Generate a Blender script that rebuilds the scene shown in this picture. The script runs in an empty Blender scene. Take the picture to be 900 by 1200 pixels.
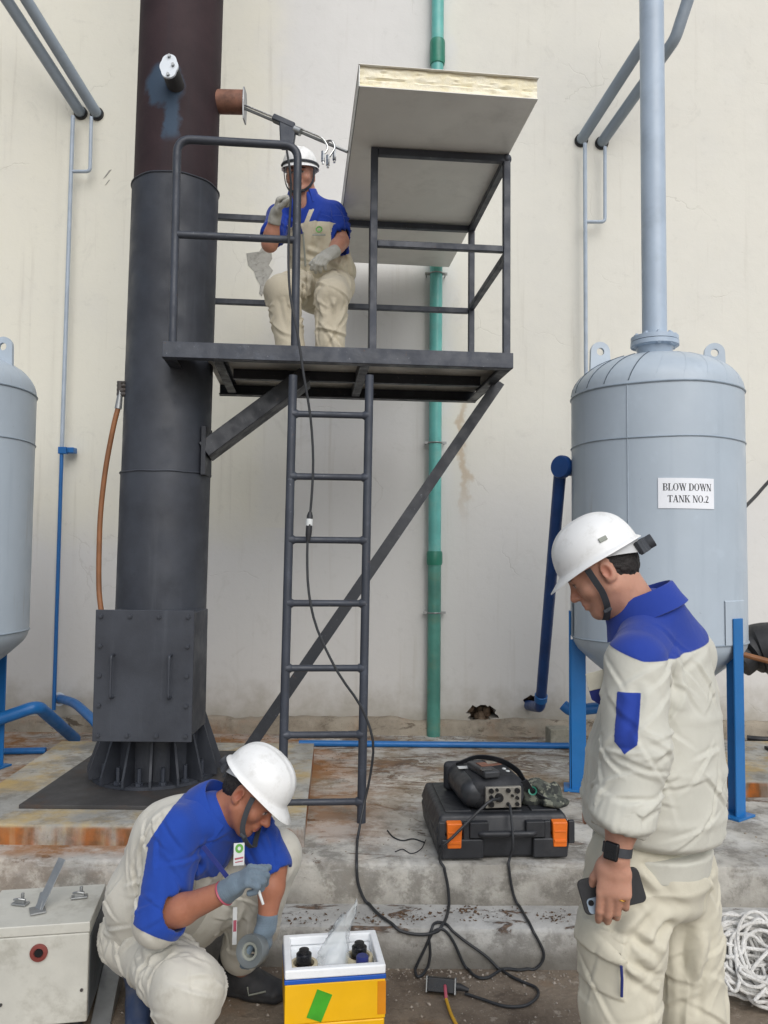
import bpy, bmesh, math, random
import numpy as np
from mathutils import Vector, Matrix, Euler
random.seed(11)
RNG = np.random.default_rng(11)
PI = math.pi
SC = bpy.context.scene
COL = SC.collection

# ------------------------------------------------------------------ camera
EYE = Vector((0, 0, 1.6))
PITCH, ROLL, FPX = math.radians(3.1), math.radians(.53), 936.0
_F = Vector((0, math.cos(PITCH), math.sin(PITCH)))
_U0 = Vector((0, -math.sin(PITCH), math.cos(PITCH)))
_R0 = Vector((1, 0, 0))
_R = _R0 * math.cos(ROLL) + _U0 * math.sin(ROLL)
_U = -_R0 * math.sin(ROLL) + _U0 * math.cos(ROLL)
cam = bpy.data.cameras.new('camera')
cam.sensor_fit = 'VERTICAL'
cam.sensor_height = 36.0
cam.sensor_width = 27.0
cam.lens = FPX / 1200 * 36.0
cam.clip_start, cam.clip_end = .05, 600
camo = bpy.data.objects.new('camera', cam)
COL.objects.link(camo)
camo.matrix_world = Matrix(((_R.x, _U.x, -_F.x, EYE.x), (_R.y, _U.y, -_F.y, EYE.y),
                            (_R.z, _U.z, -_F.z, EYE.z), (0, 0, 0, 1)))
SC.camera = camo

# ------------------------------------------------------------------ light: bright veiled sky, very soft sun
SUN_EL, SUN_AZ = math.radians(40), math.radians(160)     # azimuth measured from +y (north) towards +x
w = bpy.data.worlds.new('World')
SC.world = w
w.use_nodes = True
wt = w.node_tree
sk = wt.nodes.new('ShaderNodeTexSky')
sk.sky_type = 'NISHITA'
sk.sun_disc = False
sk.sun_elevation = SUN_EL
sk.sun_rotation = SUN_AZ
sk.dust_density = 2.0
sk.air_density = 1.0
sk.ozone_density = 1.0
bgn = wt.nodes['Background']
hs = wt.nodes.new('ShaderNodeHueSaturation')            # thin cloud veil: the blue is washed out
hs.inputs['Saturation'].default_value = .6
wt.links.new(sk.outputs[0], hs.inputs['Color'])
wt.links.new(hs.outputs[0], bgn.inputs['Color'])
bgn.inputs['Strength'].default_value = .1
sl = bpy.data.lights.new('sun', 'SUN')
sl.energy = 1.5
sl.angle = math.radians(60)
sl.color = (1.0, .995, .985)
so = bpy.data.objects.new('sun', sl)
COL.objects.link(so)
sd = Vector((math.sin(SUN_AZ) * math.cos(SUN_EL), math.cos(SUN_AZ) * math.cos(SUN_EL), math.sin(SUN_EL)))
so.location = sd * 30
so.rotation_euler = sd.to_track_quat('Z', 'Y').to_euler()

vs = SC.view_settings
vs.view_transform = 'Standard'
vs.look = 'None'
vs.exposure = 0.36
vs.gamma = 1.0


# ------------------------------------------------------------------ layout helpers
def ray(px, py):
    return _F + _R * ((px - 450) / FPX) - _U * ((py - 600) / FPX)


def P(px, py, d):
    """the point d metres in front of the camera that lies along a direction read off the photograph"""
    v = ray(px, py)
    return EYE + v * (d / v.y)


def PZ(px, py, z):
    v = ray(px, py)
    return EYE + v * ((z - EYE.z) / v.z)


WALL_Y = 5.82
Y1, Z1 = 3.19, .155          # lower step: front face, top
Y2, Z2 = 3.395, .321         # terrace: front face, top
ZP = .408                    # top of the stack's plinth


def G(px, py, off=0.0):
    """the point of the stepped ground seen along a direction"""
    for z, lo, hi in ((Z2, Y2, 99), (Z1, Y1, Y2), (0, -9, Y1)):
        p = PZ(px, py, z)
        if lo <= p.y <= hi:
            return p + Vector((0, 0, off))
    for y, lo, hi in ((Y2, Z1, Z2), (Y1, 0, Z1)):
        p = P(px, py, y)
        if lo - .02 <= p.z <= hi + .02:
            return p + Vector((0, -off, 0))
    return PZ(px, py, 0)


WL = {}


def wl(o):
    return WL.get(o.name, Vector((0, 0, 0))) if o is not None else Vector((0, 0, 0))


def tag(o, label=None, cat=None, group=None, kind=None):
    if label: o['label'] = label
    if cat: o['category'] = cat
    if group: o['group'] = group
    if kind: o['kind'] = kind
    return o


def thing(name, label, cat, loc, group=None):
    o = bpy.data.objects.new(name, None)
    o.empty_display_size = .1
    COL.objects.link(o)
    o.location = loc
    WL[o.name] = Vector(loc)
    return tag(o, label, cat, group)


def link_mesh(name, me, mat, parent, org):
    if mat is not None:
        for m in (mat if isinstance(mat, (list, tuple)) else [mat]):
            me.materials.append(m)
    o = bpy.data.objects.new(name, me)
    COL.objects.link(o)
    o.location = Vector(org) - wl(parent)
    if parent is not None:
        o.parent = parent
    WL[o.name] = Vector(org)
    return o


def frame(ax, ref=None):
    ax = Vector(ax).normalized()
    ref = Vector(ref) if ref is not None else (Vector((0, 0, 1)) if abs(ax.z) < .9 else Vector((1, 0, 0)))
    x = ref.cross(ax)
    if x.length < 1e-6:
        x = Vector((1, 0, 0)).cross(ax)
    x.normalize()
    return x, ax.cross(x), ax


class MB:
    def __init__(s):
        s.v, s.f, s.mi = [], [], []

    def add(s, vs_, fs, mi=0):
        o = len(s.v)
        s.v += [Vector(v) for v in vs_]
        s.f += [tuple(i + o for i in f) for f in fs]
        s.mi += [mi] * len(fs)
        return s

    def box(s, c, size, M=None, mi=0):
        """box about c; M = optional 3x3 (columns are its axes)"""
        c = Vector(c)
        hx, hy, hz = size[0] / 2, size[1] / 2, size[2] / 2
        pts = [Vector((x, y, z)) for x in (-hx, hx) for y in (-hy, hy) for z in (-hz, hz)]
        if M is not None:
            pts = [M @ p for p in pts]
        return s.add([c + p for p in pts], [(0, 1, 3, 2), (4, 6, 7, 5), (0, 4, 5, 1), (2, 3, 7, 6), (0, 2, 6, 4), (1, 5, 7, 3)], mi)

    def hexa(s, pts, mi=0):
        """8 points: bottom quad (ccw from above) then top quad"""
        return s.add(pts, [(3, 2, 1, 0), (4, 5, 6, 7), (0, 1, 5, 4), (1, 2, 6, 5), (2, 3, 7, 6), (3, 0, 4, 7)], mi)

    def bar(s, p0, p1, wx, wy, ref=None, mi=0):
        """rectangular bar from p0 to p1, wx across, wy along the other axis"""
        p0, p1 = Vector(p0), Vector(p1)
        x, y, a = frame(p1 - p0, ref)
        q = [x * sx * wx / 2 + y * sy * wy / 2 for sx, sy in ((-1, -1), (1, -1), (1, 1), (-1, 1))]
        return s.hexa([p0 + k for k in q] + [p1 + k for k in q], mi)

    def tube(s, pts, r, n=10, cap=True, mi=0, closed=False):
        pts = [Vector(p) for p in pts]
        m = len(pts)
        rr = list(r) if isinstance(r, (list, tuple)) else [r] * m
        x = None
        vs_, fs = [], []
        for i, p in enumerate(pts):
            t = (pts[(i + 1) % m] - pts[i - 1]) if closed else (pts[min(i + 1, m - 1)] - pts[max(i - 1, 0)])
            t.normalize()
            if x is None:
                x, y, _ = frame(t)
            else:
                x = x - t * x.dot(t)
                if x.length < 1e-5:
                    x, y, _ = frame(t)
                x.normalize()
                y = t.cross(x)
            for k in range(n):
                a = 2 * PI * k / n
                vs_.append(p + (x * math.cos(a) + y * math.sin(a)) * rr[i])
        for i in range(m if closed else m - 1):
            j = (i + 1) % m
            for k in range(n):
                k2 = (k + 1) % n
                fs.append((i * n + k, i * n + k2, j * n + k2, j * n + k))
        if cap and not closed:
            fs.append(tuple(range(n - 1, -1, -1)))
            fs.append(tuple((m - 1) * n + k for k in range(n)))
        return s.add(vs_, fs, mi)

    def cyl(s, p0, p1, r0, r1=None, n=20, cap=True, mi=0):
        return s.tube([p0, p1], [r0, r0 if r1 is None else r1], n, cap, mi)

    def lathe(s, prof, org, axis=(0, 0, 1), n=32, mi=0, cap=False):
        """prof: (radius, height) pairs up the axis"""
        org = Vector(org)
        x, y, a = frame(axis)
        vs_, fs = [], []
        for r, h in prof:
            for k in range(n):
                t = 2 * PI * k / n
                vs_.append(org + a * h + (x * math.cos(t) + y * math.sin(t)) * max(r, 1e-4))
        for i in range(len(prof) - 1):
            for k in range(n):
                k2 = (k + 1) % n
                fs.append((i * n + k, i * n + k2, (i + 1) * n + k2, (i + 1) * n + k))
        if cap:
            fs.append(tuple(range(n - 1, -1, -1)))
            fs.append(tuple((len(prof) - 1) * n + k for k in range(n)))
        return s.add(vs_, fs, mi)

    def prism(s, poly, org, ex, ey, depth, mi=0):
        """2-D outline in the ex/ey plane, extruded by the vector depth"""
        org, ex, ey, depth = Vector(org), Vector(ex), Vector(ey), Vector(depth)
        n = len(poly)
        a = [org + ex * p[0] + ey * p[1] for p in poly]
        vs_ = a + [p + depth for p in a]
        fs = [tuple(range(n - 1, -1, -1)), tuple(range(n, 2 * n))]
        fs += [(i, (i + 1) % n, n + (i + 1) % n, n + i) for i in range(n)]
        return s.add(vs_, fs, mi)

    def ball(s, c, r, R=None, n=16, m=10, mi=0):
        c = Vector(c)
        rx, ry, rz = (r, r, r) if not isinstance(r, (tuple, list)) else r
        vs_, fs = [], []
        for i in range(m + 1):
            t = PI * i / m
            for k in range(n):
                a = 2 * PI * k / n
                q = Vector((rx * math.sin(t) * math.cos(a), ry * math.sin(t) * math.sin(a), rz * math.cos(t)))
                vs_.append(c + (R @ q if R is not None else q))
        for i in range(m):
            for k in range(n):
                k2 = (k + 1) % n
                fs.append((i * n + k, (i + 1) * n + k, (i + 1) * n + k2, i * n + k2))
        return s.add(vs_, fs, mi)

    def build(s, name, mat, parent=None, org=None, smooth=True, bevel=0, seg=2, angle=35, fix=True):
        if org is None:
            org = wl(parent)
        org = Vector(org)
        me = bpy.data.meshes.new(name)
        me.from_pydata([tuple(v - org) for v in s.v], [], s.f)
        if isinstance(mat, (list, tuple)):
            me.polygons.foreach_set('material_index', s.mi)
        if fix:
            bm = bmesh.new()
            bm.from_mesh(me)
            bmesh.ops.remove_doubles(bm, verts=bm.verts, dist=1e-5)
            bmesh.ops.recalc_face_normals(bm, faces=bm.faces)
            bm.to_mesh(me)
            bm.free()
        if smooth:
            me.polygons.foreach_set('use_smooth', [True] * len(me.polygons))
            me.set_sharp_from_angle(angle=math.radians(angle))
        me.update()
        o = link_mesh(name, me, mat, parent, org)
        if bevel:
            md = o.modifiers.new('bevel', 'BEVEL')
            md.width, md.segments, md.limit_method, md.angle_limit = bevel, seg, 'ANGLE', math.radians(30)
            md.harden_normals = True
        return o


def inst(src, name, parent, wloc, rot=None):
    """another copy of a piece (shares its mesh data)"""
    o = src.copy()
    o.name = name
    COL.objects.link(o)
    o.parent = parent
    o.location = Vector(wloc) - wl(parent)
    if rot is not None:
        o.rotation_euler = rot
    WL[o.name] = Vector(wloc)
    return o


def smooth_path(pts, n=8, closed=False):
    """Catmull-Rom through the points"""
    pts = [Vector(p) for p in pts]
    m = len(pts)
    out = []
    for i in range(m if closed else m - 1):
        if closed:
            p0, p1, p2, p3 = pts[i - 1], pts[i], pts[(i + 1) % m], pts[(i + 2) % m]
        else:
            p1, p2 = pts[i], pts[i + 1]
            p0 = pts[i - 1] if i > 0 else p1 * 2 - p2
            p3 = pts[i + 2] if i + 2 < m else p2 * 2 - p1
        for k in range(n):
            t = k / n
            out.append(.5 * ((2 * p1) + (p2 - p0) * t + (2 * p0 - 5 * p1 + 4 * p2 - p3) * t * t + (3 * p1 - p0 - 3 * p2 + p3) * t ** 3))
    if not closed:
        out.append(pts[-1])
    return out


def round_corner(pts, r, n=6):
    """polyline with its inner corners rounded"""
    pts = [Vector(p) for p in pts]
    out = [pts[0]]
    for i in range(1, len(pts) - 1):
        a, b, c = pts[i - 1], pts[i], pts[i + 1]
        u, v = (a - b).normalized(), (c - b).normalized()
        k = min(r, (a - b).length * .45, (c - b).length * .45)
        for j in range(n + 1):
            t = j / n
            out.append((b + u * k) * (1 - t) ** 2 + b * 2 * t * (1 - t) + (b + v * k) * t * t)
    out.append(pts[-1])
    return out


# ------------------------------------------------------------------ materials
def lin(h):
    h = h.lstrip('#')
    c = [int(h[i:i + 2], 16) / 255 for i in (0, 2, 4)]
    return tuple(x / 12.92 if x <= .04045 else ((x + .055) / 1.055) ** 2.4 for x in c)


class NT:
    def __init__(s, name):
        s.m = bpy.data.materials.new(name)
        s.m.use_nodes = True
        s.nt = s.m.node_tree
        s.b = s.nt.nodes['Principled BSDF']
        s._co = None

    def node(s, t, **kw):
        n = s.nt.nodes.new(t)
        for k, v in kw.items():
            setattr(n, k, v)
        return n

    def put(s, inp, v):
        if isinstance(v, bpy.types.NodeSocket):
            s.nt.links.new(v, inp)
        elif v is not None:
            if inp.type == 'RGBA' and len(v) == 3:
                v = (*v, 1)
            inp.default_value = v

    def co(s):
        if s._co is None:
            s._co = s.node('ShaderNodeTexCoord').outputs['Object']
        return s._co

    def mapped(s, scale=(1, 1, 1), loc=(0, 0, 0), rot=(0, 0, 0)):
        n = s.node('ShaderNodeMapping')
        s.put(n.inputs[0], s.co())
        n.inputs['Scale'].default_value = scale
        n.inputs['Location'].default_value = loc
        n.inputs['Rotation'].default_value = rot
        return n.outputs[0]

    def noise(s, scale, detail=4, rough=.55, vec=None, dist=0):
        n = s.node('ShaderNodeTexNoise')
        s.put(n.inputs['Vector'], vec or s.co())
        n.inputs['Scale'].default_value = scale
        n.inputs['Detail'].default_value = detail
        n.inputs['Roughness'].default_value = rough
        n.inputs['Distortion'].default_value = dist
        return n.outputs['Fac']

    def voro(s, scale, feature='F1', vec=None, out='Distance'):
        n = s.node('ShaderNodeTexVoronoi', feature=feature)
        s.put(n.inputs['Vector'], vec or s.co())
        n.inputs['Scale'].default_value = scale
        return n.outputs[out]

    def math(s, op, a, b=None, c=None, clamp=False):
        n = s.node('ShaderNodeMath', operation=op, use_clamp=clamp)
        for i, v in enumerate((a, b, c)):
            if v is not None:
                s.put(n.inputs[i], v)
        return n.outputs[0]

    def sm(s, v, lo, hi, a=0., b=1.):
        n = s.node('ShaderNodeMapRange', interpolation_type='SMOOTHSTEP')
        s.put(n.inputs[0], v)
        n.inputs[1].default_value, n.inputs[2].default_value = lo, hi
        n.inputs[3].default_value, n.inputs[4].default_value = a, b
        return n.outputs[0]

    def mix(s, fac, a, b, mode='MIX'):
        n = s.node('ShaderNodeMix', data_type='RGBA', blend_type=mode)
        s.put(n.inputs[0], fac)
        s.put(n.inputs[6], a)
        s.put(n.inputs[7], b)
        return n.outputs[2]

    def xyz(s, vec=None):
        n = s.node('ShaderNodeSeparateXYZ')
        s.put(n.inputs[0], vec or s.co())
        return n.outputs

    def attr(s, name, out='Fac'):
        return s.node('ShaderNodeAttribute', attribute_name=name).outputs[out]

    def bump(s, h, strength=.3, dist=.01, normal=None):
        n = s.node('ShaderNodeBump')
        n.inputs['Strength'].default_value = strength
        n.inputs['Distance'].default_value = dist
        s.put(n.inputs['Height'], h)
        if normal is not None:
            s.put(n.inputs['Normal'], normal)
        return n.outputs[0]

    def done(s, col=None, rough=None, metal=None, normal=None, **kw):
        for k, v in (('Base Color', col), ('Roughness', rough), ('Metallic', metal), ('Normal', normal)):
            if v is not None:
                s.put(s.b.inputs[k], v)
        for k, v in kw.items():
            s.put(s.b.inputs[k.replace('_', ' ')], v)
        return s.m


def paint(name, col, rough=.5, metal=0., var=.12, vscale=5, bump=.15, bscale=60, bdist=.002, dirt=None, dirt_amt=.4, dirt_scale=3, spec=.5):
    """painted / moulded surface with tone variation, soft dirt and a fine relief"""
    t = NT(name)
    n1 = t.noise(vscale, 5, .6)
    a = tuple(c * (1 - var) for c in col)
    b = tuple(min(1, c * (1 + var)) for c in col)
    c = t.mix(t.sm(n1, .3, .7), a, b)
    if dirt:
        n2 = t.noise(dirt_scale, 8, .7)
        c = t.mix(t.math('MULTIPLY', t.sm(n2, .48, .72), dirt_amt), c, dirt)
    r = t.sm(t.noise(vscale * 3, 3), .2, .8, max(.05, rough - .1), min(1, rough + .1))
    return t.done(c, r, metal, t.bump(t.noise(bscale, 4), bump, bdist), Specular_IOR_Level=spec)

# ------------------------------------------------------------------ setting materials
def wall_material():
    t = NT('aged_wall_paint')
    x, y, z = t.xyz()
    n = t.noise(2.2, 5, .6)
    nn = t.math('MULTIPLY', t.math('SUBTRACT', n, .5), .5)
    xw, zw = t.math('ADD', x, nn), t.math('ADD', z, nn)
    cream, lilac, grey = lin('#DDDACC'), lin('#D6D5D2'), lin('#C0BDB8')
    # cream fields left of the ladder and right of the drainpipe, repainted paler between and below
    left = t.math('MULTIPLY', t.sm(xw, -1.05, -.62, 1, 0), t.sm(zw, 1.55, 1.95))
    right = t.math('MULTIPLY', t.math('MULTIPLY', t.sm(xw, .42, .56), t.sm(zw, 1.75, 2.5)), .65)
    mid = t.math('MULTIPLY', t.math('MULTIPLY', t.sm(x, -.98, -.93), t.sm(x, -.68, -.64, 1, 0)), t.math('MULTIPLY', t.sm(z, 1.78, 1.80), t.sm(z, 2.7, 2.9, 1, 0)))
    m = t.math('MAXIMUM', t.math('MAXIMUM', left, right), t.math('MULTIPLY', mid, .6))
    col = t.mix(m, lilac, cream)
    col = t.mix(t.math('MULTIPLY', t.sm(t.noise(1.1, 6, .65), .42, .75), .35), col, lin('#C8C7C3'))
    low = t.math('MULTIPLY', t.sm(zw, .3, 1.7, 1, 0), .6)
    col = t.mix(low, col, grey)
    # rising damp and splashed dirt along the foot, trickle stains
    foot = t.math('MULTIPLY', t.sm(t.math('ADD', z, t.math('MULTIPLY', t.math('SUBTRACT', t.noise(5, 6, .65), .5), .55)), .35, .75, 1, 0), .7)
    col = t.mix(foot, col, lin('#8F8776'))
    streak = t.noise(1.0, 5, .6, t.mapped((14, 1, .7)))
    col = t.mix(t.math('MULTIPLY', t.sm(streak, .56, .78), .3), col, lin('#A9A294'))
    sp = t.noise(26, 4, .7)
    col = t.mix(t.math('MULTIPLY', t.sm(sp, .69, .76), .35), col, lin('#8a8474'))
    col = t.mix(t.math('MULTIPLY', t.sm(t.noise(3.7, 8, .72, None, 1.2), .56, .7), .16), col, lin('#A7A49B'))
    col = t.mix(t.math('MULTIPLY', t.sm(t.noise(12, 6, .75), .56, .7), .10), col, lin('#8f8c84'))
    # rusty trickles right of the drainpipe and hairline cracks
    tr = t.math('MULTIPLY', t.math('MULTIPLY', t.sm(t.math('ABSOLUTE', t.math('SUBTRACT', xw, .60)), .008, .045, 1, 0), t.sm(z, 1.75, 2.3)), t.sm(z, 2.6, 2.9, 1, 0))
    col = t.mix(t.math('MULTIPLY', tr, .5), col, lin('#A9895A'))
    wv = t.mapped((1, 1, 1))
    wd = t.node('ShaderNodeVectorMath', operation='ADD')
    nz = t.node('ShaderNodeTexNoise')
    t.put(nz.inputs['Vector'], t.co())
    nz.inputs['Scale'].default_value = 2.5
    nz.inputs['Detail'].default_value = 6
    sc_ = t.node('ShaderNodeVectorMath', operation='SCALE')
    t.put(sc_.inputs[0], nz.outputs['Color'])
    sc_.inputs['Scale'].default_value = .5
    t.put(wd.inputs[0], wv)
    t.put(wd.inputs[1], sc_.outputs[0])
    cr = t.voro(.9, 'DISTANCE_TO_EDGE', wd.outputs[0])
    crk = t.math('MULTIPLY', t.sm(cr, .0008, .006, 1, 0), t.sm(t.noise(1.7, 3), .5, .62))
    col = t.mix(t.math('MULTIPLY', crk, .14), col, lin('#8d877b'))
    h = t.math('ADD', t.math('MULTIPLY', t.noise(9, 6, .6), .7), t.math('MULTIPLY', t.noise(90, 3), .12))
    h = t.math('SUBTRACT', h, t.math('MULTIPLY', crk, .3))
    return t.done(col, t.sm(t.noise(6), .3, .7, .72, .9), 0, t.bump(h, .35, .01))


def concrete(name, base, light, dark, rust=0., flake=.5, scale=1., rustcol='#A9682C'):
    t = NT(name)
    n1 = t.noise(1.6 * scale, 8, .65)
    c = t.mix(t.sm(n1, .32, .68), base, light)
    n2 = t.noise(5 * scale, 8, .7)
    c = t.mix(t.math('MULTIPLY', t.sm(n2, .48, .66), .55), c, tuple(x * .62 for x in base))
    fl = t.noise(7 * scale, 10, .75, t.mapped((.55, 1.3, 1.3)), .6)
    fm = t.math('MULTIPLY', t.sm(fl, .56, .60), t.sm(t.noise(1.3, 3), .38, .6))
    c = t.mix(t.math('MULTIPLY', fm, flake), c, dark)
    sp = t.voro(70 * scale)
    c = t.mix(t.math('MULTIPLY', t.sm(sp, .12, .2, 1, 0), .4), c, tuple(x * .5 for x in dark))
    if rust:
        rn = t.noise(2.1, 6, .6)
        c = t.mix(t.math('MULTIPLY', t.sm(rn, .5, .68), rust), c, lin(rustcol))
    h = t.math('ADD', t.noise(14, 8, .7), t.math('MULTIPLY', fm, -.35))
    return t.done(c, t.sm(n2, .3, .7, .75, .95), 0, t.bump(h, .55, .012))


def terrace_material():
    t = NT('terrace_concrete')
    x, y, z = t.xyz()
    base, light, dark = lin('#8E8A82'), lin('#C3C0B7'), lin('#483628')
    c = t.mix(t.sm(t.noise(1.8, 8, .65), .35, .65), base, light)
    n2 = t.noise(6, 8, .72)
    c = t.mix(t.math('MULTIPLY', t.sm(n2, .44, .6), .7), c, lin('#66625b'))
    c = t.mix(t.math('MULTIPLY', t.sm(t.noise(19, 8, .75), .52, .62), .5), c, lin('#a3a09a'))
    # peeled brown coat, strongest away from the step's edge
    far = t.sm(y, Y2 + .35, Y2 + 1.3)
    top = t.sm(z, Z2 - .02, Z2 - .004)
    fl = t.noise(4.2, 12, .78, t.mapped((.7, 1.5, 1.)), .8)
    thr = t.math('ADD', fl, t.math('MULTIPLY', far, .085))
    fm = t.math('MULTIPLY', t.sm(thr, .565, .61), top)
    c = t.mix(t.math('MULTIPLY', fm, .88), c, t.mix(t.sm(t.noise(20), .3, .7), dark, lin('#6d543c')))
    tan = t.math('MULTIPLY', t.math('MULTIPLY', t.sm(t.noise(1.5, 6, .6), .42, .6), far), top)
    c = t.mix(t.math('MULTIPLY', tan, .6), c, lin('#9A876C'))
    # rust washed from the stack's plinth
    rx = t.math('MULTIPLY', t.sm(x, -.45, .25, 1, 0), t.sm(t.noise(2.6, 6, .65), .4, .6))
    c = t.mix(t.math('MULTIPLY', t.math('MULTIPLY', rx, t.sm(y, 3.36, 3.5)), .75), c, lin('#96622A'))
    # riser darker towards its foot
    ff = t.math('MULTIPLY', t.sm(t.math('ADD', z, t.math('MULTIPLY', t.noise(9, 5), .08)), .17, .27, 1, 0), .5)
    c = t.mix(ff, c, lin('#6F6A61'))
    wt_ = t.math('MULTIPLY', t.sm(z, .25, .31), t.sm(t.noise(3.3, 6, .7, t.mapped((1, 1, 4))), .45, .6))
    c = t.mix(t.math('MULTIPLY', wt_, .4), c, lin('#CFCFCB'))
    c = t.mix(t.math('MULTIPLY', t.sm(t.noise(60, 4, .7), .66, .72), .6), c, lin('#3c342c'))
    h = t.math('ADD', t.noise(13, 9, .72), t.math('MULTIPLY', fm, -.3))
    return t.done(c, .88, 0, t.bump(h, .6, .012))


def step_material():
    t = NT('step_concrete')
    x, y, z = t.xyz()
    c = t.mix(t.sm(t.noise(2.2, 8, .65), .35, .65), lin('#8C8983'), lin('#C2C1BC'))
    c = t.mix(t.math('MULTIPLY', t.sm(t.noise(7, 9, .75), .46, .6), .55), c, lin('#64615b'))
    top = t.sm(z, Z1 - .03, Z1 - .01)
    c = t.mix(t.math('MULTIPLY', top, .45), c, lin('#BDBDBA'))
    fl = t.noise(3.4, 12, .72, t.mapped((.8, 2.5, 1)), .7)
    fm = t.math('MULTIPLY', t.sm(fl, .535, .575), top)
    c = t.mix(t.math('MULTIPLY', fm, .9), c, t.mix(t.sm(t.noise(40), .35, .65), lin('#3F2F24'), lin('#6E533D')))
    low = t.sm(t.math('ADD', z, t.math('MULTIPLY', t.math('SUBTRACT', t.noise(7, 7, .7), .5), .09)), .03, .105, 1, 0)
    c = t.mix(t.math('MULTIPLY', low, .75), c, lin('#66625A'))
    c = t.mix(t.math('MULTIPLY', t.sm(t.noise(50, 4, .7), .66, .72), .5), c, lin('#4c443c'))
    h = t.math('ADD', t.noise(14, 9, .7), t.math('MULTIPLY', fm, .5))
    return t.done(c, .88, 0, t.bump(h, .6, .012))


def ground_material():
    t = NT('damp_ground')
    c = t.mix(t.sm(t.noise(1.4, 8, .65), .35, .65), lin('#62564A'), lin('#8A7D6D'))
    c = t.mix(t.math('MULTIPLY', t.sm(t.noise(5, 9, .75), .5, .62), .6), c, lin('#4A3E34'))
    c = t.mix(t.math('MULTIPLY', t.sm(t.noise(17, 6, .7), .58, .66), .65), c, lin('#A39A8D'))
    c = t.mix(t.math('MULTIPLY', t.sm(t.voro(85), .1, .22, 1, 0), .3), c, lin('#B9B2A6'))
    c = t.mix(t.math('MULTIPLY', t.sm(t.noise(2.8, 6, .6), .58, .7), .45), c, lin('#7E5A35'))
    h = t.math('ADD', t.noise(22, 9, .75), t.math('MULTIPLY', t.voro(60), -.25))
    return t.done(c, t.sm(t.noise(3), .4, .6, .6, .92), 0, t.bump(h, .7, .012))


def plinth_material(name='plinth_concrete', rust=1.):
    t = NT(name)
    x, y, z = t.xyz()
    c = t.mix(t.sm(t.noise(1.9, 8, .65), .35, .65), lin('#8E8D87'), lin('#B3B2AC'))
    c = t.mix(t.math('MULTIPLY', t.sm(t.noise(6, 9, .75), .46, .6), .6), c, lin('#6d675d'))
    yl = t.math('MULTIPLY', t.sm(t.noise(1.6, 7, .65, t.mapped((1, 1, 1), (3, 0, 0))), .44, .62), .7 * rust)
    c = t.mix(yl, c, lin('#B79A55'))
    side = t.sm(z, .068, .085, 1, 0)
    rs = t.math('MULTIPLY', t.sm(t.noise(1, 5, .6, t.mapped((4.5, 1, .6))), .38, .56), side)
    c = t.mix(t.math('MULTIPLY', rs, .9 * rust), c, t.mix(t.sm(t.noise(12), .3, .7), lin('#9C5516'), lin('#62401F')))
    c = t.mix(t.math('MULTIPLY', t.sm(t.noise(45, 4, .7), .64, .72), .55), c, lin('#4c443c'))
    return t.done(c, .88, 0, t.bump(t.noise(14, 9, .7), .6, .01))


M = {}
M['wall'] = wall_material()
M['terrace'] = terrace_material()
M['step'] = step_material()
M['ground'] = ground_material()
M['plinth'] = plinth_material()
M['footing'] = concrete('footing_concrete', lin('#857B6C'), lin('#A59C8C'), lin('#4E4032'), .25, .8)
M['rubble'] = concrete('broken_masonry', lin('#5d4a3a'), lin('#7b6a58'), lin('#2e241c'), .3, .7, 3)
M['plaster'] = concrete('bare_plaster', lin('#9A9890'), lin('#B0AEA6'), lin('#6d6a62'), 0, .4, 3)
M['block'] = concrete('block_concrete', lin('#8E8A7C'), lin('#A9A493'), lin('#554c3e'), 0, .5, 3)


def vnoise1(x, seed=0):
    i = math.floor(x)
    f = x - i
    h = lambda k: (math.sin((k + seed * 17.3) * 127.1) * 43758.5453) % 1.0
    f = f * f * (3 - 2 * f)
    return h(i) * (1 - f) + h(i + 1) * f - .5


def slab_run(name, prof, x0, x1, nx, mat, amp=.006, seed=0, org=(0, 0, 0)):
    """a profile of (y, z) points run along x, its exposed edge worn uneven"""
    b = MB()
    vs_, fs = [], []
    m = len(prof)
    for i in range(nx + 1):
        x = x0 + (x1 - x0) * i / nx
        for j, (y, z, k) in enumerate(prof):
            e = vnoise1(x * 9, seed) * .7 + vnoise1(x * 31, seed + 1) * .4 + vnoise1(x * 2, seed + 2)
            e2 = vnoise1(x * 12, seed + 5 + j) * .6 + vnoise1(x * 4, seed + 9 + j) * .6
            vs_.append((x, y + e * amp * k, z + e2 * amp * k * .8))
    for i in range(nx):
        for j in range(m - 1):
            fs.append((i * m + j, i * m + j + 1, (i + 1) * m + j + 1, (i + 1) * m + j))
        fs.append((i * m + m - 1, i * m, (i + 1) * m, (i + 1) * m + m - 1))
    fs.append(tuple(range(m)))
    fs.append(tuple(nx * m + j for j in range(m - 1, -1, -1)))
    b.add(vs_, fs)
    return tag(b.build(name, mat, org=org, angle=50), kind='structure')


def edge_prof(y, z0, z1, yb, r=.014):
    return [(yb, z0, 0), (y, z0, .3), (y + .001, z0 + (z1 - z0) * .35, 1.2), (y, z0 + (z1 - z0) * .7, 1), (y + .002, z1 - r, 1), (y + r * .4, z1 - r * .35, 1),
            (y + r * 1.2, z1, .8), (y + .06, z1, .25), (yb, z1, 0)]


gb = MB()
gb.add([(-150, -150, 0), (150, -150, 0), (150, 150, 0), (-150, 150, 0)], [(0, 1, 2, 3)])
tag(gb.build('ground', M['ground'], smooth=False), kind='structure')
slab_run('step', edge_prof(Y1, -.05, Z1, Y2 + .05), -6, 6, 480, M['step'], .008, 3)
slab_run('terrace', edge_prof(Y2, -.06, Z2, WALL_Y + .3), -6, 6, 480, M['terrace'], .008, 8)

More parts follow.
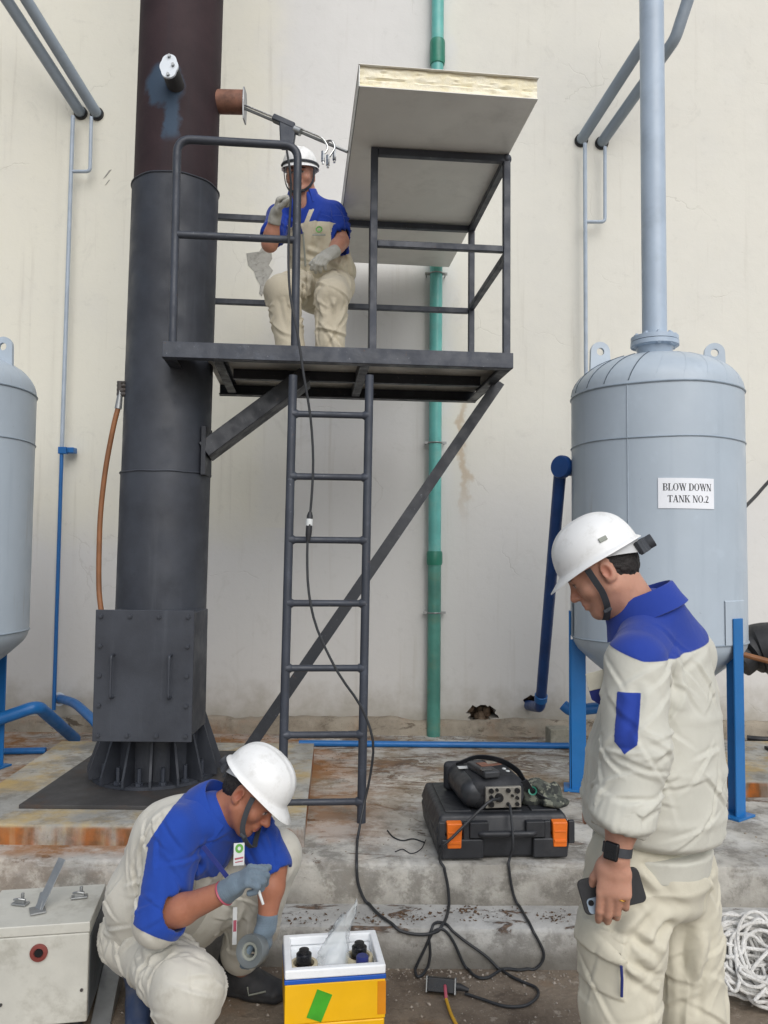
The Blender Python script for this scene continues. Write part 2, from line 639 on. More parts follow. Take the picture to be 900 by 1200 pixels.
# plinth under the stack, and the one under the right-hand tank
def plinth(name, x0, x1, yf, yb, z0, z1, seed, mat, skew=0.):
    b = MB()
    nx, nz = 60, 1
    org = Vector(((x0 + x1) / 2, (yf + yb) / 2, z0))
    vs_, fs = [], []
    prof = edge_prof(yf, z0 - .02, z1, yb, .01)
    m = len(prof)
    for i in range(nx + 1):
        x = x0 + (x1 - x0) * i / nx
        for j, (y, z, k) in enumerate(prof):
            e = vnoise1(x * 11, seed) * .7 + vnoise1(x * 37, seed + 1) * .4
            vs_.append((x + skew * (y - yf), y + e * .007 * k, z + vnoise1(x * 14, seed + j) * .006 * k))
    for i in range(nx):
        for j in range(m - 1):
            fs.append((i * m + j, i * m + j + 1, (i + 1) * m + j + 1, (i + 1) * m + j))
        fs.append((i * m + m - 1, i * m, (i + 1) * m, (i + 1) * m + m - 1))
    fs.append(tuple(range(m)))
    fs.append(tuple(nx * m + j for j in range(m - 1, -1, -1)))
    b.add(vs_, fs)
    return tag(b.build(name, mat, org=org, angle=50), kind='structure')


plinth('plinth', -1.93, -.335, 3.565, 5.12, Z2, ZP, 4, M['plinth'], -.06)
plinth('plinth', 1.93, 3.6, 4.36, 5.3, Z2, ZP, 14, plinth_material('tank_plinth_concrete', 1.2), 0)

# ------------------------------------------------------------------ the building's wall, with its two broken holes
HOLE1 = P(566, 836, WALL_Y)
HOLE2 = P(622, 824, WALL_Y)
wall = thing('building_wall', 'tall cream and pale grey painted wall with stains behind the stack and tanks', 'wall', (0, WALL_Y, 0))


def blob(c, rx, rz, n, seed, jag=.3):
    rs = random.Random(seed)
    return [(c.x + rx * math.cos(2 * PI * k / n) * (1 + jag * (rs.random() - .5) * 2),
             c.z + rz * math.sin(2 * PI * k / n) * (1 + jag * (rs.random() - .5) * 2)) for k in range(n)]


def wall_mesh():
    bm = bmesh.new()
    loops = []
    outer = [(-9, -.1), (9, -.1), (9, 9), (-9, 9)]
    holes = [blob(HOLE1, .105, .062, 22, 3, .35), blob(HOLE2, .06, .055, 16, 5, .3)]
    for lp in [outer] + holes:
        vsx = [bm.verts.new((x, 0, z)) for x, z in lp]
        loops.append([bm.edges.new((vsx[i], vsx[(i + 1) % len(vsx)])) for i in range(len(vsx))])
    es = [e for l in loops for e in l]
    bmesh.ops.triangle_fill(bm, use_beauty=True, edges=es)
    r = bmesh.ops.extrude_edge_only(bm, edges=es)
    for v in [g for g in r['geom'] if isinstance(g, bmesh.types.BMVert)]:
        v.co.y += .22
    bmesh.ops.recalc_face_normals(bm, faces=bm.faces)
    me = bpy.data.meshes.new('wall_face')
    bm.to_mesh(me)
    bm.free()
    return me


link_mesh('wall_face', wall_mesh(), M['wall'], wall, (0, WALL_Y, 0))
b = MB().box((0, WALL_Y + .3, 4.5), (18, .15, 9.2))
b.build('wall_core', M['rubble'], wall)
for hc, sd_ in ((HOLE1, 1), (HOLE2, 2)):                       # rough masonry inside the holes, chipped rim
    rs = random.Random(sd_)
    b = MB()
    for k in range(16):
        b.ball((hc.x + rs.uniform(-.11, .11), WALL_Y + rs.uniform(.07, .15), hc.z + rs.uniform(-.07, .05)), (rs.uniform(.02, .045), .03, rs.uniform(.015, .035)), Euler((rs.random() * 3, rs.random() * 3, 0)).to_matrix(), 7, 5)
    b.build('rubble', M['rubble'], wall, smooth=False)
# bare plaster showing through behind the seated man
patch_px = [(289, 297), (304, 295), (307, 290), (318, 293), (319, 303), (315, 311), (320, 317), (314, 327), (312, 331), (317, 335), (316, 339), (311, 338), (307, 347), (304, 344), (305, 334), (300, 325), (298, 318), (291, 311)]
pp = [P(x, y, WALL_Y) for x, y in patch_px]
b = MB()
b.prism([(p.x, p.z) for p in pp], (0, WALL_Y - .004, 0), (1, 0, 0), (0, 0, 1), (0, .006, 0))
b.build('bare_patch', M['plaster'], wall, smooth=False)
for i, (px, py, s) in enumerate([(126, 204, 1.), (126, 214, .6), (205 / 3 + 57, 300 / 3 - 40, .0)]):
    if s:
        c = P(px, py, WALL_Y)
        b = MB().prism([(-.03 * s, -.035 * s), (-.01 * s, -.02 * s), (.03 * s, .035 * s), (.012 * s, .028 * s)], c - Vector((0, .003, 0)), (1, 0, 0), (0, 0, 1), (0, .005, 0))
        b.build('bare_patch', M['plaster'], wall, smooth=False)


def footing():
    b = MB()
    vs_, fs = [], []
    nx = 420
    for i in range(nx + 1):
        x = -6 + 12 * i / nx
        e = vnoise1(x * 6, 31) * .6 + vnoise1(x * 25, 32) * .5
        h = Z2 + .105 + .03 * (vnoise1(x * 3, 33) + vnoise1(x * 19, 34) * .5)
        y = WALL_Y - .055 + e * .012
        vs_ += [(x, y - .012, Z2 - .03), (x, y, Z2 + .05), (x, y + .006, h - .015), (x, y + .022, h), (x, WALL_Y - .003, h + .006), (x, WALL_Y - .003, Z2 - .03)]
    for i in range(nx):
        for j in range(5):
            fs.append((i * 6 + j, i * 6 + j + 1, i * 6 + j + 7, i * 6 + j + 6))
    b.add(vs_, fs)
    b.build('footing', M['footing'], wall, angle=50)


footing()

# ------------------------------------------------------------------ object materials
def stack_paint(name, col, dk, worn):
    t = NT(name)
    c = t.mix(t.sm(t.noise(3, 6, .6), .3, .7), dk, col)
    st = t.noise(1, 6, .65, t.mapped((16, 16, .9)))
    c = t.mix(t.math('MULTIPLY', t.sm(st, .55, .75), .35), c, worn)
    c = t.mix(t.math('MULTIPLY', t.sm(t.noise(11, 7, .75), .56, .68), .25), c, tuple(x * .6 for x in dk))
    return t.done(c, t.sm(t.noise(8, 4), .3, .7, .45, .68), 0, t.bump(t.noise(120, 3, .6), .2, .002))


def stack_upper_paint():
    t = NT('brown_primer')
    x, y, z = t.xyz()
    c = t.mix(t.sm(t.noise(3, 6, .6), .3, .7), lin('#2B1F22'), lin('#3A2B2E'))
    c = t.mix(t.math('MULTIPLY', t.sm(t.noise(1, 6, .65, t.mapped((14, 14, .8))), .52, .75), .35), c, lin('#2e2a30'))
    # blue-grey touch-up paint daubed round the capped port and run down below it
    n = t.math('MULTIPLY', t.math('SUBTRACT', t.noise(9, 5, .6), .5), .12)
    dx = t.math('ADD', t.math('SUBTRACT', x, .015), n)
    dz = t.math('ADD', t.math('SUBTRACT', z, PORT_Z - .02), n)
    rr = t.math('SQRT', t.math('ADD', t.math('MULTIPLY', dx, dx), t.math('MULTIPLY', t.math('MULTIPLY', dz, dz), .8)))
    halo = t.sm(rr, .085, .125, 1, 0)
    run = t.math('MULTIPLY', t.sm(t.math('ABSOLUTE', t.math('SUBTRACT', dx, .045)), .025, .055, 1, 0), t.math('MULTIPLY', t.sm(dz, -.32, -.24), t.sm(dz, -.05, 0, 1, 0)))
    m = t.math('MULTIPLY', t.math('MAXIMUM', halo, run), t.sm(y, .0, -.05))
    c = t.mix(t.math('MULTIPLY', m, .85), c, lin('#3D5063'))
    return t.done(c, .72, 0, t.bump(t.noise(100, 3), .25, .002), Specular_IOR_Level=.3)


def weathered(name, col, rough, dk, rust):
    """brushed-on tank paint: patchy gloss, faint runs, a few chips and rusty weeps"""
    t = NT(name)
    c = t.mix(t.sm(t.noise(1.6, 6, .6), .3, .7), tuple(x * .9 for x in col), col)
    st = t.noise(1, 6, .62, t.mapped((9, 9, .55)))
    c = t.mix(t.math('MULTIPLY', t.sm(st, .52, .72), .3), c, dk)
    st2 = t.noise(1, 5, .6, t.mapped((17, 17, .9), (4, 1, 0)))
    c = t.mix(t.math('MULTIPLY', t.math('MULTIPLY', t.sm(st2, .62, .72), t.sm(t.noise(1.3, 3), .5, .62)), .4), c, rust)
    c = t.mix(t.math('MULTIPLY', t.sm(t.noise(34, 5, .7), .68, .72), .5), c, tuple(x * .55 for x in col))
    c = t.mix(t.math('MULTIPLY', t.sm(t.noise(5, 7, .7), .55, .7), .22), c, tuple(min(1, x * 1.25) for x in col))
    h = t.math('ADD', t.math('MULTIPLY', t.noise(3.5, 3), .8), t.math('MULTIPLY', t.noise(60, 4), .08))
    return t.done(c, t.sm(t.noise(7, 5), .3, .7, rough - .06, rough + .2), 0, t.bump(h, .22, .012))


def worn_steel(name, col):
    t = NT(name)
    c = t.mix(t.sm(t.noise(4, 6, .6), .3, .7), tuple(x * .72 for x in col), col)
    c = t.mix(t.math('MULTIPLY', t.sm(t.noise(13, 7, .72), .55, .68), .4), c, tuple(x * 1.7 for x in col))
    c = t.mix(t.math('MULTIPLY', t.sm(t.noise(21, 6, .75), .63, .7), .55), c, lin('#5d4333'))
    c = t.mix(t.math('MULTIPLY', t.sm(t.noise(48, 4, .7), .66, .71), .6), c, lin('#7d8087'))
    return t.done(c, t.sm(t.noise(15, 4), .3, .7, .38, .65), 0, t.bump(t.noise(70, 6, .7), .3, .003))


STK = Vector((-1.205, 4.33, ZP))          # the stack's foot
SR = .237
LEAN = Vector((.0105, 0, 1)).normalized()        # the stack stands very slightly out of plumb
PORT_Z = P(199, 80, 4.0).z - ZP
SPLIT_Z = P(205, 200, STK.y - SR).z
SEAM_Z = P(190, 551, STK.y - SR).z
DUCT_Y = 3.86

dgrey, ddk = lin('#50545B'), lin('#3F4249')
M['stack'] = stack_paint('dark_grey_paint', lin('#3C4048'), lin('#2D3037'), lin('#4E5259'))
M['stack_up'] = stack_upper_paint()
M['plate'] = paint('rusty_plate', lin('#3C3B3B'), .65, 0, .25, 4, .3, 80, dirt=lin('#6b4a2c'), dirt_amt=.45)
M['steel'] = worn_steel('slate_steel_paint', lin('#3D424C'))
M['steel_dk'] = worn_steel('dark_steel_paint', lin('#2C2F35'))
M['deck'] = paint('deck_plate', lin('#B4B2AA'), .6, .0, .2, 5, .3, 60, dirt=lin('#4c453d'), dirt_amt=.5)
M['rust'] = paint('rusty_pipe', lin('#7d5747'), .75, 0, .25, 14, .4, 120, dirt=lin('#4b3830'), dirt_amt=.6, dirt_scale=12)
M['galv'] = paint('galvanised', lin('#9a9c9c'), .4, .7, .15, 12, .1, 120)
M['chrome'] = paint('bright_metal', lin('#b9b9b6'), .22, 1, .08, 20, .05, 200)
M['cap'] = paint('white_cap', lin('#D5DCE2'), .45, 0, .06, 8, .1)
M['tank'] = weathered('grey_blue_tank_paint', lin('#AEBAC5'), .36, lin('#909da9'), lin('#7d6a55'))
M['vent'] = paint('pale_blue_pipe_paint', lin('#A9B8C8'), .4, 0, .07, 4, .12, 40, dirt=lin('#8b98a6'), dirt_amt=.4, dirt_scale=5)
M['seam'] = paint('seam_paint', lin('#8C99A5'), .45, 0, .1, 9, .1)
M['crack'] = paint('open_seam', lin('#4d5862'), .7, 0, .1, 9, .1)
M['blue'] = paint('blue_pipe_paint', lin('#1C66A8'), .4, 0, .15, 6, .12, 60, dirt=lin('#14406c'), dirt_amt=.4, dirt_scale=6)
M['navy'] = paint('navy_pipe_paint', lin('#173F78'), .4, 0, .15, 6, .12, 60)
M['leg'] = paint('blue_leg_paint', lin('#1E69A8'), .4, 0, .1, 4, .1, 60, dirt=lin('#17518a'), dirt_amt=.5, dirt_scale=4)
M['teal'] = paint('teal_pvc', lin('#63AFA8'), .4, 0, .12, 5, .08, 60, dirt=lin('#8cb5ab'), dirt_amt=.45, dirt_scale=7)
M['green'] = paint('green_pvc', lin('#4A8578'), .4, 0, .18, 5, .08, 60, dirt=lin('#6f7f66'), dirt_amt=.5, dirt_scale=7)
M['greenk'] = paint('green_coupling', lin('#2F7D68'), .4, 0, .15, 8, .08)
M['drain'] = paint('grey_line_paint', lin('#A4B0BD'), .45, 0, .1, 8, .12)
M['steam'] = paint('steam_pipe_paint', lin('#8F9AA5'), .45, 0, .12, 6, .15, 70, dirt=lin('#6f7a86'), dirt_amt=.4)
M['rubber'] = paint('black_rubber', lin('#26272A'), .55, 0, .15, 20, .15, 150)
M['cable'] = paint('cable_sheath', lin('#2B2D30'), .5, 0, .1, 30, .05)
M['blackp'] = paint('black_plastic', lin('#2A2C30'), .5, 0, .12, 10, .25, 220, dirt=lin('#4b4c4d'), dirt_amt=.35, dirt_scale=6)
M['orange'] = paint('orange_plastic', lin('#E0701E'), .45, 0, .08, 10, .1)
M['foam'] = None
M['sheet'] = paint('white_sheet_steel', lin('#DCDBD6'), .45, 0, .05, 2.5, .06, 30, dirt=lin('#a9a8a2'), dirt_amt=.35, dirt_scale=3)
M['hose'] = paint('orange_rubber_hose', lin('#7E5230'), .6, 0, .18, 9, .2, 120, dirt=lin('#6d4526'), dirt_amt=.5, dirt_scale=8)
M['paper'] = paint('sign_paper', lin('#E6E9EE'), .5, 0, .03, 6, .04)
M['ink'] = paint('black_ink', lin('#25262A'), .6, 0, .05)

# ------------------------------------------------------------------ exhaust stack
T = thing('exhaust_stack', 'tall round steel stack, dark grey below and brown above, with bolted access door', 'chimney', STK)
zs = lambda z: z - STK.z
b = MB().lathe([(SR, .0), (SR, SEAM_Z - STK.z - .004)], STK, axis=LEAN, n=72)
b.build('lower_shell', M['stack'], T)
b = MB().lathe([(SR - .004, SEAM_Z - STK.z - .005), (SR - .004, SPLIT_Z - STK.z), (SR - .012, SPLIT_Z - STK.z + .001)], STK, axis=LEAN, n=72)
b.build('middle_shell', M['stack'], T)
b = MB().lathe([(SR - .012, SPLIT_Z - STK.z - .02), (SR - .012, 7.5), (.0, 7.5)], STK, axis=LEAN, n=72)
b.build('upper_shell', M['stack_up'], T)
for h, r in ((SEAM_Z, SR + .001), (SPLIT_Z, SR - .003)):
    b = MB()
    b.tube([STK + LEAN * (h - STK.z) + Vector((math.cos(a) * r, math.sin(a) * r, .0015 * math.sin(a * 9))) for a in [2 * PI * k / 90 for k in range(90)]], .005, 6, closed=True)
    b.build('weld_seam', M['stack'], T)
b = MB().box((STK.x, STK.y - .02, STK.z + .01), (.96, 1.06, .018))
b.build('base_plate', M['plate'], T, bevel=.003)
b = MB().lathe([(SR + .085, .02), (SR + .085, .036), (SR + .002, .037)], STK, n=64)
b.build('base_ring', M['stack'], T)
gus = MB()
gus.prism([(0, 0), (.112, 0), (.112, .035), (.02, .30), (0, .30)], (0, -.006, 0), (1, 0, 0), (0, 0, 1), (0, .012, 0))
g0 = None
for k in range(16):
    a = 2 * PI * (k + .5) / 16
    pos = STK + Vector((math.cos(a) * (SR - .002), math.sin(a) * (SR - .002), .037))
    if g0 is None:
        g0 = gus.build('gusset', M['stack'], T, org=(0, 0, 0), smooth=False)
        g0.location = pos - STK
        g0.rotation_euler = (0, 0, a)
    else:
        inst(g0, 'gusset', T, pos, (0, 0, a))
bo = MB().cyl((0, 0, 0), (0, 0, .085), .011, n=10).cyl((0, 0, 0), (0, 0, .016), .021, n=6)
b0 = None
for k in range(16):
    a = 2 * PI * k / 16
    pos = STK + Vector((math.cos(a) * (SR + .055), math.sin(a) * (SR + .055), .036))
    if b0 is None:
        b0 = bo.build('anchor_bolt', M['steel'], T, org=(0, 0, 0))
        b0.location = pos - STK
    else:
        inst(b0, 'anchor_bolt', T, pos, (0, 0, a))
# access duct and door
dtl, dtr, dbl, dbr = P(112, 714, DUCT_Y), P(228, 716, DUCT_Y), P(108, 868, DUCT_Y), P(224, 871, DUCT_Y)
dz0, dz1 = (dbl.z + dbr.z) / 2, (dtl.z + dtr.z) / 2
dx0, dx1 = (dtl.x + dbl.x) / 2, (dtr.x + dbr.x) / 2
b = MB().box(((dx0 + dx1) / 2, (DUCT_Y + .02 + STK.y - .1) / 2, (dz0 + dz1) / 2), (dx1 - dx0 - .03, STK.y - .1 - DUCT_Y - .02, dz1 - dz0 - .03))
b.build('access_duct', M['stack'], T, bevel=.004)
b = MB().box(((dx0 + dx1) / 2, DUCT_Y + .007, (dz0 + dz1) / 2), (dx1 - dx0, .016, dz1 - dz0))
door = b.build('access_door', M['stack'], T, org=((dx0 + dx1) / 2, DUCT_Y, (dz0 + dz1) / 2), bevel=.003)
for fx in (.2, .78):
    x = dx0 + (dx1 - dx0) * fx
    za, zb = dz0 + (dz1 - dz0) * .34, dz0 + (dz1 - dz0) * .66
    b = MB().tube(round_corner([(x, DUCT_Y, za), (x, DUCT_Y - .045, za), (x, DUCT_Y - .045, zb), (x, DUCT_Y, zb)], .015), .007, 8)
    b.build('handle', M['stack'], door)
hb = MB().cyl((0, 0, 0), (0, -.010, 0), .0105, n=6).cyl((0, -.0, 0), (0, -.014, 0), .005, n=8)
h0 = None
for i in range(4):
    for j in range(5):
        if (0 < i < 3) and (0 < j < 4):
            continue
        pos = Vector((dx0 + .028 + (dx1 - dx0 - .056) * i / 3, DUCT_Y - .001, dz0 + .03 + (dz1 - dz0 - .06) * j / 4))
        if h0 is None:
            h0 = hb.build('door_bolt', M['stack'], door, org=(0, 0, 0))
            h0.location = pos - wl(door)
        else:
            inst(h0, 'door_bolt', door, pos, (0, random.random(), 0))
# capped port facing the camera
pc = Vector((P(199, 80, 4.0).x, STK.y - SR - .1, PORT_Z + ZP))
b = MB().cyl((pc.x, STK.y - SR + .03, pc.z - .02), (pc.x, pc.y, pc.z - .004), .046, n=28)
port = b.build('sampling_port', M['plate'], T)
tilt = Vector((0, -1, .12)).normalized()
px_, py_, _ = frame(tilt, (0, 0, 1))
lem = []
for k in range(40):
    a = 2 * PI * k / 40
    r = .048 + .020 * max(0, abs(math.sin(a)) - .62) / .38
    lem.append((r * math.cos(a), r * math.sin(a)))
b = MB().prism(lem, pc, px_, py_, tilt * .012)
b.build('port_cap', M['cap'], port)
for c in (pc + py_ * .053 + tilt * .012, pc - py_ * .053 + tilt * .012, pc + px_ * .022 + py_ * .003 + tilt * .012):
    MB().cyl(c, c + tilt * .012, .009, n=6).build('cap_bolt', M['galv'], port)
# open side nozzle that takes the probe
nz0, nz1 = P(252, 119, 4.33), P(286, 120, 4.33)
b = MB().cyl(nz0 - Vector((.06, 0, 0)), nz1, .064, n=32)
noz = b.build('side_nozzle', M['rust'], T)
fl = MB().prism([(-.035, -.11), (.035, -.11), (.05, -.03), (.05, .03), (.035, .07), (-.035, .07), (-.05, .03), (-.05, -.03)], nz1, (0, 1, 0), (0, 0, 1), (.008, 0, 0))
fl.build('nozzle_flange', M['galv'], noz)

# ------------------------------------------------------------------ sampling probe
pa, pb = P(284, 126, 4.31), P(407, 178, 4.2)
PT = thing('sampling_probe', 'long thin metal sampling probe sticking out of the side nozzle of the stack', 'probe', (pa + pb) / 2)
dv = (pb - pa).normalized()
up_ = Vector((0, 0, 1))
b = MB().tube([pa - dv * .3, pb], .008, 10)
b.build('probe_tube', M['galv'], PT)
off = Vector((0, -.014, .012))
kx = pa + dv * (pb - pa).length * .78
b = MB().tube(round_corner([pa - dv * .25 + off, kx + off, kx + off + Vector((.03, -.01, -.06)), kx + off + Vector((.0, -.015, -.10))], .03), .0055, 8)
kx2 = pa + dv * (pb - pa).length * .86
b.tube(round_corner([kx2 - dv * .05, kx2 + Vector((.0, -.02, .02)), kx2 + Vector((.02, -.02, -.02)), kx2 + Vector((-.02, -.03, -.09))], .02), .0055, 8)
b.build('pitot_tubes', M['chrome'], PT)
b = MB()
for q in (kx + off + Vector((.0, -.015, -.10)), kx2 + Vector((-.02, -.03, -.09)), kx + off + Vector((.06, -.0, -.085))):
    b.cyl(q + Vector((0, 0, .02)), q - Vector((0, 0, .035)), .011, n=6).cyl(q - Vector((0, 0, .035)), q - Vector((0, 0, .05)), .006, n=8)
b.build('fittings', M['chrome'], PT)
hc = P(338, 151, 4.2)
hq = pa + dv * ((338 - 284) / (407 - 284)) * (pb - pa).length
b = MB()
b.box(hq + Vector((-.02, -.012, .016)), (.13, .05, .035), Matrix.Rotation(math.radians(24), 3, 'Y'))
b.hexa([hq + Vector(v) for v in ((-.035, -.03, -.13), (.035, -.03, -.13), (.035, .012, -.13), (-.035, .012, -.13), (-.045, -.035, .02), (.05, -.035, -.01), (.05, .012, -.01), (-.045, .012, .02))])
b.build('probe_handle', M['steel'], PT, bevel=.008, seg=3)
b = MB().cyl(hq + dv * .045 + Vector((0, -.01, -.005)), hq + dv * .085 + Vector((0, -.01, -.005)), .022, n=16)
b.build('collar', M['galv'], PT)
PROBE_H = hq

# ------------------------------------------------------------------ access platform
TH = math.radians(5.5)
UX, UY, UZ = Vector((math.cos(TH), math.sin(TH), 0)), Vector((-math.sin(TH), math.cos(TH), 0)), Vector((0, 0, 1))
PA = P(190, 400, 3.87)
PW, PD, PH = 1.76, .95, .068
LM = lambda x, y, z=0: PA + UX * x + UY * y + UZ * z
PL = thing('access_platform', 'dark steel access platform with guardrails fixed to the stack', 'platform', LM(PW / 2, PD / 2, -PH))
R3 = Matrix((UX, UY, UZ)).transposed()
nx1 = .18
b = MB().prism([(.003, .0095), (PW - .0095, .0095), (PW - .0095, PD - .0095), (nx1, PD - .0095), (nx1, .27), (.003, .27)], LM(0, 0, -.008), UX, UY, UZ * .008)
b.build('deck_plate', M['deck'], PL, smooth=False)


def channel(p0, p1, h, w_, t_, side, up=UZ):
    """C-section: web p0-p1 with flanges towards side, hanging below the line"""
    b = MB()
    d = (p1 - p0)
    c = p0 + up * (-h / 2)
    b.bar(c + side * (t_ / 2), c + d + side * (t_ / 2), t_, h, ref=side.cross(d)) if False else None
    q = lambda s, u: side * s + up * u
    for (s0, s1, u0, u1) in ((0, t_, -h, 0), (t_, w_, -t_, 0), (t_, w_, -h, -h + t_)):
        pts = [p0 + q(s0, u0), p0 + q(s1, u0), p1 + q(s1, u0), p1 + q(s0, u0), p0 + q(s0, u1), p0 + q(s1, u1), p1 + q(s1, u1), p1 + q(s0, u1)]
        b.hexa(pts)
    return b


e = -.009
channel(LM(0, 0, .002), LM(PW, 0, .002), PH + .011, .06, .008, UY).build('front_beam', M['steel'], PL, smooth=False, bevel=.003)
channel(LM(PW, PD, .002), LM(nx1, PD, .002), PH + .011, .06, .008, -UY).build('rear_beam', M['steel_dk'], PL, smooth=False, bevel=.003)
channel(LM(PW, .061, .001), LM(PW, PD - .061, .001), PH + .010, .06, .008, -UX).build('side_beam', M['steel_dk'], PL, smooth=False, bevel=.003)
channel(LM(.0, .27, e), LM(.0, .061, e), PH, .06, .008, UX).build('side_beam', M['steel_dk'], PL, smooth=False, bevel=.003)
channel(LM(.235, .061, e), LM(.235, PD - .061, e), PH - .008, .05, .008, UX).build('cross_beam', M['steel_dk'], PL, smooth=False, bevel=.003)
channel(LM(.98, .061, e), LM(.98, PD - .061, e), PH - .008, .05, .008, UX).build('cross_beam', M['steel_dk'], PL, smooth=False, bevel=.003)
channel(LM(PW - .061, .5, e), LM(.3, .5, e), .055, .04, .007, UY).build('cross_beam', M['steel_dk'], PL, smooth=False, bevel=.002)
# braces
s0 = P(241, 530, 4.28)
s1 = LM(.70, .42, -PH - .0)
b = MB()
b.bar(s0, s1, .09, .16, ref=(0, 1, 0))
b.build('stack_brace', M['steel_dk'], PL, smooth=False, bevel=.004)
b = MB().box(P(243, 530, 4.28) + Vector((-.005, 0, 0)), (.025, .16, .26))
b.build('brace_pad', M['steel_dk'], PL, bevel=.003)
d0 = Vector((P(262, 882, 4.30).x, 4.30, ZP + .012))
d1 = P(580, 446, 4.45)
b = MB()
x, y, a = frame(d1 - d0, (0, 1, 0))
b.bar(d0, d1, .008, .07, ref=(0, 1, 0))
b.bar(d0 + x * .03 - y * .031, d1 + x * .03 - y * .031, .052, .008, ref=(0, 1, 0))
b.build('diagonal_brace', M['steel_dk'], PL, smooth=False)
# guardrails (tube)
RH, RR = 1.04, .021
post0 = LM(.045, .03)
post1 = LM((343 - 190) / 416 * PW, .03)
b = MB().tube(round_corner([LM(.045, .03, 0), LM(.045, .03, RH), post1 + UZ * RH, post1], .075, 8), RR, 14)
b.build('hoop_rail', M['steel'], PL)
MZ = .55
b = MB().tube([LM(.045, .03, MZ), post1 + UZ * MZ], RR - .002, 12)
b.build('mid_rail', M['steel'], PL)
xl, xr, yb = (435.5 - 190) / 416 * PW, PW - .03, PD - .03


def rail(name, pts, r=RR, m='steel', sq=False):
    b = MB()
    for i in range(len(pts) - 1):
        b.bar(pts[i], pts[i + 1], r * 1.75, r * 1.75, ref=UX if abs((pts[i + 1] - pts[i]).normalized().z) > .9 else UZ)
    return b.build(name, M[m], PL, bevel=.004)


rail('post', [LM(xl, .03, 0), LM(xl, .03, RH + .01)])
rail('post', [LM(xr, .03, 0), LM(xr, .03, RH - .02)])
rail('post', [LM(xr, yb, 0), LM(xr, yb, RH - .02)])
rail('post', [LM(xl + .06, yb, 0), LM(xl + .06, yb, RH - .02)])
for q in ((xr, .03), (xr, yb)):
    MB().ball(LM(q[0], q[1], RH - .008), .027).build('rail_corner', M['steel'], PL)
rail('top_rail', [LM(xl + .019, .03, RH - .01), LM(xr, .03, RH - .01)], RR)
rail('top_rail', [LM(xr, .05, RH - .012), LM(xr, yb, RH - .012)])
rail('top_rail', [LM(xr - .02, yb, RH - .014), LM(nx1 - .12, yb, RH - .014)])
rail('mid_rail', [LM(xl + .019, .03, MZ), LM(xr - .02, .03, MZ)], RR - .002)
rail('mid_rail', [LM(xr, .05, MZ - .03), LM(xr, yb - .02, MZ - .03)], RR - .002)
rail('mid_rail', [LM(xr - .02, yb, MZ - .05), LM(nx1 - .12, yb, MZ - .05)], RR - .002)

# ------------------------------------------------------------------ ladder
l0, l1 = PZ(331.5, 941, ZP), P(343.5, 440, 3.895)
r0, r1 = PZ(424, 956, Z2), P(433, 440, 3.93)
r0.y = 3.90
LD = thing('steel_ladder', 'fixed dark steel ladder leaning up to the platform', 'ladder', (l0 + r0) / 2)
l0.y = 3.87
for p0, p1 in ((l0, l1), (r0, r1)):
    MB().tube([p0, p1], .0215, 14).build('stile', M['steel'], LD)
for py in (486, 559, 633, 707, 783, 861, 940):
    def at(p0, p1):
        # height on the stile seen at that row
        lo, hi = 0., 1.
        for _ in range(40):
            m_ = (lo + hi) / 2
            q = p0.lerp(p1, m_)
            v = q - EYE
            yy = 600 - FPX * v.dot(_U) / v.dot(_F)
            if yy > py: lo = m_
            else: hi = m_
        return p0.lerp(p1, lo)
    a_, b_ = at(l0, l1), at(r0, r1)
    z_ = (a_.z + b_.z) / 2
    ra_, rb_ = Vector((a_.x, a_.y, z_)), Vector((b_.x, b_.y, z_))
    MB().tube([ra_.lerp(rb_, q_) for q_ in (0, .062, .075, .09, .5, .91, .925, .938, 1)], [.024, .0225, .0185, .0165, .0163, .0165, .0185, .0225, .024], 12).build('rung', M['steel'], LD)

# ------------------------------------------------------------------ insulated panel lying over the rails
def foam_material():
    t = NT('yellow_foam')
    c = t.mix(t.sm(t.noise(14, 7, .7), .3, .7), lin('#EBE1BF'), lin('#F4EFDC'))
    x, y, z = t.xyz()
    c = t.mix(t.math('MULTIPLY', t.sm(t.noise(9, 6, .7, t.mapped((1, 1, 3))), .58, .72), .3), c, lin('#A8946A'))
    c = t.mix(t.math('MULTIPLY', t.sm(z, .084, .094), .4), c, lin('#9b8d76'))
    return t.done(c, .9, 0, t.bump(t.noise(55, 8, .8), .5, .006))


M['foam'] = foam_material()
kz = LM(0, 0).z + RH + .012
q0, q1 = PZ(421, 101, kz), PZ(633, 109, kz)
q3, q2 = PZ(393, 290, kz), PZ(531, 304, kz)
q3.y = min(q3.y, WALL_Y - .06); q2.y = min(q2.y, WALL_Y - .06)
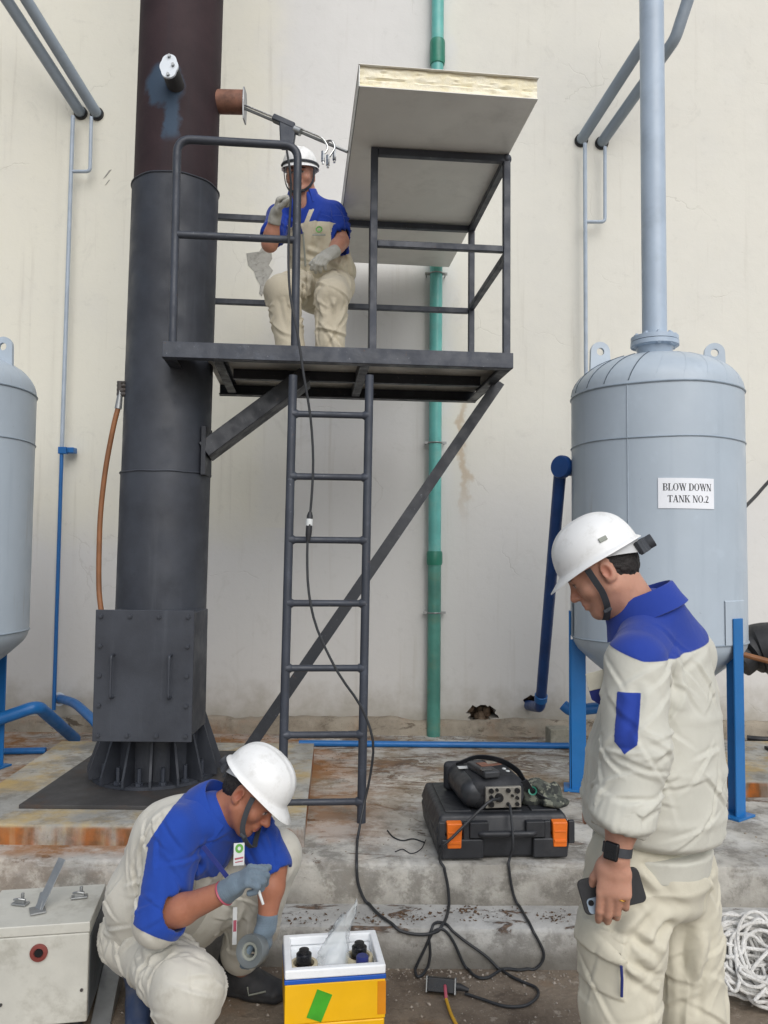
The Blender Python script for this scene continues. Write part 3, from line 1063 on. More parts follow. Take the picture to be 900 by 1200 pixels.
# a true rectangle fitted to the four corners
ya_ = math.radians(6.2)
ex = Vector((math.cos(ya_), math.sin(ya_), 0)); wid = (q1 - q0).length * 1.005
ey = UZ.cross(ex)
PLn = (WALL_Y - .12 - q0.y - wid * math.sin(ya_))
IP = thing('insulated_panel', 'white faced insulation panel with broken yellow foam edge lying across the guardrails', 'panel', q0 + ex * wid / 2 + ey * PLn / 2)
org = q0
def psheet(name, z0, z1, grow, mat):
    b = MB().prism([(-grow, -grow), (wid + grow, -grow), (wid + grow, PLn + grow), (-grow, PLn + grow)], org + UZ * z0, ex, ey, UZ * (z1 - z0))
    return b.build(name, mat, IP, smooth=False)
psheet('lower_sheet', 0, .003, 0, M['sheet'])
psheet('upper_sheet', .1, .103, .004, M['sheet'])
b = MB()
nxf, nzf = 90, 12
vs_, fs = [], []
for i in range(nxf + 1):
    for j in range(nzf + 1):
        u, v = i / nxf * wid, .003 + .097 * j / nzf
        e = vnoise1(u * 18, j * .31) * .007 + vnoise1(u * 55 + j * 7.7, 3) * .004 + (.004 if .35 < j / nzf < .45 else 0)
        if j in (0, nzf): e *= .3
        vs_.append(org + ex * min(max(u, .001), wid - .001) + ey * (.012 + e) + UZ * v)
for i in range(nxf):
    for j in range(nzf):
        a = i * (nzf + 1) + j
        fs.append((a, a + nzf + 1, a + nzf + 2, a + 1))
b.add(vs_, fs)
b.prism([(0.002, .04), (wid - .002, .04), (wid - .002, PLn), (.002, PLn)], org + UZ * .0035, ex, ey, UZ * .096)
b.build('foam_core', M['foam'], IP, fix=False)
b = MB().box(org + ex * .0 + ey * PLn / 2 + UZ * .05, (.004, PLn, .1), Matrix((ex, ey, UZ)).transposed())
b.build('side_trim', M['galv'], IP, smooth=False)
b = MB().ball(org + ex * .16 + ey * .05 + UZ * .107, (.03, .02, .012), n=10, m=6).tube([org + ex * .2 + ey * .06 + UZ * .106, org + ex * .24 + ey * .05 + UZ * .112, org + ex * .27 + ey * .08 + UZ * .106], .004, 6)
tag(b.build('tar_lump', M['rubber'], None, org=org + ex * .16 + ey * .05 + UZ * .103), 'small dark lump lying on top of the insulation panel', 'debris')

# ------------------------------------------------------------------ blow-down tanks
TR = .455
TC = Vector((1.502, 4.4, Z2))
TCL = Vector((-2.432, 4.4, Z2))
ZB, ZTOP = 1.165, P(768, 445, 4.4 - TR).z      # cylinder bottom / top seam
ZS2 = P(768, 510, 4.4 - TR).z
DH = .235


def tank(org, label, seed, legs):
    T = thing('blow_down_tank', label, 'tank', org, 'blow-down tanks')
    h = lambda z: z - org.z
    b = MB().lathe([(TR, h(ZB)), (TR, h(ZTOP))], org, n=96)
    b.build('shell', M['tank'], T)
    prof = [(TR * math.cos(a), h(ZTOP) + DH * math.sin(a) ** .9) for a in [PI / 2 * k / 14 for k in range(15)]]
    MB().lathe(prof, org, n=96).build('dome', M['tank'], T)
    prof = [(TR * q_, h(ZB) - z_) for q_, z_ in ((1, 0), (.985, .03), (.94, .065), (.80, .125), (.6, .20), (.4, .27), (.25, .31), (.22, .33), (.22, .36), (0, .36))]
    MB().lathe(prof[::-1], org, n=96).build('bottom_dish', M['tank'], T)
    for z, r in ((ZTOP, .006), (ZS2, .0045), (ZB, .005)):
        MB().tube([org + Vector((math.cos(a) * (TR + .001), math.sin(a) * (TR + .001), h(z) + .002 * math.sin(5 * a + z))) for a in [2 * PI * k / 100 for k in range(100)]], r, 6, closed=True).build('weld_seam', M['seam'], T)
    MB().bar(org + Vector((math.cos(-2.2) * TR, math.sin(-2.2) * TR, h(ZB))), org + Vector((math.cos(-2.2) * TR, math.sin(-2.2) * TR, h(ZTOP))), .006, .006).build('weld_seam', M['seam'], T)
    # sheet laps on the dome
    for k in range(22):
        a0 = 2 * PI * k / 22 + .1 + random.uniform(-.02, .02)
        pts = []
        for i in range(8):
            t = .05 + (PI / 2 - .05) * (i / 7) * .62
            tw = a0 + i * .025
            pts.append(org + Vector((math.cos(tw) * TR * math.cos(t), math.sin(tw) * TR * math.cos(t), h(ZTOP) + DH * math.sin(t) ** .9 + .001)))
        open_ = (math.cos(a0) < -.35)
        MB().tube(pts, .0032 if open_ else .0007, 5).build('dome_seam', M['crack'] if open_ else M['tank'], T)
    # lifting lugs
    for a in (PI + .12, -.12) if org is TC or seed == 2 else (-.1, PI):
        d = Vector((math.cos(a), math.sin(a), 0))
        n = Vector((-d.y, d.x, 0))
        base = org + d * (TR * .70) + Vector((0, 0, h(ZTOP) + DH * .62))
        out, inn = [], []
        for k in range(13):
            t = PI * k / 12
            out.append((.055 * math.cos(t), .10 + .055 * math.sin(t)))
        poly = [(.06, -.05)] + out + [(-.06, -.03)]
        bm = bmesh.new()
        ol = [bm.verts.new(base + d * p[0] + Vector((0, 0, p[1])) - n * .009 - org) for p in poly]
        il = [bm.verts.new(base + d * (.022 * math.cos(2 * PI * k / 14)) + Vector((0, 0, .10 + .022 * math.sin(2 * PI * k / 14))) - n * .009 - org) for k in range(14)]
        es = [bm.edges.new((ol[i], ol[(i + 1) % len(ol)])) for i in range(len(ol))] + [bm.edges.new((il[i], il[(i + 1) % 14])) for i in range(14)]
        bmesh.ops.triangle_fill(bm, use_beauty=True, edges=es)
        r = bmesh.ops.extrude_face_region(bm, geom=bm.faces[:])
        for v in [g for g in r['geom'] if isinstance(g, bmesh.types.BMVert)]:
            v.co += n * .018
        bmesh.ops.recalc_face_normals(bm, faces=bm.faces)
        me = bpy.data.meshes.new('lifting_lug')
        bm.to_mesh(me)
        bm.free()
        link_mesh('lifting_lug', me, M['tank'], T, org)
    for a in legs:
        d = Vector((math.cos(a), math.sin(a), 0))
        n = Vector((-d.y, d.x, 0))
        c = org + d * (TR + .012)
        # angle-section leg
        b = MB()
        Rm = Matrix((n, d, UZ)).transposed()
        zt = 1.30
        b.box(c + UZ * (h(zt) / 2) + d * .0, (.082, .010, h(zt)), Rm)
        b.box(c + UZ * (h(zt) / 2) + n * .046 - d * .045 , (.009, .078, h(zt)), Rm) if False else None
        b.box(c + UZ * (h(ZB - .02) / 2) - d * .045 + n * .036, (.010, .08, h(ZB - .02)), Rm)
        lg = b.build('leg', M['leg'], T, bevel=.003)
        MB().box(c + UZ * .006 - d * .03, (.15, .13, .012), Rm).build('foot_plate', M['leg'], lg, bevel=.002)
        b = MB()
        vs_, fs = [], []
        for i in range(9):
            for rr, hh in ((TR + .0015, h(ZB + .0)), (TR + .007, h(ZB + .004)), (TR + .007, h(1.385)), (TR + .0015, h(1.39))):
                aa = a + (i - 4) / 4 * .19
                vs_.append(org + Vector((math.cos(aa) * rr, math.sin(aa) * rr, hh)))
        for i in range(8):
            for j in range(3):
                fs.append((i * 4 + j, i * 4 + j + 1, i * 4 + j + 5, i * 4 + j + 4))
        b.add(vs_, fs)
        b.build('leg_pad', M['tank'], T)
    return T


TK = tank(TC, 'grey tank with a vent pipe on top and a BLOW DOWN TANK NO.2 notice', 2, (math.radians(168), math.radians(-54), math.radians(66)))
TKL = tank(TCL, 'grey tank cut off by the photo edge, standing left of the dark stack', 1, (math.radians(73), math.radians(-62), math.radians(190)))
# vent pipe with its flange
zt = ZTOP + DH
b = MB().cyl((TC.x, TC.y, zt - .01), (TC.x, TC.y, zt + .07), .085, n=36)
b.lathe([(.088, .0), (.10, .05), (.13, .058), (.13, .082), (.0, .082)], (TC.x, TC.y, zt - .005), n=40)
b.build('nozzle', M['vent'], TK)
b = MB().lathe([(0, .086), (.128, .086), (.128, .110), (.075, .110)], (TC.x, TC.y, zt - .005), n=40)
b.build('pipe_flange', M['vent'], TK)
b = MB().lathe([(0, .081), (.122, .0815), (.122, .0865), (0, .087)], (TC.x, TC.y, zt - .005), n=40)
b.build('gasket', M['rubber'], TK)
b = MB().lathe([(.067, .10), (.067, 4.0), (0, 4.0)], (TC.x, TC.y, zt), n=40)
b.build('vent_pipe', M['vent'], TK)
fb = MB().cyl((0, 0, -.042), (0, 0, .034), .008, n=8).cyl((0, 0, -.04), (0, 0, -.026), .016, n=6).cyl((0, 0, .014), (0, 0, .026), .016, n=6)
f0 = None
for k in range(10):
    a = 2 * PI * (k + .3) / 10
    pos = Vector((TC.x + math.cos(a) * .108, TC.y + math.sin(a) * .108, zt - .005 + .083 + .008))
    if f0 is None:
        f0 = fb.build('flange_bolt', M['vent'], TK, org=(0, 0, 0))
        f0.location = pos - TC
    else:
        inst(f0, 'flange_bolt', TK, pos, (0, 0, a))
# the notice, curved round the shell
sgl, sgr = 771.0, 836.5
def cyl_hit(px, py):
    v = ray(px, py)
    dx, dy = EYE.x - TC.x, EYE.y - TC.y
    R_ = TR + .004
    A, B_, C_ = v.x ** 2 + v.y ** 2, 2 * (v.x * dx + v.y * dy), dx * dx + dy * dy - R_ * R_
    t = (-B_ - math.sqrt(B_ * B_ - 4 * A * C_)) / (2 * A)
    q = EYE + v * t
    return math.atan2(q.y - TC.y, q.x - TC.x), q.z
a0, z1_ = cyl_hit(sgl, 560)
a1, _z = cyl_hit(sgr, 560)
_, z0_ = cyl_hit(803, 595.5)
def on_shell(u, v, r):
    a = a0 + (a1 - a0) * u
    return Vector((TC.x + math.cos(a) * (TR + r), TC.y + math.sin(a) * (TR + r), z0_ + (z1_ - z0_) * v + .006 * u * -.4))
b = MB()
n = 14
vs_ = [on_shell(i / n, j, r) for i in range(n + 1) for j in (0, 1) for r in (.001, .0035)]
fs = []
for i in range(n):
    a = i * 4
    fs += [(a + 1, a + 5, a + 7, a + 3), (a, a + 2, a + 6, a + 4), (a, a + 4, a + 5, a + 1), (a + 2, a + 3, a + 7, a + 6)]
fs += [(0, 1, 3, 2), (n * 4, n * 4 + 2, n * 4 + 3, n * 4 + 1)]
b.add(vs_, fs)
sign = b.build('notice', M['paper'], TK, smooth=False)

# serif capitals drawn as thick and thin strokes on a 0..1 tall box
TN, TKN = .055, .17
def hbar(x0, x1, y, t=TN): return [(x0, y), (x1, y), (x1, y + t), (x0, y + t)]
def vbar(x, y0=0, y1=1, t=TKN): return [(x, y0), (x + t, y0), (x + t, y1), (x, y1)]
def serif(x, y, t=TKN, o=.09): return hbar(x - o, x + t + o, y)
def arc(cx, cy, rx, ry, t0, t1, thick, thin, n=14):
    qs = []
    for i in range(n):
        ta, tb = t0 + (t1 - t0) * i / n, t0 + (t1 - t0) * (i + 1) / n
        q = []
        for t, f in ((ta, 0), (tb, 0), (tb, 1), (ta, 1)):
            th = thin + (thick - thin) * abs(math.cos(t))
            thy = thin
            q.append((cx + math.cos(t) * (rx - f * th), cy + math.sin(t) * (ry - f * thy)))
        qs.append(q)
    return qs
def diag(x0, y0, x1, y1, t): return [(x0, y0), (x0 + t, y0), (x1 + t, y1), (x1, y1)]
GL = {
    'B': (.72, [vbar(.1), serif(.1, 0), serif(.1, 1 - TN), hbar(.2, .42, 0), hbar(.2, .40, .5), hbar(.2, .40, 1 - TN)] + arc(.40, .765, .24, .235, -PI / 2, PI / 2, .15, TN) + arc(.42, .265, .27, .265, -PI / 2, PI / 2, .16, TN)),
    'L': (.68, [vbar(.1), serif(.1, 0), serif(.1, 1 - TN), hbar(.2, .62, 0), vbar(.58, 0, .28, .06)]),
    'O': (.80, arc(.40, .5, .37, .51, 0, 2 * PI, .17, TN, 26)),
    'W': (1.04, [diag(.36 - .02, 0, .06, 1, .15), diag(.30, 0, .52, 1, .07), diag(.72, 0, .46, 1, .15), diag(.70, 0, .94, 1, .07), hbar(-.02, .30, 1 - TN), hbar(.38, .66, 1 - TN), hbar(.84, 1.06, 1 - TN)]),
    'D': (.78, [vbar(.1), serif(.1, 0), serif(.1, 1 - TN), hbar(.2, .38, 0), hbar(.2, .38, 1 - TN)] + arc(.36, .5, .38, .5, -PI / 2, PI / 2, .17, TN, 16)),
    'N': (.82, [vbar(.12, 0, 1, .06), vbar(.66, 0, 1, .06), diag(.56, 0, .10, 1, .16), serif(.12, 0, .06), hbar(.0, .2, 1 - TN), serif(.66, 1 - TN, .06)]),
    'T': (.74, [vbar(.29), serif(.29, 0), hbar(.04, .71, 1 - TN), vbar(.04, .74, 1, .05), vbar(.66, .74, 1, .05)]),
    'A': (.80, [diag(.08, 0, .37, 1, .07), diag(.56, 0, .33, 1, .16), hbar(.2, .58, .3), serif(.08, 0, .06), serif(.57, 0, .14)]),
    'K': (.82, [vbar(.1), serif(.1, 0), serif(.1, 1 - TN), diag(.26, .44, .62, 1, .07), diag(.58, 0, .34, .56, .17), serif(.60, 0, .14), hbar(.5, .8, 1 - TN)]),
    '.': (.32, arc(.15, .08, .09, .09, 0, 2 * PI, .09, .09, 10)),
    '2': (.56, arc(.27, .74, .24, .26, -.6, PI * .95, .15, TN) + [diag(.04, .06, .37, .62, .13), hbar(.04, .52, 0, .13)]),
    ' ': (.34, []),
}
def text_on(word, u0, u1, v0, v1):
    tot = sum(GL[c][0] for c in word)
    b = MB()
    x = 0
    for c in word:
        wd, qs = GL[c]
        for q in qs:
            pts = [on_shell(u0 + (u1 - u0) * (x + p[0]) / tot, v0 + (v1 - v0) * p[1], r) for r in (.0036, .0042) for p in q]
            b.hexa(pts)
        x += wd
    return b
text_on('BLOW DOWN', .075, .945, .585, .82).build('lettering', M['ink'], sign, smooth=False)
text_on('TANK NO.2', .155, .89, .20, .43).build('lettering', M['ink'], sign, smooth=False)

# ------------------------------------------------------------------ pipes on the wall
def pipe(name, label, cat, pts, r, mat, group=None, rc=.05, n=14, **kw):
    b = MB().tube(round_corner(pts, rc), r, n)
    o = b.build(name, mat, None, org=pts[0])
    return tag(o, label, cat, group)


def steam(px, py, label, pts, r=.04):
    w0 = P(px, py, WALL_Y)
    T = thing('steam_pipe', label, 'pipe', w0, 'grey pipes through the wall')
    full = [w0 + Vector((0, .15, 0)), w0 + Vector((0, -.045, 0))] + pts(w0)
    MB().tube(round_corner(full, .045), r, 18).build('pipe_run', M['steam'], T)
    d = (full[1] - full[0]).normalized()
    b = MB()
    b.lathe([(r + .001, .13), (r + .002, .175), (r + .010, .165), (r + .011, .14)], w0 - d * .15, axis=d, n=24)  # black ring stands in for the shade inside the pipe's wall hole
    b.build('hole_shade_ring', M['rubber'], T)
    return w0


sp1 = steam(95, 133, 'grey steam pipe leaving the wall, nearer the left edge of the photo', lambda w0: [P(8, 0, 5.25), P(-60, -102, 4.85)])
sp2 = steam(114, 134, 'grey steam pipe leaving the wall between its twin and the stack', lambda w0: [P(31, 0, 5.25), P(-35, -110, 4.85)])
sp3 = steam(681, 165, 'grey steam pipe passing behind the vent pipe, farther from it at the wall', lambda w0: [P(766, 32, 5.2), P(775, -60, 5.1)])
sp4 = steam(705, 168, 'grey steam pipe reappearing right of the vent pipe and bending upward', lambda w0: [P(791, 46, 5.2), P(808, -6, 5.12), P(822, -60, 5.0)])

dy = WALL_Y - .09
DL = thing('drain_line', 'thin drain line on the wall, grey above and blue below, left of the stack', 'pipe', P(72, 500, dy))
a_, c_ = P(85.5, 136, dy), P(72.5, 525, dy)
c2 = P(63, 832, dy)
MB().tube([a_, c_], .0145, 10).tube(round_corner([P(107, 137, dy), P(105.5, 201, dy), P(84, 201, dy)], .03), .0125, 10).build('grey_run', M['drain'], DL)
MB().tube([c_, c2], .0135, 10).build('blue_run', M['blue'], DL)
b = MB().box(P(74, 528, dy), (.06, .045, .05)).box(P(81, 528, dy + .03), (.09, .07, .04))
b.build('wall_bracket', M['blue'], DL, bevel=.004)
DL2 = thing('drain_line', 'thin grey drain line on the wall between drainpipe and tank', 'pipe', P(686, 300, dy))
b = MB().tube([P(685.5, 168, dy), P(686.5, 420, dy), P(689, 700, dy)], .0145, 10).tube(round_corner([P(709, 172, dy), P(709, 260, dy), P(687, 260, dy)], .03), .0125, 10)
b.build('grey_run', M['drain'], DL2)

# green drainpipe
gy = WALL_Y - .065
GP = thing('drainpipe', 'green plastic drainpipe running down the wall behind the platform', 'drainpipe', PZ(509, 866, Z2 + .01))
gp = lambda py: P(513 - 5 * py / 860, py, gy)
MB().tube([gp(-150), gp(66)], .046, 22).build('pipe_length', M['teal'], GP)
MB().tube([gp(66), gp(654)], .046, 22).build('pipe_length', M['teal'], GP)
g_end = gp(866)
MB().tube([gp(654), g_end], .048, 22).build('pipe_length', M['green'], GP)
for y0, y1 in ((48, 76), (646, 662)):
    MB().tube([gp(y0), gp(y0 + 3), gp(y1 - 3), gp(y1)], [.053, .057, .057, .053], 22).build('coupling', M['greenk'], GP)
for y0 in (321, 519, 718):
    c = gp(y0)
    b = MB().tube([c + Vector((math.cos(a) * .05, math.sin(a) * .05, 0)) for a in [2 * PI * k / 24 for k in range(24)]], .005, 6, closed=True)
    b.box(c + Vector((.062, .0, 0)), (.04, .012, .018)).box(c + Vector((-.062, 0, 0)), (.04, .012, .018))
    b.cyl(c + Vector((.068, -.01, 0)), c + Vector((.068, .08, 0)), .005, n=8).cyl(c + Vector((-.068, -.01, 0)), c + Vector((-.068, .08, 0)), .005, n=8)
    b.build('pipe_clamp', M['galv'], GP)

# navy pipe from the tank to the broken hole
NP = thing('overflow_pipe', 'dark blue pipe with round blind flange running from tank to broken hole', 'pipe', P(632, 830, 5.5))
n0, n1, n2 = P(656.5, 552, 4.55), P(633, 829, 5.52), P(616, 826, WALL_Y + .1)
MB().tube(round_corner([n0, n1, n2], .05), .036, 18).build('pipe_run', M['navy'], NP)
fc = P(657, 547, 4.5)
fd = (Vector((TC.x, TC.y, fc.z)) - fc).normalized()
b = MB().lathe([(0, -.014), (.06, -.012), (.066, -.002), (.066, .022), (.046, .03), (.046, .25), (0, .25)], fc, axis=Vector((.75, .66, 0)).normalized(), n=28)
b.build('flange', M['navy'], NP)
b = MB().box(n1 + Vector((.03, .02, .0)), (.05, .06, .1)) if False else MB().lathe([(.038, 0), (.044, .004), (.044, .05), (.038, .054)], n1 + (n0 - n1).normalized() * .06, axis=n0 - n1, n=18)
b.build('elbow_collar', M['blue'], NP)

pipe('drain_pipe', 'short blue pipe coming out under the lettered tank', 'pipe', [P(660, 826, 4.95), P(668, 833, 4.93), P(715, 828, 4.9), TC + Vector((0, 0, .59))], .034, M['blue'])
pipe('drain_pipe', 'blue elbowed pipe on the ground behind the left tank leg', 'pipe', [Vector((TCL.x, 4.6, .66)), P(-10, 846, 4.75), P(44, 827, 4.8), PZ(88, 866, Z2 + .03)], .037, M['blue'], rc=.07)
pipe('drain_pipe', 'blue pipe curving out of the wall and disappearing behind the access door', 'pipe', [P(66, 818, WALL_Y + .1), P(72, 819, 5.72), P(88, 824, 5.45), P(112, 846, 5.1), P(135, 880, 4.9)], .03, M['blue'], rc=.1)
c = P(70, 819, WALL_Y - .003)
tag(MB().lathe([(.045, .0), (.05, -.012), (.034, -.012)], c, axis=(0, 1, 0), n=18).build('wall_collar', M['cap'], None, org=c), 'pale ring round the blue pipe where it leaves the wall', 'collar')
pipe('ground_pipe', 'thin blue pipe lying along the foot of the wall behind the ladder', 'pipe', [Vector((PZ(352, 871, Z2).x, PZ(450, 872, Z2 + .02).y, Z2 + .021)), Vector((PZ(660, 871, Z2).x, PZ(450, 872, Z2 + .02).y, Z2 + .021))], .02, M['blue'])
pipe('ground_pipe', 'thin blue pipe lying on the ground under the left tank', 'pipe', [Vector((-3.2, 5.02, Z2 + .021)), Vector((PZ(73, 872, Z2).x, 5.15, Z2 + .021))], .02, M['blue'])

# concrete block behind the tank leg
c = PZ(656, 877, Z2)
bk = MB().box(c + Vector((0, .05, .065)), (.145, .12, .13), Matrix.Rotation(.1, 3, 'Z'))
tag(bk.build('concrete_block', M['block'], None, org=c, bevel=.008), 'small rough concrete block at the end of the blue ground pipe', 'block')

# hose on the stack
HS = thing('rubber_hose', 'bowed orange-brown rubber hose hanging from a valve on the stack', 'hose', P(118, 712, 4.2))
MB().tube(smooth_path([P(118.5, 716, 4.12), P(116, 690, 4.15), P(116, 650, 4.17), P(118, 600, 4.19), P(124, 548, 4.2), P(133, 500, 4.21), P(139, 476, 4.22)], 8), .0135, 14).build('hose_run', M['hose'], HS)
MB().tube([P(138.5, 479, 4.22), P(140, 468, 4.22), P(141, 458, 4.22)], [.019, .016, .014], 12).build('hose_end', M['galv'], HS)
b = MB()
for k, py in enumerate((462, 457, 452, 448)):
    b.cyl(P(140, py, 4.22) + Vector((-.012, 0, 0)), P(140, py, 4.22) + Vector((.05, 0, 0)), .014 - .002 * k, n=10)
b.cyl(P(140, 464, 4.22), P(140.5, 447, 4.22), .015, n=8).cyl(P(140, 458, 4.22), P(140, 458, 4.22) + Vector((.1, .05, 0)), .02, n=8)
b.build('valve', M['plate'], HS, bevel=.002)
# bundle and lines at the far right
DU = thing('lagged_duct', 'black wrapped duct coming out beside the lettered tank', 'duct', P(895, 770, 4.7))
MB().tube(smooth_path([P(865, 775, 4.75), P(885, 762, 4.75), P(915, 760, 4.7), P(980, 772, 4.6)], 6), [.10] * 4 + [.135] * 3 + [.15] * 12, 20).build('wrapping', M['rubber'], DU)
MB().tube([P(860, 764, 4.55), P(905, 776, 4.5), P(960, 788, 4.5)], .016, 10).build('copper_line', M['hose'], DU)
MB().tube([P(910, 775, 4.65), P(960, 775, 4.64), PZ(950, 900, Z2)], .05, 10).build('duct_support', M['rubber'], DU)
tag(MB().tube(smooth_path([P(870, 597, 4.9), P(885, 582, 5.1), P(905, 560, 5.3), P(960, 505, 5.7), P(970, 495, WALL_Y + .02)], 6), .011, 8).build('wall_cable', M['rubber'], None, org=P(905, 560, 5.3)), 'short black cable rising right of the lettered tank', 'cable')
c = Vector((PZ(895, 884, Z2).x + .05, 5.05, Z2))
tag(MB().box(Vector((c.x + .1, 4.95, ZP + .012)), (.5, .28, .02), Matrix.Rotation(.05, 3, 'Z')).build('rubber_mat', M['rubber'], None, org=(c.x + .1, 4.95, ZP), bevel=.004), 'flat black mat lying on the rusty plinth right of the tank', 'mat')
tag(MB().tube(smooth_path([Vector((PZ(862, 861, Z2).x, 5.7, Z2 + .02)), Vector((PZ(885, 862, Z2).x, 5.66, Z2 + .02)), Vector((PZ(930, 860, Z2).x, 5.7, Z2 + .02))], 5), .018, 8).build('ground_cable', M['rubber'], None, org=Vector((PZ(885, 862, Z2).x, 5.66, Z2))), 'black cable lying along the foot of the wall beyond the tank', 'cable')

# ------------------------------------------------------------------ bodies and cloth: distance fields turned into one skin
def nv(v): return np.array(v, dtype=np.float32)
def unit(v):
    v = np.array(v, dtype=float)
    return v / (np.linalg.norm(v) + 1e-12)


_LAT = RNG.random((32, 32, 32)).astype(np.float32)


def vnoise(Q):
    """smooth value noise, -0.5..0.5, at points Q (n,3)"""
    Q = np.asarray(Q, dtype=np.float32)
    i = np.floor(Q).astype(int)
    f = Q - i
    f = f * f * (3 - 2 * f)
    r = 0
    for dx in (0, 1):
        for dy_ in (0, 1):
            for dz in (0, 1):
                wgt = (f[:, 0] if dx else 1 - f[:, 0]) * (f[:, 1] if dy_ else 1 - f[:, 1]) * (f[:, 2] if dz else 1 - f[:, 2])
                r = r + wgt * _LAT[(i[:, 0] + dx) % 32, (i[:, 1] + dy_) % 32, (i[:, 2] + dz) % 32]
    return r - .5


class SDF:
    def __init__(s, lo, hi, h):
        s.h = h
        s.lo = np.array(lo, float)
        n = np.ceil((np.array(hi, float) - s.lo) / h).astype(int) + 1
        s.n = n
        s.ax = [(s.lo[k] + h * np.arange(n[k])).astype(np.float32) for k in range(3)]
        s.d = np.full(n, .25, np.float32)

    def sub(s, lo, hi):
        i0 = np.maximum(0, np.floor((np.array(lo) - s.lo) / s.h).astype(int))
        i1 = np.minimum(s.n, np.ceil((np.array(hi) - s.lo) / s.h).astype(int) + 1)
        if np.any(i1 <= i0):
            return None, None
        sl_ = tuple(slice(a, b_) for a, b_ in zip(i0, i1))
        return sl_, np.meshgrid(*[s.ax[k][sl_[k]] for k in range(3)], indexing='ij', sparse=True)

    def put(s, sl_, d, k, mode):
        a = s.d[sl_]
        if mode == 'add':
            if k > 0:
                hh = np.maximum(k - np.abs(a - d), 0) / k
                s.d[sl_] = np.minimum(a, d) - hh * hh * k * .25
            else:
                s.d[sl_] = np.minimum(a, d)
        else:
            d = -d
            if k > 0:
                hh = np.maximum(k - np.abs(a - d), 0) / k
                s.d[sl_] = np.maximum(a, d) + hh * hh * k * .25
            else:
                s.d[sl_] = np.maximum(a, d)

    def cap(s, a, b, ra, rb=None, right=None, k=.02, mode='add', flat=None):
        """tapered capsule; a radius may be (across, deep) measured along `right` and the other axis"""
        a, b = np.array(a, float), np.array(b, float)
        rb = ra if rb is None else rb
        ra = ra if isinstance(ra, (tuple, list)) else (ra, ra)
        rb = rb if isinstance(rb, (tuple, list)) else (rb, rb)
        mx = max(ra + rb if isinstance(ra, tuple) else list(ra) + list(rb)) + k + s.h * 3
        sl_, g = s.sub(np.minimum(a, b) - mx, np.maximum(a, b) + mx)
        if sl_ is None: return s
        ba = b - a
        L2 = float(ba @ ba) + 1e-12
        q = [g[i] - np.float32(a[i]) for i in range(3)]
        t = np.clip((q[0] * ba[0] + q[1] * ba[1] + q[2] * ba[2]) / L2, 0, 1).astype(np.float32)
        q = [q[i] - t * np.float32(ba[i]) for i in range(3)]
        if ra[0] == ra[1] and rb[0] == rb[1]:
            d = np.sqrt(q[0] ** 2 + q[1] ** 2 + q[2] ** 2) - (ra[0] + (rb[0] - ra[0]) * t)
        else:
            A = ba / math.sqrt(L2)
            R = np.array(right, float)
            R = unit(R - A * (R @ A))
            F = np.cross(A, R)
            u = q[0] * R[0] + q[1] * R[1] + q[2] * R[2]
            v = q[0] * F[0] + q[1] * F[1] + q[2] * F[2]
            w_ = q[0] * A[0] + q[1] * A[1] + q[2] * A[2]
            W = ra[0] + (rb[0] - ra[0]) * t
            D = ra[1] + (rb[1] - ra[1]) * t
            mn = np.minimum(W, D) if flat is None else flat
            kk = np.sqrt((u / W) ** 2 + (v / D) ** 2 + (w_ / mn) ** 2)
            g1 = np.sqrt((u / W ** 2) ** 2 + (v / D ** 2) ** 2 + (w_ / mn ** 2) ** 2) + 1e-6
            d = np.where(kk > .3, kk * (kk - 1) / g1, -.05)
            d = np.clip(d, -.25, .25)
        s.put(sl_, d.astype(np.float32), k, mode)
        return s

    def ell(s, c, r, R=None, k=.02, mode='add'):
        """ellipsoid; R columns are its axes"""
        c = np.array(c, float)
        r = (r, r, r) if not isinstance(r, (tuple, list)) else r
        mx = max(r) + k + s.h * 3
        sl_, g = s.sub(c - mx, c + mx)
        if sl_ is None: return s
        q = [g[i] - np.float32(c[i]) for i in range(3)]
        if R is not None:
            R = np.array(R, float)
            q = [q[0] * R[0, j] + q[1] * R[1, j] + q[2] * R[2, j] for j in range(3)]
        k0 = np.sqrt((q[0] / r[0]) ** 2 + (q[1] / r[1]) ** 2 + (q[2] / r[2]) ** 2)
        k1 = np.sqrt((q[0] / r[0] ** 2) ** 2 + (q[1] / r[1] ** 2) ** 2 + (q[2] / r[2] ** 2) ** 2) + 1e-6
        d = np.where(k0 > .2, k0 * (k0 - 1) / k1, -min(r) * .8)
        s.put(sl_, d.astype(np.float32), k, mode)
        return s

    def cut(s, o, n):
        """keep what lies below the plane through o with normal n"""
        n = unit(n)
        o = np.array(o, float)
        g = np.meshgrid(*s.ax, indexing='ij', sparse=True)
        d = (g[0] - o[0]) * n[0] + (g[1] - o[1]) * n[1] + (g[2] - o[2]) * n[2]
        s.d = np.maximum(s.d, d.astype(np.float32))
        return s

    def chain(s, pts, rads, right=None, k=.02):
        for i in range(len(pts) - 1):
            s.cap(pts[i], pts[i + 1], rads[i], rads[i + 1], right, k)
        return s

    def mesh(s):
        d = s.d
        d[0], d[-1] = .1, .1
        d[:, 0], d[:, -1] = .1, .1
        d[:, :, 0], d[:, :, -1] = .1, .1
        ins = d < 0
        nx, ny, nz = d.shape
        cnt = np.zeros((nx - 1, ny - 1, nz - 1), np.int8)
        for i in (0, 1):
            for j in (0, 1):
                for k in (0, 1):
                    cnt += ins[i:nx - 1 + i, j:ny - 1 + j, k:nz - 1 + k]
        act = (cnt > 0) & (cnt < 8)
        ci = np.argwhere(act)
        idx = np.full(act.shape, -1, np.int64)
        idx[act] = np.arange(len(ci))
        acc = np.zeros((len(ci), 3))
        num = np.zeros(len(ci))
        cs = [(i, j, k) for i in (0, 1) for j in (0, 1) for k in (0, 1)]
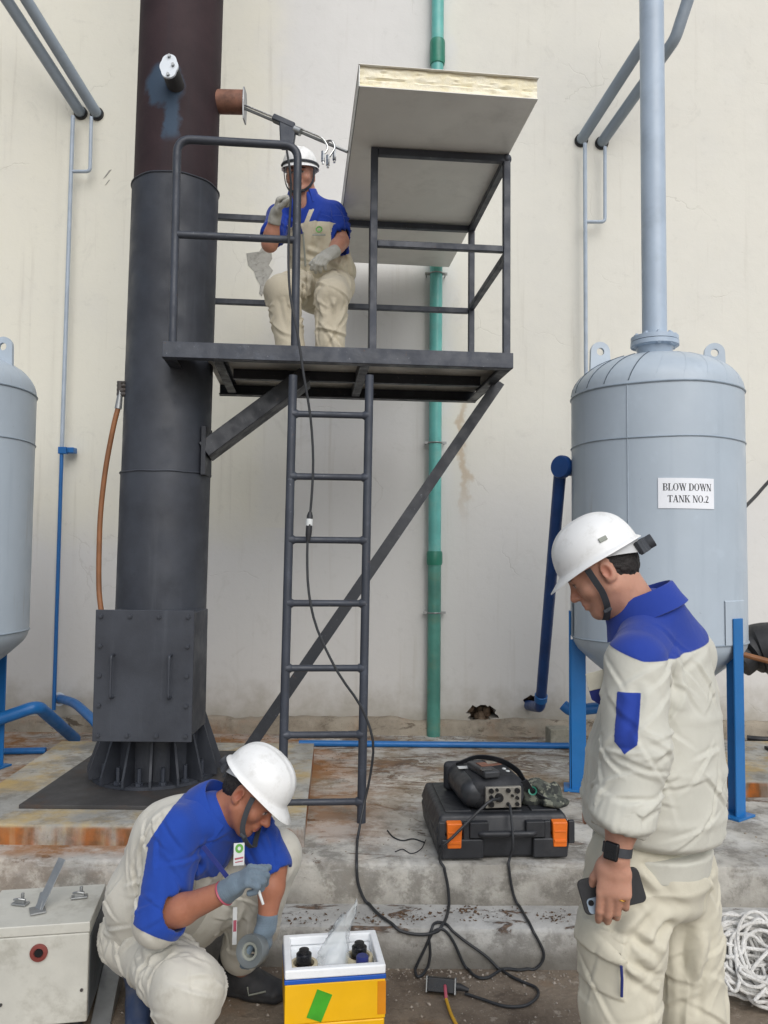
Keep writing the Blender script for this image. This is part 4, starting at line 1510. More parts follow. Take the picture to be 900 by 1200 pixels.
        val = {c: d[ci[:, 0] + c[0], ci[:, 1] + c[1], ci[:, 2] + c[2]] for c in cs}
        for a in cs:
            for ax in range(3):
                if a[ax] == 0:
                    b_ = list(a); b_[ax] = 1; b_ = tuple(b_)
                    va, vb = val[a], val[b_]
                    m = (va < 0) != (vb < 0)
                    t = np.where(m, va / np.where(m, va - vb, 1), 0)
                    p = np.array(a, float)[None, :].repeat(len(ci), 0)
                    p[:, ax] += t
                    acc[m] += p[m]
                    num[m] += 1
        V = s.lo + s.h * (ci + acc / num[:, None])
        quads = []
        for ax in range(3):
            o1, o2 = (ax + 1) % 3, (ax + 2) % 3
            A = [slice(1, -1)] * 3
            A[ax] = slice(0, -1)
            Bs = list(A); Bs[ax] = slice(1, None)
            a, b_ = ins[tuple(A)], ins[tuple(Bs)]
            e = np.argwhere(a != b_)
            fl = a[a != b_]
            off = np.ones(3, int); off[ax] = 0
            e = e + off
            def cell(du, dv):
                q = e.copy(); q[:, o1] += du; q[:, o2] += dv
                return idx[q[:, 0], q[:, 1], q[:, 2]]
            q = np.stack([cell(-1, -1), cell(0, -1), cell(0, 0), cell(-1, 0)], 1)
            q[~fl] = q[~fl][:, ::-1]
            quads.append(q)
        Q = np.concatenate(quads)
        Q = Q[(Q >= 0).all(1)]
        return V, Q


def normals(V, Q):
    n = np.cross(V[Q[:, 2]] - V[Q[:, 0]], V[Q[:, 3]] - V[Q[:, 1]])
    N = np.zeros_like(V)
    for k in range(4):
        for c in range(3):
            N[:, c] += np.bincount(Q[:, k], n[:, c], len(V))
    return N / (np.linalg.norm(N, axis=1)[:, None] + 1e-12)


def relax(V, Q, it=2, lam=.5):
    for _ in range(it):
        S = np.zeros_like(V); c = np.zeros(len(V))
        for k in range(4):
            a, b_ = Q[:, k], Q[:, (k + 1) % 4]
            for x in range(3):
                S[:, x] += np.bincount(a, V[b_, x], len(V)) + np.bincount(b_, V[a, x], len(V))
            c += np.bincount(a, minlength=len(V)) + np.bincount(b_, minlength=len(V))
        V = V + lam * (S / c[:, None] - V)
    return V


def skin_mesh(name, V, Q, mat, parent, attrs=None, cols=None, flatc=None):
    org = np.array(wl(parent))
    me = bpy.data.meshes.new(name)
    me.vertices.add(len(V))
    me.vertices.foreach_set('co', (V - org).astype(np.float32).ravel())
    me.loops.add(Q.size)
    me.loops.foreach_set('vertex_index', Q.astype(np.int32).ravel())
    me.polygons.add(len(Q))
    me.polygons.foreach_set('loop_start', np.arange(0, Q.size, 4, dtype=np.int32))
    me.polygons.foreach_set('use_smooth', np.ones(len(Q), bool))
    me.update(calc_edges=True)
    me.validate()
    for k, v in (attrs or {}).items():
        a = me.attributes.new(k, 'FLOAT', 'POINT')
        a.data.foreach_set('value', v.astype(np.float32))
    for k, v in (cols or {}).items():
        a = me.attributes.new(k, 'FLOAT_COLOR', 'POINT')
        c = np.ones((len(V), 4), np.float32); c[:, :3] = v
        a.data.foreach_set('color', c.ravel())
    return link_mesh(name, me, mat, parent, Vector(org))


def seg_t(V, a, b):
    a, b = np.array(a, float), np.array(b, float)
    ba = b - a
    t = ((V - a) @ ba) / (ba @ ba)
    tc = np.clip(t, 0, 1)
    dist = np.linalg.norm(V - a - tc[:, None] * ba, axis=1)
    return t, dist, math.sqrt(ba @ ba)


def folds(V, N, creases=(), rings=(), rough=.004, rscale=9., stretch=(1, 1, .45)):
    """cloth relief along the normals: creases = (a, b, width, amp); rings = (a, b, t0, spread, wavelength, amp, radius)"""
    D = np.zeros(len(V))
    q = V * np.array(stretch) * rscale
    q = q + np.stack([vnoise(V * 7 + 3), vnoise(V * 7 + 9), vnoise(V * 7 + 17)], 1) * 1.2
    r = np.clip(1 - np.abs(vnoise(q)) * 4, 0, 1) ** 1.5
    D += rough * (r * 1.3 - .3)
    q2 = V * np.array((1.6, 1.6, .8)) * rscale * 1.9
    D += rough * .35 * (np.clip(1 - np.abs(vnoise(q2 + 5)) * 4, 0, 1) - .3)
    for a, b, t0, sp, wl_, amp, rad in rings:
        t, dist, L = seg_t(V, a, b)
        A = unit(np.array(b, float) - np.array(a, float))
        x_, y_, _ = frame(Vector(A))
        cu, cv = V @ np.array(x_), V @ np.array(y_)
        m = np.exp(-((t - t0) / sp) ** 2) * np.clip((rad - dist) / (.15 * rad), 0, 1)
        wv = np.stack([vnoise(V * 6 + 1), vnoise(V * 6 + 31), vnoise(V * 6 + 61)], 1) * .9
        for sl_, am in ((.55, 1.), (-.6, .8)):
            q = np.stack([(t * L + sl_ * cu + .25 * cv) / (wl_ * 1.5), (cu - sl_ * t * L) / (wl_ * 6), cv / (wl_ * 5)], 1) + wv + t0 * 7 + sl_ * 5
            n_ = vnoise(q)
            rg = np.clip(1 - np.abs(n_) * 4.5, 0, 1)
            D += am * amp * m * (rg ** 1.6 * 1.6 - .3)
    for a, b, wd, amp in creases:
        t, dist, L = seg_t(V + np.stack([vnoise(V * 8), vnoise(V * 8 + 4), vnoise(V * 8 + 8)], 1) * .03, a, b)
        m = np.clip(np.minimum(t + .1, 1.1 - t) * 5, 0, 1) * 1.35
        D += amp * m * (np.exp(-(dist / wd) ** 2) - .6 * np.exp(-((dist - 1.7 * wd) / wd) ** 2))
    return V + N * D[:, None]


def strokes(V, N, a, b, n, tr, ang, L, W, amp, rad, seed, side=None, near=None):
    """random pulled folds: n ridges, steep on one side and soft on the other, lying at the angle `ang` to the limb's girth"""
    rs = random.Random(seed)
    t, dist, ln = seg_t(V, a, b)
    A = unit(np.array(b, float) - np.array(a, float))
    ok = (t > tr[0]) & (t < tr[1]) & (dist < rad)
    if side is not None:
        ok &= (N @ unit(side)) > -.1
    if near is not None:
        ok &= np.linalg.norm(V - np.array(near[0]), axis=1) < near[1]
    idx = np.nonzero(ok)[0]
    D = np.zeros(len(V))
    if len(idx) == 0: return V
    for _ in range(n):
        i = idx[rs.randrange(len(idx))]
        p, nn = V[i], N[i]
        C = np.cross(nn, A)
        if np.linalg.norm(C) < .2: continue
        C = unit(C)
        th = ang[0] + rs.gauss(0, ang[1])
        if rs.random() < .5 and len(ang) > 2: th = -th
        d = unit(C * math.cos(th) + A * math.sin(th)); d = unit(d - nn * (d @ nn))
        q_ = np.cross(nn, d)
        l, w, am = rs.uniform(*L), rs.uniform(*W), rs.uniform(*amp)
        kv = rs.uniform(-1.5, 1.5)
        R = V - p
        m = (np.abs(R[:, 0]) < l) & (np.abs(R[:, 1]) < l) & (np.abs(R[:, 2]) < l)
        m &= (N @ nn) > .15
        j = np.nonzero(m)[0]
        r = R[j]
        u = r @ d
        v = r @ q_ - kv * u * u
        v = v * (1 if rs.random() < .5 else -1) / w
        tp = np.clip(1 - (u / (l * .8)) ** 2, 0, 1) ** 1.2
        pr = np.where(v > 0, np.exp(-v * 1.15), np.exp(-(v * 2.6) ** 2)) - .5 * np.exp(-((v + 1.0) / .5) ** 2)
        D[j] += am * tp * pr
    return V + N * D[:, None]


class Fr:
    """a local frame: r = the person's right, f = forward, u = up"""
    def __init__(s, o, f, u):
        s.o = np.array(o, float)
        s.f = unit(f)
        u = np.array(u, float)
        s.u = unit(u - s.f * (u @ s.f))
        s.r = np.cross(s.f, s.u)
        s.R = np.stack([s.r, s.f, s.u], 1)

    def __call__(s, r, f, u): return s.o + s.r * r + s.f * f + s.u * u
    def loc(s, V): return (V - s.o) @ s.R


def head_sdf(S, H, sc=1., k=.012):
    R = H.R
    p = lambda r, f, u: H(r * sc, f * sc, u * sc)
    e = lambda c, rr, kk=k, mode='add': S.ell(p(*c), tuple(x * sc for x in rr), R, kk, mode)
    c_ = lambda a, b, ra, rb, kk=k, mode='add': S.cap(p(*a), p(*b), ra * sc, rb * sc, None, kk, mode)
    e((0, -.012, .03), (.075, .094, .085), .02)
    e((0, .028, -.03), (.063, .062, .082), .03)
    e((0, .015, .02), (.068, .078, .06), .03)
    for s_ in (-1, 1):
        c_((s_ * .052, .005, -.055), (s_ * .02, .062, -.098), .022, .019, .03)
        e((s_ * .043, .058, -.032), (.024, .024, .022), .02)
    e((0, .070, -.099), (.022, .019, .018), .02)
    c_((-.042, .078, .014), (.042, .078, .014), .012, .012, .015)
    for s_ in (-1, 1):
        e((s_ * .032, .1, -.004), (.019, .014, .012), .012, 'cut')
        e((s_ * .031, .0755, -.004), (.014, .0135, .0115), .002)
        c_((s_ * .016, .087, -.010), (s_ * .046, .080, -.008), .004, .003, .006)
    c_((0, .086, .004), (0, .108, -.034), .0075, .0115, .012)
    e((0, .108, -.036), (.0125, .011, .0095), .006)
    for s_ in (-1, 1):
        e((s_ * .012, .098, -.039), (.008, .009, .007), .005)
    e((0, .085, -.062), (.026, .014, .016), .012)
    c_((-.019, .093, -.0615), (.019, .093, -.0615), .0055, .0055, .005)
    c_((-.016, .0935, -.0735), (.016, .0935, -.0735), .006, .006, .005)
    S.cap(p(-.023, .101, -.0675), p(.023, .101, -.0675), .0028 * sc, None, None, .004, 'cut')
    for s_ in (-1, 1):
        Re = np.stack([unit(H.r * s_ * .9 - H.f * .35), unit(H.f * .9 + H.r * s_ * .35), H.u], 1)
        S.ell(p(s_ * .079, -.012, -.012), (.009 * sc, .02 * sc, .031 * sc), Re, .006)
        S.ell(p(s_ * .088, -.006, -.010), (.007 * sc, .011 * sc, .019 * sc), Re, .004, 'cut')
        S.ell(p(s_ * .077, -.002, -.034), (.007 * sc, .009 * sc, .011 * sc), Re, .004)


def face_paint(V, H, sc, base, body_cols=None):
    L = H.loc(V) / sc
    r, f, u = L[:, 0], L[:, 1], L[:, 2]
    base = np.array(base)
    c = np.tile(base, (len(V), 1))
    def blend(m, col):
        m = np.clip(m, 0, 1)[:, None]
        c[:] = c * (1 - m) + np.array(col) * m
    ss = lambda x, a, b: np.clip((x - a) / (b - a), 0, 1)
    near = (np.linalg.norm(L, axis=1) < .2)
    blend(near * .35 * ss(-((r / .03) ** 2 + ((u + .035) / .03) ** 2), -1.6, -.2) * (f > .05), base * np.array((1.08, .85, .8)))
    lip = (f > .08) * ss(-((r / .024) ** 2 + ((u + .0675) / .0125) ** 2), -1.15, -.7)
    blend(near * lip * .75, base * np.array((.95, .58, .58)))
    for s_ in (-1, 1):
        br = (f > .05) * ss(-(((r - s_ * .033) / .024) ** 2 + ((u - .017 + .1 * np.abs(np.abs(r) - .033)) / .0055) ** 2), -1.2, -.6)
        blend(near * br, (.018, .013, .011))
        ey = (f > .072) * ss(-(((r - s_ * .031) / .0135) ** 2 + ((u + .0065) / .0048) ** 2), -1.1, -.8)
        blend(near * ey, (.5, .45, .42))
        ir = (f > .072) * ss(-(((r - s_ * .031) / .0058) ** 2 + ((u + .0065) / .0052) ** 2), -1.1, -.8)
        blend(near * ir, (.012, .008, .006))
        ld = (f > .06) * ss(-(((r - s_ * .031) / .017) ** 2 + ((u + .0005) / .0022) ** 2), -1.1, -.5)
        blend(near * ld, (.03, .02, .016))
        el = ss(-(((np.abs(r) - .084) / .01) ** 2 + ((f + .008) / .014) ** 2 + ((u + .012) / .02) ** 2), -1.3, -.5)
        blend(near * el * .5, base * np.array((.75, .5, .45)))
    blend(near * (f > .0) * (u < -.05) * .16, base * .55)
    return c


def hand_sdf(S, wrist, d, n, s, curl=(.5, .5, .55, .6), thumb=(.75, .35, .35), infl=0., sc=1., k=.006, spread=1.):
    """d: wrist to knuckles; n: the way the palm faces; s: towards the thumb. curl: how far each finger closes (1 = fist)"""
    d, n, s = unit(d), np.array(n, float), np.array(s, float)
    n = unit(n - d * (n @ d)); s = unit(s - d * (s @ d) - n * (s @ n))
    W = np.array(wrist, float)
    p = lambda a, b, c: W + (d * a + s * b + n * c) * sc
    i_ = infl
    S.cap(p(.0, 0, 0), p(.03, .002, .0), ((.027 + i_), (.019 + i_)), ((.034 + i_), (.017 + i_)), s, k * 2)
    S.cap(p(.03, .002, 0), p(.078, .0, .0), ((.036 + i_), (.016 + i_)), ((.040 + i_), (.0135 + i_)), s, k * 2)
    S.ell(p(.03, .024, .012), (.019 + i_, .015 + i_, .026 + i_), np.stack([s, n, d], 1), k * 2)
    roots = ((.086, .029), (.090, .0095), (.086, -.010), (.078, -.028))
    lens = ((.042, .025, .021), (.046, .029, .022), (.042, .027, .022), (.033, .020, .019))
    rad = (.0092, .0095, .009, .008)
    tips = []
    for f_ in range(4):
        b0, b1 = roots[f_]
        q = p(b0, b1, 0)
        dirn = unit(d + s * (1.5 - f_) * .03 * spread)
        a = 0
        c = curl[f_]
        for j, (ln, bend) in enumerate(zip(lens[f_], (1.35 * c, 1.75 * c, 1.1 * c))):
            a += bend
            dv_ = unit(dirn * math.cos(a) + n * math.sin(a))
            q2 = q + dv_ * ln * sc
            ra = (rad[f_] - .0004 * j + i_) * sc
            S.cap(q, q2, ra, ra - .0006, None, k * (.9 if j == 0 else .5))
            q = q2
        tips.append(q)
    a1, a2, a3 = thumb
    t0 = p(.022, .026, .006)
    d1 = unit(d * math.cos(a1) + s * math.sin(a1) + n * .45)
    t1 = t0 + d1 * .044 * sc
    d2 = unit(d1 * math.cos(a2) + d * math.sin(a2) * .8 + n * math.sin(a2) * .6)
    t2 = t1 + d2 * .033 * sc
    d3 = unit(d2 * math.cos(a3) + d * math.sin(a3) * .7 + n * math.sin(a3) * .7)
    t3 = t2 + d3 * .026 * sc
    S.cap(t0, t1, (.0145 + i_) * sc, (.0118 + i_) * sc, None, k * 1.5)
    S.cap(t1, t2, (.0115 + i_) * sc, (.0105 + i_) * sc, None, k * .6)
    S.cap(t2, t3, (.0105 + i_) * sc, (.0085 + i_) * sc, None, k * .6)
    return tips, p


# ---------------------------------------------------------------- materials for people
def skin_material():
    t = NT('skin')
    c = t.attr('tone', 'Color')
    c = t.mix(t.math('MULTIPLY', t.sm(t.noise(38, 5, .6), .4, .7), .18), c, lin('#7a4634'))
    return t.done(c, t.sm(t.noise(60), .3, .7, .42, .58), 0, t.bump(t.noise(260, 3), .12, .001), Subsurface_Weight=.12, Subsurface_Radius=(.008, .003, .0015), Specular_IOR_Level=.4)


def cloth_material(name, base, blue=None, soil=.25, soilcol='#8b8270', bump=.35):
    t = NT(name)
    n = t.noise(6, 6, .6)
    c = t.mix(t.sm(n, .3, .7), tuple(x * .93 for x in base), base)
    c = t.mix(t.math('MULTIPLY', t.sm(t.noise(9, 8, .7), .5, .72), soil), c, lin(soilcol))
    if blue:
        e = t.attr('blue')
        m = t.sm(e, -.0012, .0012)
        cb = t.mix(t.sm(t.noise(7, 5), .3, .7), tuple(x * .88 for x in blue), blue)
        c = t.mix(m, c, cb)
        seam = t.math('MULTIPLY', t.sm(t.math('ABSOLUTE', e), .0012, .004, 1, 0), .0)
    wv = t.node('ShaderNodeTexWave', wave_type='BANDS', bands_direction='DIAGONAL')
    t.put(wv.inputs['Vector'], t.co())
    wv.inputs['Scale'].default_value = 420
    h = t.math('ADD', t.math('MULTIPLY', t.noise(30, 5, .65), .35), t.math('MULTIPLY', wv.outputs['Fac'], .05))
    # pressed-in creases: thin ridges wandering mostly up and down the cloth
    for sc_, st, am in ((4.5, (1, 1, .4), .42), (9., (1, .6, 1.1), .12)):
        r_ = t.math('ABSOLUTE', t.math('SUBTRACT', t.noise(sc_, 3, .5, t.mapped(st, (sc_, 0, 3)), .7), .5))
        h = t.math('ADD', h, t.math('MULTIPLY', t.sm(r_, 0, .12, 1, 0), am))
    return t.done(c, .85, 0, t.bump(h, bump, .006), Sheen_Weight=.15, Specular_IOR_Level=.25)


BLUE = lin('#1F449D')
M['skin'] = skin_material()
M['jacket'] = cloth_material('work_jacket_cloth', lin('#C6C5BA'), lin('#263F96'), .15)
M['jacket_b'] = cloth_material('work_jacket_soiled', lin('#CCC9BE'), BLUE, .3)
M['jacket_c'] = cloth_material('work_jacket_beige', lin('#CEC6B0'), lin('#1F3FA0'), .3)
M['trouser'] = cloth_material('work_trouser_cloth', lin('#C9C4B2'), None, .2)
M['trouser_b'] = cloth_material('trouser_grey_cream', lin('#C6C3B8'), None, .35)
M['trouser_c'] = cloth_material('trouser_beige', lin('#CCC3AE'), None, .35)
M['bluecloth'] = cloth_material('blue_cloth', BLUE, None, 0)
M['bluecloth_a'] = cloth_material('muted_blue_cloth', lin('#263F96'), None, 0)
M['bluecloth_dk'] = cloth_material('dark_blue_cloth', lin('#27306E'), None, 0)
M['glove'] = cloth_material('grey_knit_glove', lin('#6F7F8C'), None, .5, '#45525d', .8)
M['glove_c'] = cloth_material('pale_knit_glove', lin('#B5B4AC'), None, .5, '#77756d', .8)
M['hair'] = paint('black_hair', lin('#1c1715'), .6, 0, .3, 60, .8, 320, bdist=.003)
M['helmet'] = paint('white_helmet', lin('#E6E7E6'), .36, 0, .03, 5, .04, 30, dirt=lin('#a8a59a'), dirt_amt=.3, dirt_scale=24)
M['strap'] = paint('dark_strap', lin('#3A3D42'), .7, 0, .1, 30, .3, 300)
M['band'] = paint('pale_band', lin('#B9BBBC'), .5, 0, .06, 20, .1)
M['shoe'] = paint('black_shoe', lin('#2b2c2f'), .6, 0, .2, 15, .3, 120, dirt=lin('#57524a'), dirt_amt=.4, dirt_scale=8)
M['shoe_blue'] = paint('navy_shoe', lin('#22324f'), .6, 0, .2, 15, .3, 120, dirt=lin('#6a655c'), dirt_amt=.4, dirt_scale=8)
M['gold'] = paint('gold_ring', lin('#d2a34c'), .25, 1, .05)
M['black'] = paint('gloss_black', lin('#17181b'), .3, 0, .05)
M['lens'] = paint('lens_glass', lin('#0d1118'), .08, 0, .05)
M['lensp'] = paint('lens_plate', lin('#9fb0c0'), .3, .3, .05)
M['cardw'] = paint('white_card', lin('#CDD0CF'), .45, 0, .04)
M['cardg'] = paint('green_print', lin('#5a9a3c'), .5, 0, .05)
M['cardr'] = paint('red_print', lin('#a34b5b'), .5, 0, .05)
M['greyprint'] = paint('grey_print', lin('#8b8f86'), .6, 0, .05)


def helmet(parent, H, rad=(.118, .146, .118), rim=.034, visor=.05, tiltdeg=0, knob=True, strap_pts=None, mark=True):
    """hard hat on the head frame H"""
    b = MB()
    NA, NT_ = 72, 22
    vs_, fs = [], []
    def ring_pt(a, rr, z):
        x, y = math.cos(a), math.sin(a)
        fr = max(0, y)
        return (rad[0] * x * rr, rad[1] * y * rr - .006, z)
    rows = []
    for i in range(NT_ + 1):
        t = PI / 2 * (1 - i / NT_)
        rr, z = math.cos(t) ** .85, rim + rad[2] * math.sin(t) ** .92
        rows.append((rr, z, 0))
    for rr, z, bz in ((1.012, rim - .002, .12), (1.045, rim - .006, .6), (1.075, rim - .009, 1), (1.08, rim - .0125, 1.02), (1.065, rim - .0125, .98), (1.02, rim - .010, .4), (.985, rim - .004, 0)):
        rows.append((rr, z, bz))
    for i in range(NT_ - 1, 3, -1):
        rows.append((rows[i][0] * .975, rows[i][1] - .0035, 0))
    for rr, z, bz in rows:
        for k in range(NA):
            a = 2 * PI * k / NA
            x, y, zz = ring_pt(a, rr, z)
            fr = max(0, math.sin(a)) ** 2.2
            if bz:
                y += fr * visor * bz
                zz -= fr * .016 * bz
            # raised ribs running front to back
            if zz > rim + .03:
                e = math.exp(-((x) / .010) ** 2) * .004 + (math.exp(-((abs(x) - .034) / .007) ** 2)) * .003
                zz += e * min(1, (zz - rim - .03) / .03)
            vs_.append(H(x, y, zz))
    m = len(rows)
    for i in range(m - 1):
        for k in range(NA):
            k2 = (k + 1) % NA
            fs.append((i * NA + k, i * NA + k2, (i + 1) * NA + k2, (i + 1) * NA + k))
    b.add(vs_, fs)
    hl = b.build('helmet', M['helmet'], parent, angle=60)
    # headband and ratchet
    b = MB()
    vs_, fs = [], []
    arc_ = [math.radians(-90 + 160 * (k / 30 - .5) * 2) for k in range(31)]
    for a in arc_:
        bk = max(0, -math.sin(a)) ** 1.3
        for rr, z in ((.86, rim + .002), (.86, rim - .010 - .030 * bk), (.885, rim - .010 - .030 * bk), (.885, rim + .002)):
            x, y = math.cos(a) * .100 * rr * 1.0, math.sin(a) * .122 * rr - .010
            vs_.append(H(x, y, z - .012 * bk * (z < rim)))
    for i in range(30):
        for j in range(4):
            fs.append((i * 4 + j, i * 4 + (j + 1) % 4, i * 4 + 4 + (j + 1) % 4, i * 4 + 4 + j))
    b.add(vs_, fs)
    b.build('headband', M['band'], hl)
    if knob:
        b = MB()
        for k in range(9):
            a = math.radians(-90 + (k - 4) * 8)
            b.box(H(math.cos(a) * .092, math.sin(a) * .116 - .012, rim - .036), (.016, .012, .036), Matrix([list(x) for x in H.R]) @ Matrix.Rotation(a + PI / 2, 3, 'Z'))
        b.cyl(H(0, -.124, rim - .036), H(0, -.150, rim - .036), .018, n=14)
        b.build('ratchet', M['strap'], hl, bevel=.002)
    if strap_pts:
        b = MB()
        pts = [H(*p_) for p_ in strap_pts]
        pts = [Vector(p_) for p_ in smooth_path(pts, 5)]
        c = Vector(H(0, 0, -.02))
        vs_, fs = [], []
        for i, p_ in enumerate(pts):
            tt = (pts[min(i + 1, len(pts) - 1)] - pts[max(0, i - 1)]).normalized()
            o_ = (p_ - c); o_ = (o_ - tt * o_.dot(tt)).normalized()
            sd = tt.cross(o_)
            for s_, q_ in ((-1, 0), (1, 0), (1, 1), (-1, 1)):
                vs_.append(p_ + sd * .0085 * s_ + o_ * .003 * q_)
        for i in range(len(pts) - 1):
            for j in range(4):
                fs.append((i * 4 + j, i * 4 + (j + 1) % 4, i * 4 + 4 + (j + 1) % 4, i * 4 + 4 + j))
        b.add(vs_, fs)
        b.build('chin_strap', M['strap'], hl)
        mid = pts[len(pts) * 2 // 5]
        MB().box(mid + (mid - c).normalized() * .004, (.022, .022, .010), Matrix([list(x) for x in H.R])).build('strap_buckle', M['strap'], hl, bevel=.003)
    return hl


def hair_mesh(parent, H, h=.004, low=-.07, sc=1., side=.012):
    """short back and sides: a shell round the skull, off the face, ending at the nape"""
    lo = H.o - .15; hi = H.o + .15
    S = SDF(lo, hi, h)
    p = lambda r, f, u: H(r * sc, f * sc, u * sc)
    S.ell(p(0, -.012, .03), (.0775 * sc, .097 * sc, .088 * sc), H.R, .02)
    S.ell(p(0, -.040, -.015), (.060 * sc, .055 * sc, .058 * sc), H.R, .03)
    g = np.meshgrid(*S.ax, indexing='ij')
    L = np.stack([x - H.o[i] for i, x in enumerate(g)], -1) @ H.R
    f, u, r = L[..., 1], L[..., 2], L[..., 0]
    face = np.minimum(f - .052 + .012 * np.clip(np.abs(r) / .07, 0, 1), .052 - u)       # forehead stays clear
    sideb = np.maximum(f - side, -(u + .01))                                            # sideburn edge
    keep = np.maximum(-(u + .0) - .0 , f - .055)
    # below ear height only behind the ear
    lowcut = np.maximum(low - u, 0)
    d = S.d
    d = np.maximum(d, np.where(u < .018, f - side * .0 + (.018 - u) * .55 - .012, f - .06))
    d = np.maximum(d, (low - u))
    S.d = d.astype(np.float32)
    V, Q = S.mesh()
    N = normals(V, Q)
    V = V + N * (vnoise(V * 160) * .004)[:, None]
    return skin_mesh('hair', V, Q, M['hair'], parent)


def shoe(parent, heel, toe, up, mat, name='shoe', sc=1.):
    heel, toe = np.array(heel, float), np.array(toe, float)
    d = unit(toe - heel); u = unit(np.array(up, float) - d * (np.array(up, float) @ d)); s_ = np.cross(d, u)
    L = np.linalg.norm(toe - heel)
    S = SDF(np.minimum(heel, toe) - .13, np.maximum(heel, toe) + .15, .005)
    S.cap(heel + d * .035 + u * .03, heel + d * L * .5 + u * .03, (.036 * sc, .032 * sc), (.042 * sc, .030 * sc), s_, .02)
    S.cap(heel + d * L * .5 + u * .03, toe - d * .045 + u * .026, (.043 * sc, .03 * sc), (.041 * sc, .026 * sc), s_, .02)
    S.cap(heel + d * .05 + u * .06, heel + d * .055 + u * .11, (.036 * sc, .05 * sc), (.038 * sc, .05 * sc), s_, .03)
    S.cap(heel + d * .09 + u * .06, heel + d * L * .62 + u * .035, .036 * sc, .03 * sc, None, .03)
    S.cut(heel + u * .004, -u)
    V, Q = S.mesh()
    N = normals(V, Q)
    lz = (V - heel) @ u
    V = V + N * (.004 * np.clip((.022 - lz) / .004, 0, 1))[:, None]
    return skin_mesh(name, V, Q, mat, parent), (d, u, s_)


def ribbon(pts, wd, th, side):
    """flat band along pts; side = its width direction at each point"""
    b = MB()
    pts = [Vector(p_) for p_ in pts]
    vs_, fs = [], []
    for i, p_ in enumerate(pts):
        tt = (pts[min(i + 1, len(pts) - 1)] - pts[max(0, i - 1)]).normalized()
        sd = Vector(side[i] if isinstance(side, list) else side)
        sd = (sd - tt * sd.dot(tt)).normalized()
        o_ = tt.cross(sd)
        for s_, q_ in ((-1, -1), (1, -1), (1, 1), (-1, 1)):
            vs_.append(p_ + sd * wd / 2 * s_ + o_ * th / 2 * q_)
    for i in range(len(pts) - 1):
        for j in range(4):
            fs.append((i * 4 + j, i * 4 + (j + 1) % 4, i * 4 + 4 + (j + 1) % 4, i * 4 + 4 + j))
    n_ = len(pts) - 1
    fs += [(3, 2, 1, 0), (n_ * 4, n_ * 4 + 1, n_ * 4 + 2, n_ * 4 + 3)]
    return b.add(vs_, fs)


def hexmat(M_): return Matrix([list(r) for r in M_])


def collar(parent, c, axis, fwd, r, h, mat, gap=35, flare=.018, drop=0.):
    """fold-over shirt collar round the neck, open at the front"""
    F = Fr(c, fwd, axis)
    b = MB()
    vs_, fs = [], []
    n_ = 44
    for i in range(n_ + 1):
        a = math.radians(90 + gap + (360 - 2 * gap) * i / n_)
        front = max(0, math.sin(a))
        ca, sa = math.cos(a), math.sin(a)
        pr = [(r[0] - .002, -.012), (r[0] + .002, h * .9), (r[0] + .006, h), (r[0] + .012, h * .92), (r[0] + flare, h * .35 - .01), (r[0] + flare + .008 + .008 * front, -.016 - .02 * front - drop), (r[0] + flare + .004, -.018 - .02 * front - drop), (r[0] + flare - .006, h * .3 - .012), (r[0] + .007, h * .8)]
        for rr, z in pr:
            vs_.append(F(ca * rr, sa * (rr + r[1] - r[0]), z - front * .012))
    m = len(pr)
    for i in range(n_):
        for j in range(m - 1):
            fs.append((i * m + j, i * m + j + 1, (i + 1) * m + j + 1, (i + 1) * m + j))
        fs.append((i * m + m - 1, i * m, (i + 1) * m, (i + 1) * m + m - 1))
    fs.append(tuple(range(m)))
    fs.append(tuple(n_ * m + j for j in range(m - 1, -1, -1)))
    b.add(vs_, fs)
    return b.build('collar', mat, parent, angle=70)

A3 = lambda *a: np.array(P(*a), float)


def sd_box(u, v, u0, u1, v0, v1):
    """signed distance (positive inside) of a rectangle"""
    return np.minimum(np.minimum(u - u0, u1 - u), np.minimum(v - v0, v1 - v))


SKIN_A, SKIN_B, SKIN_C = lin('#BC8D78'), lin('#A66F57'), lin('#C08B76')


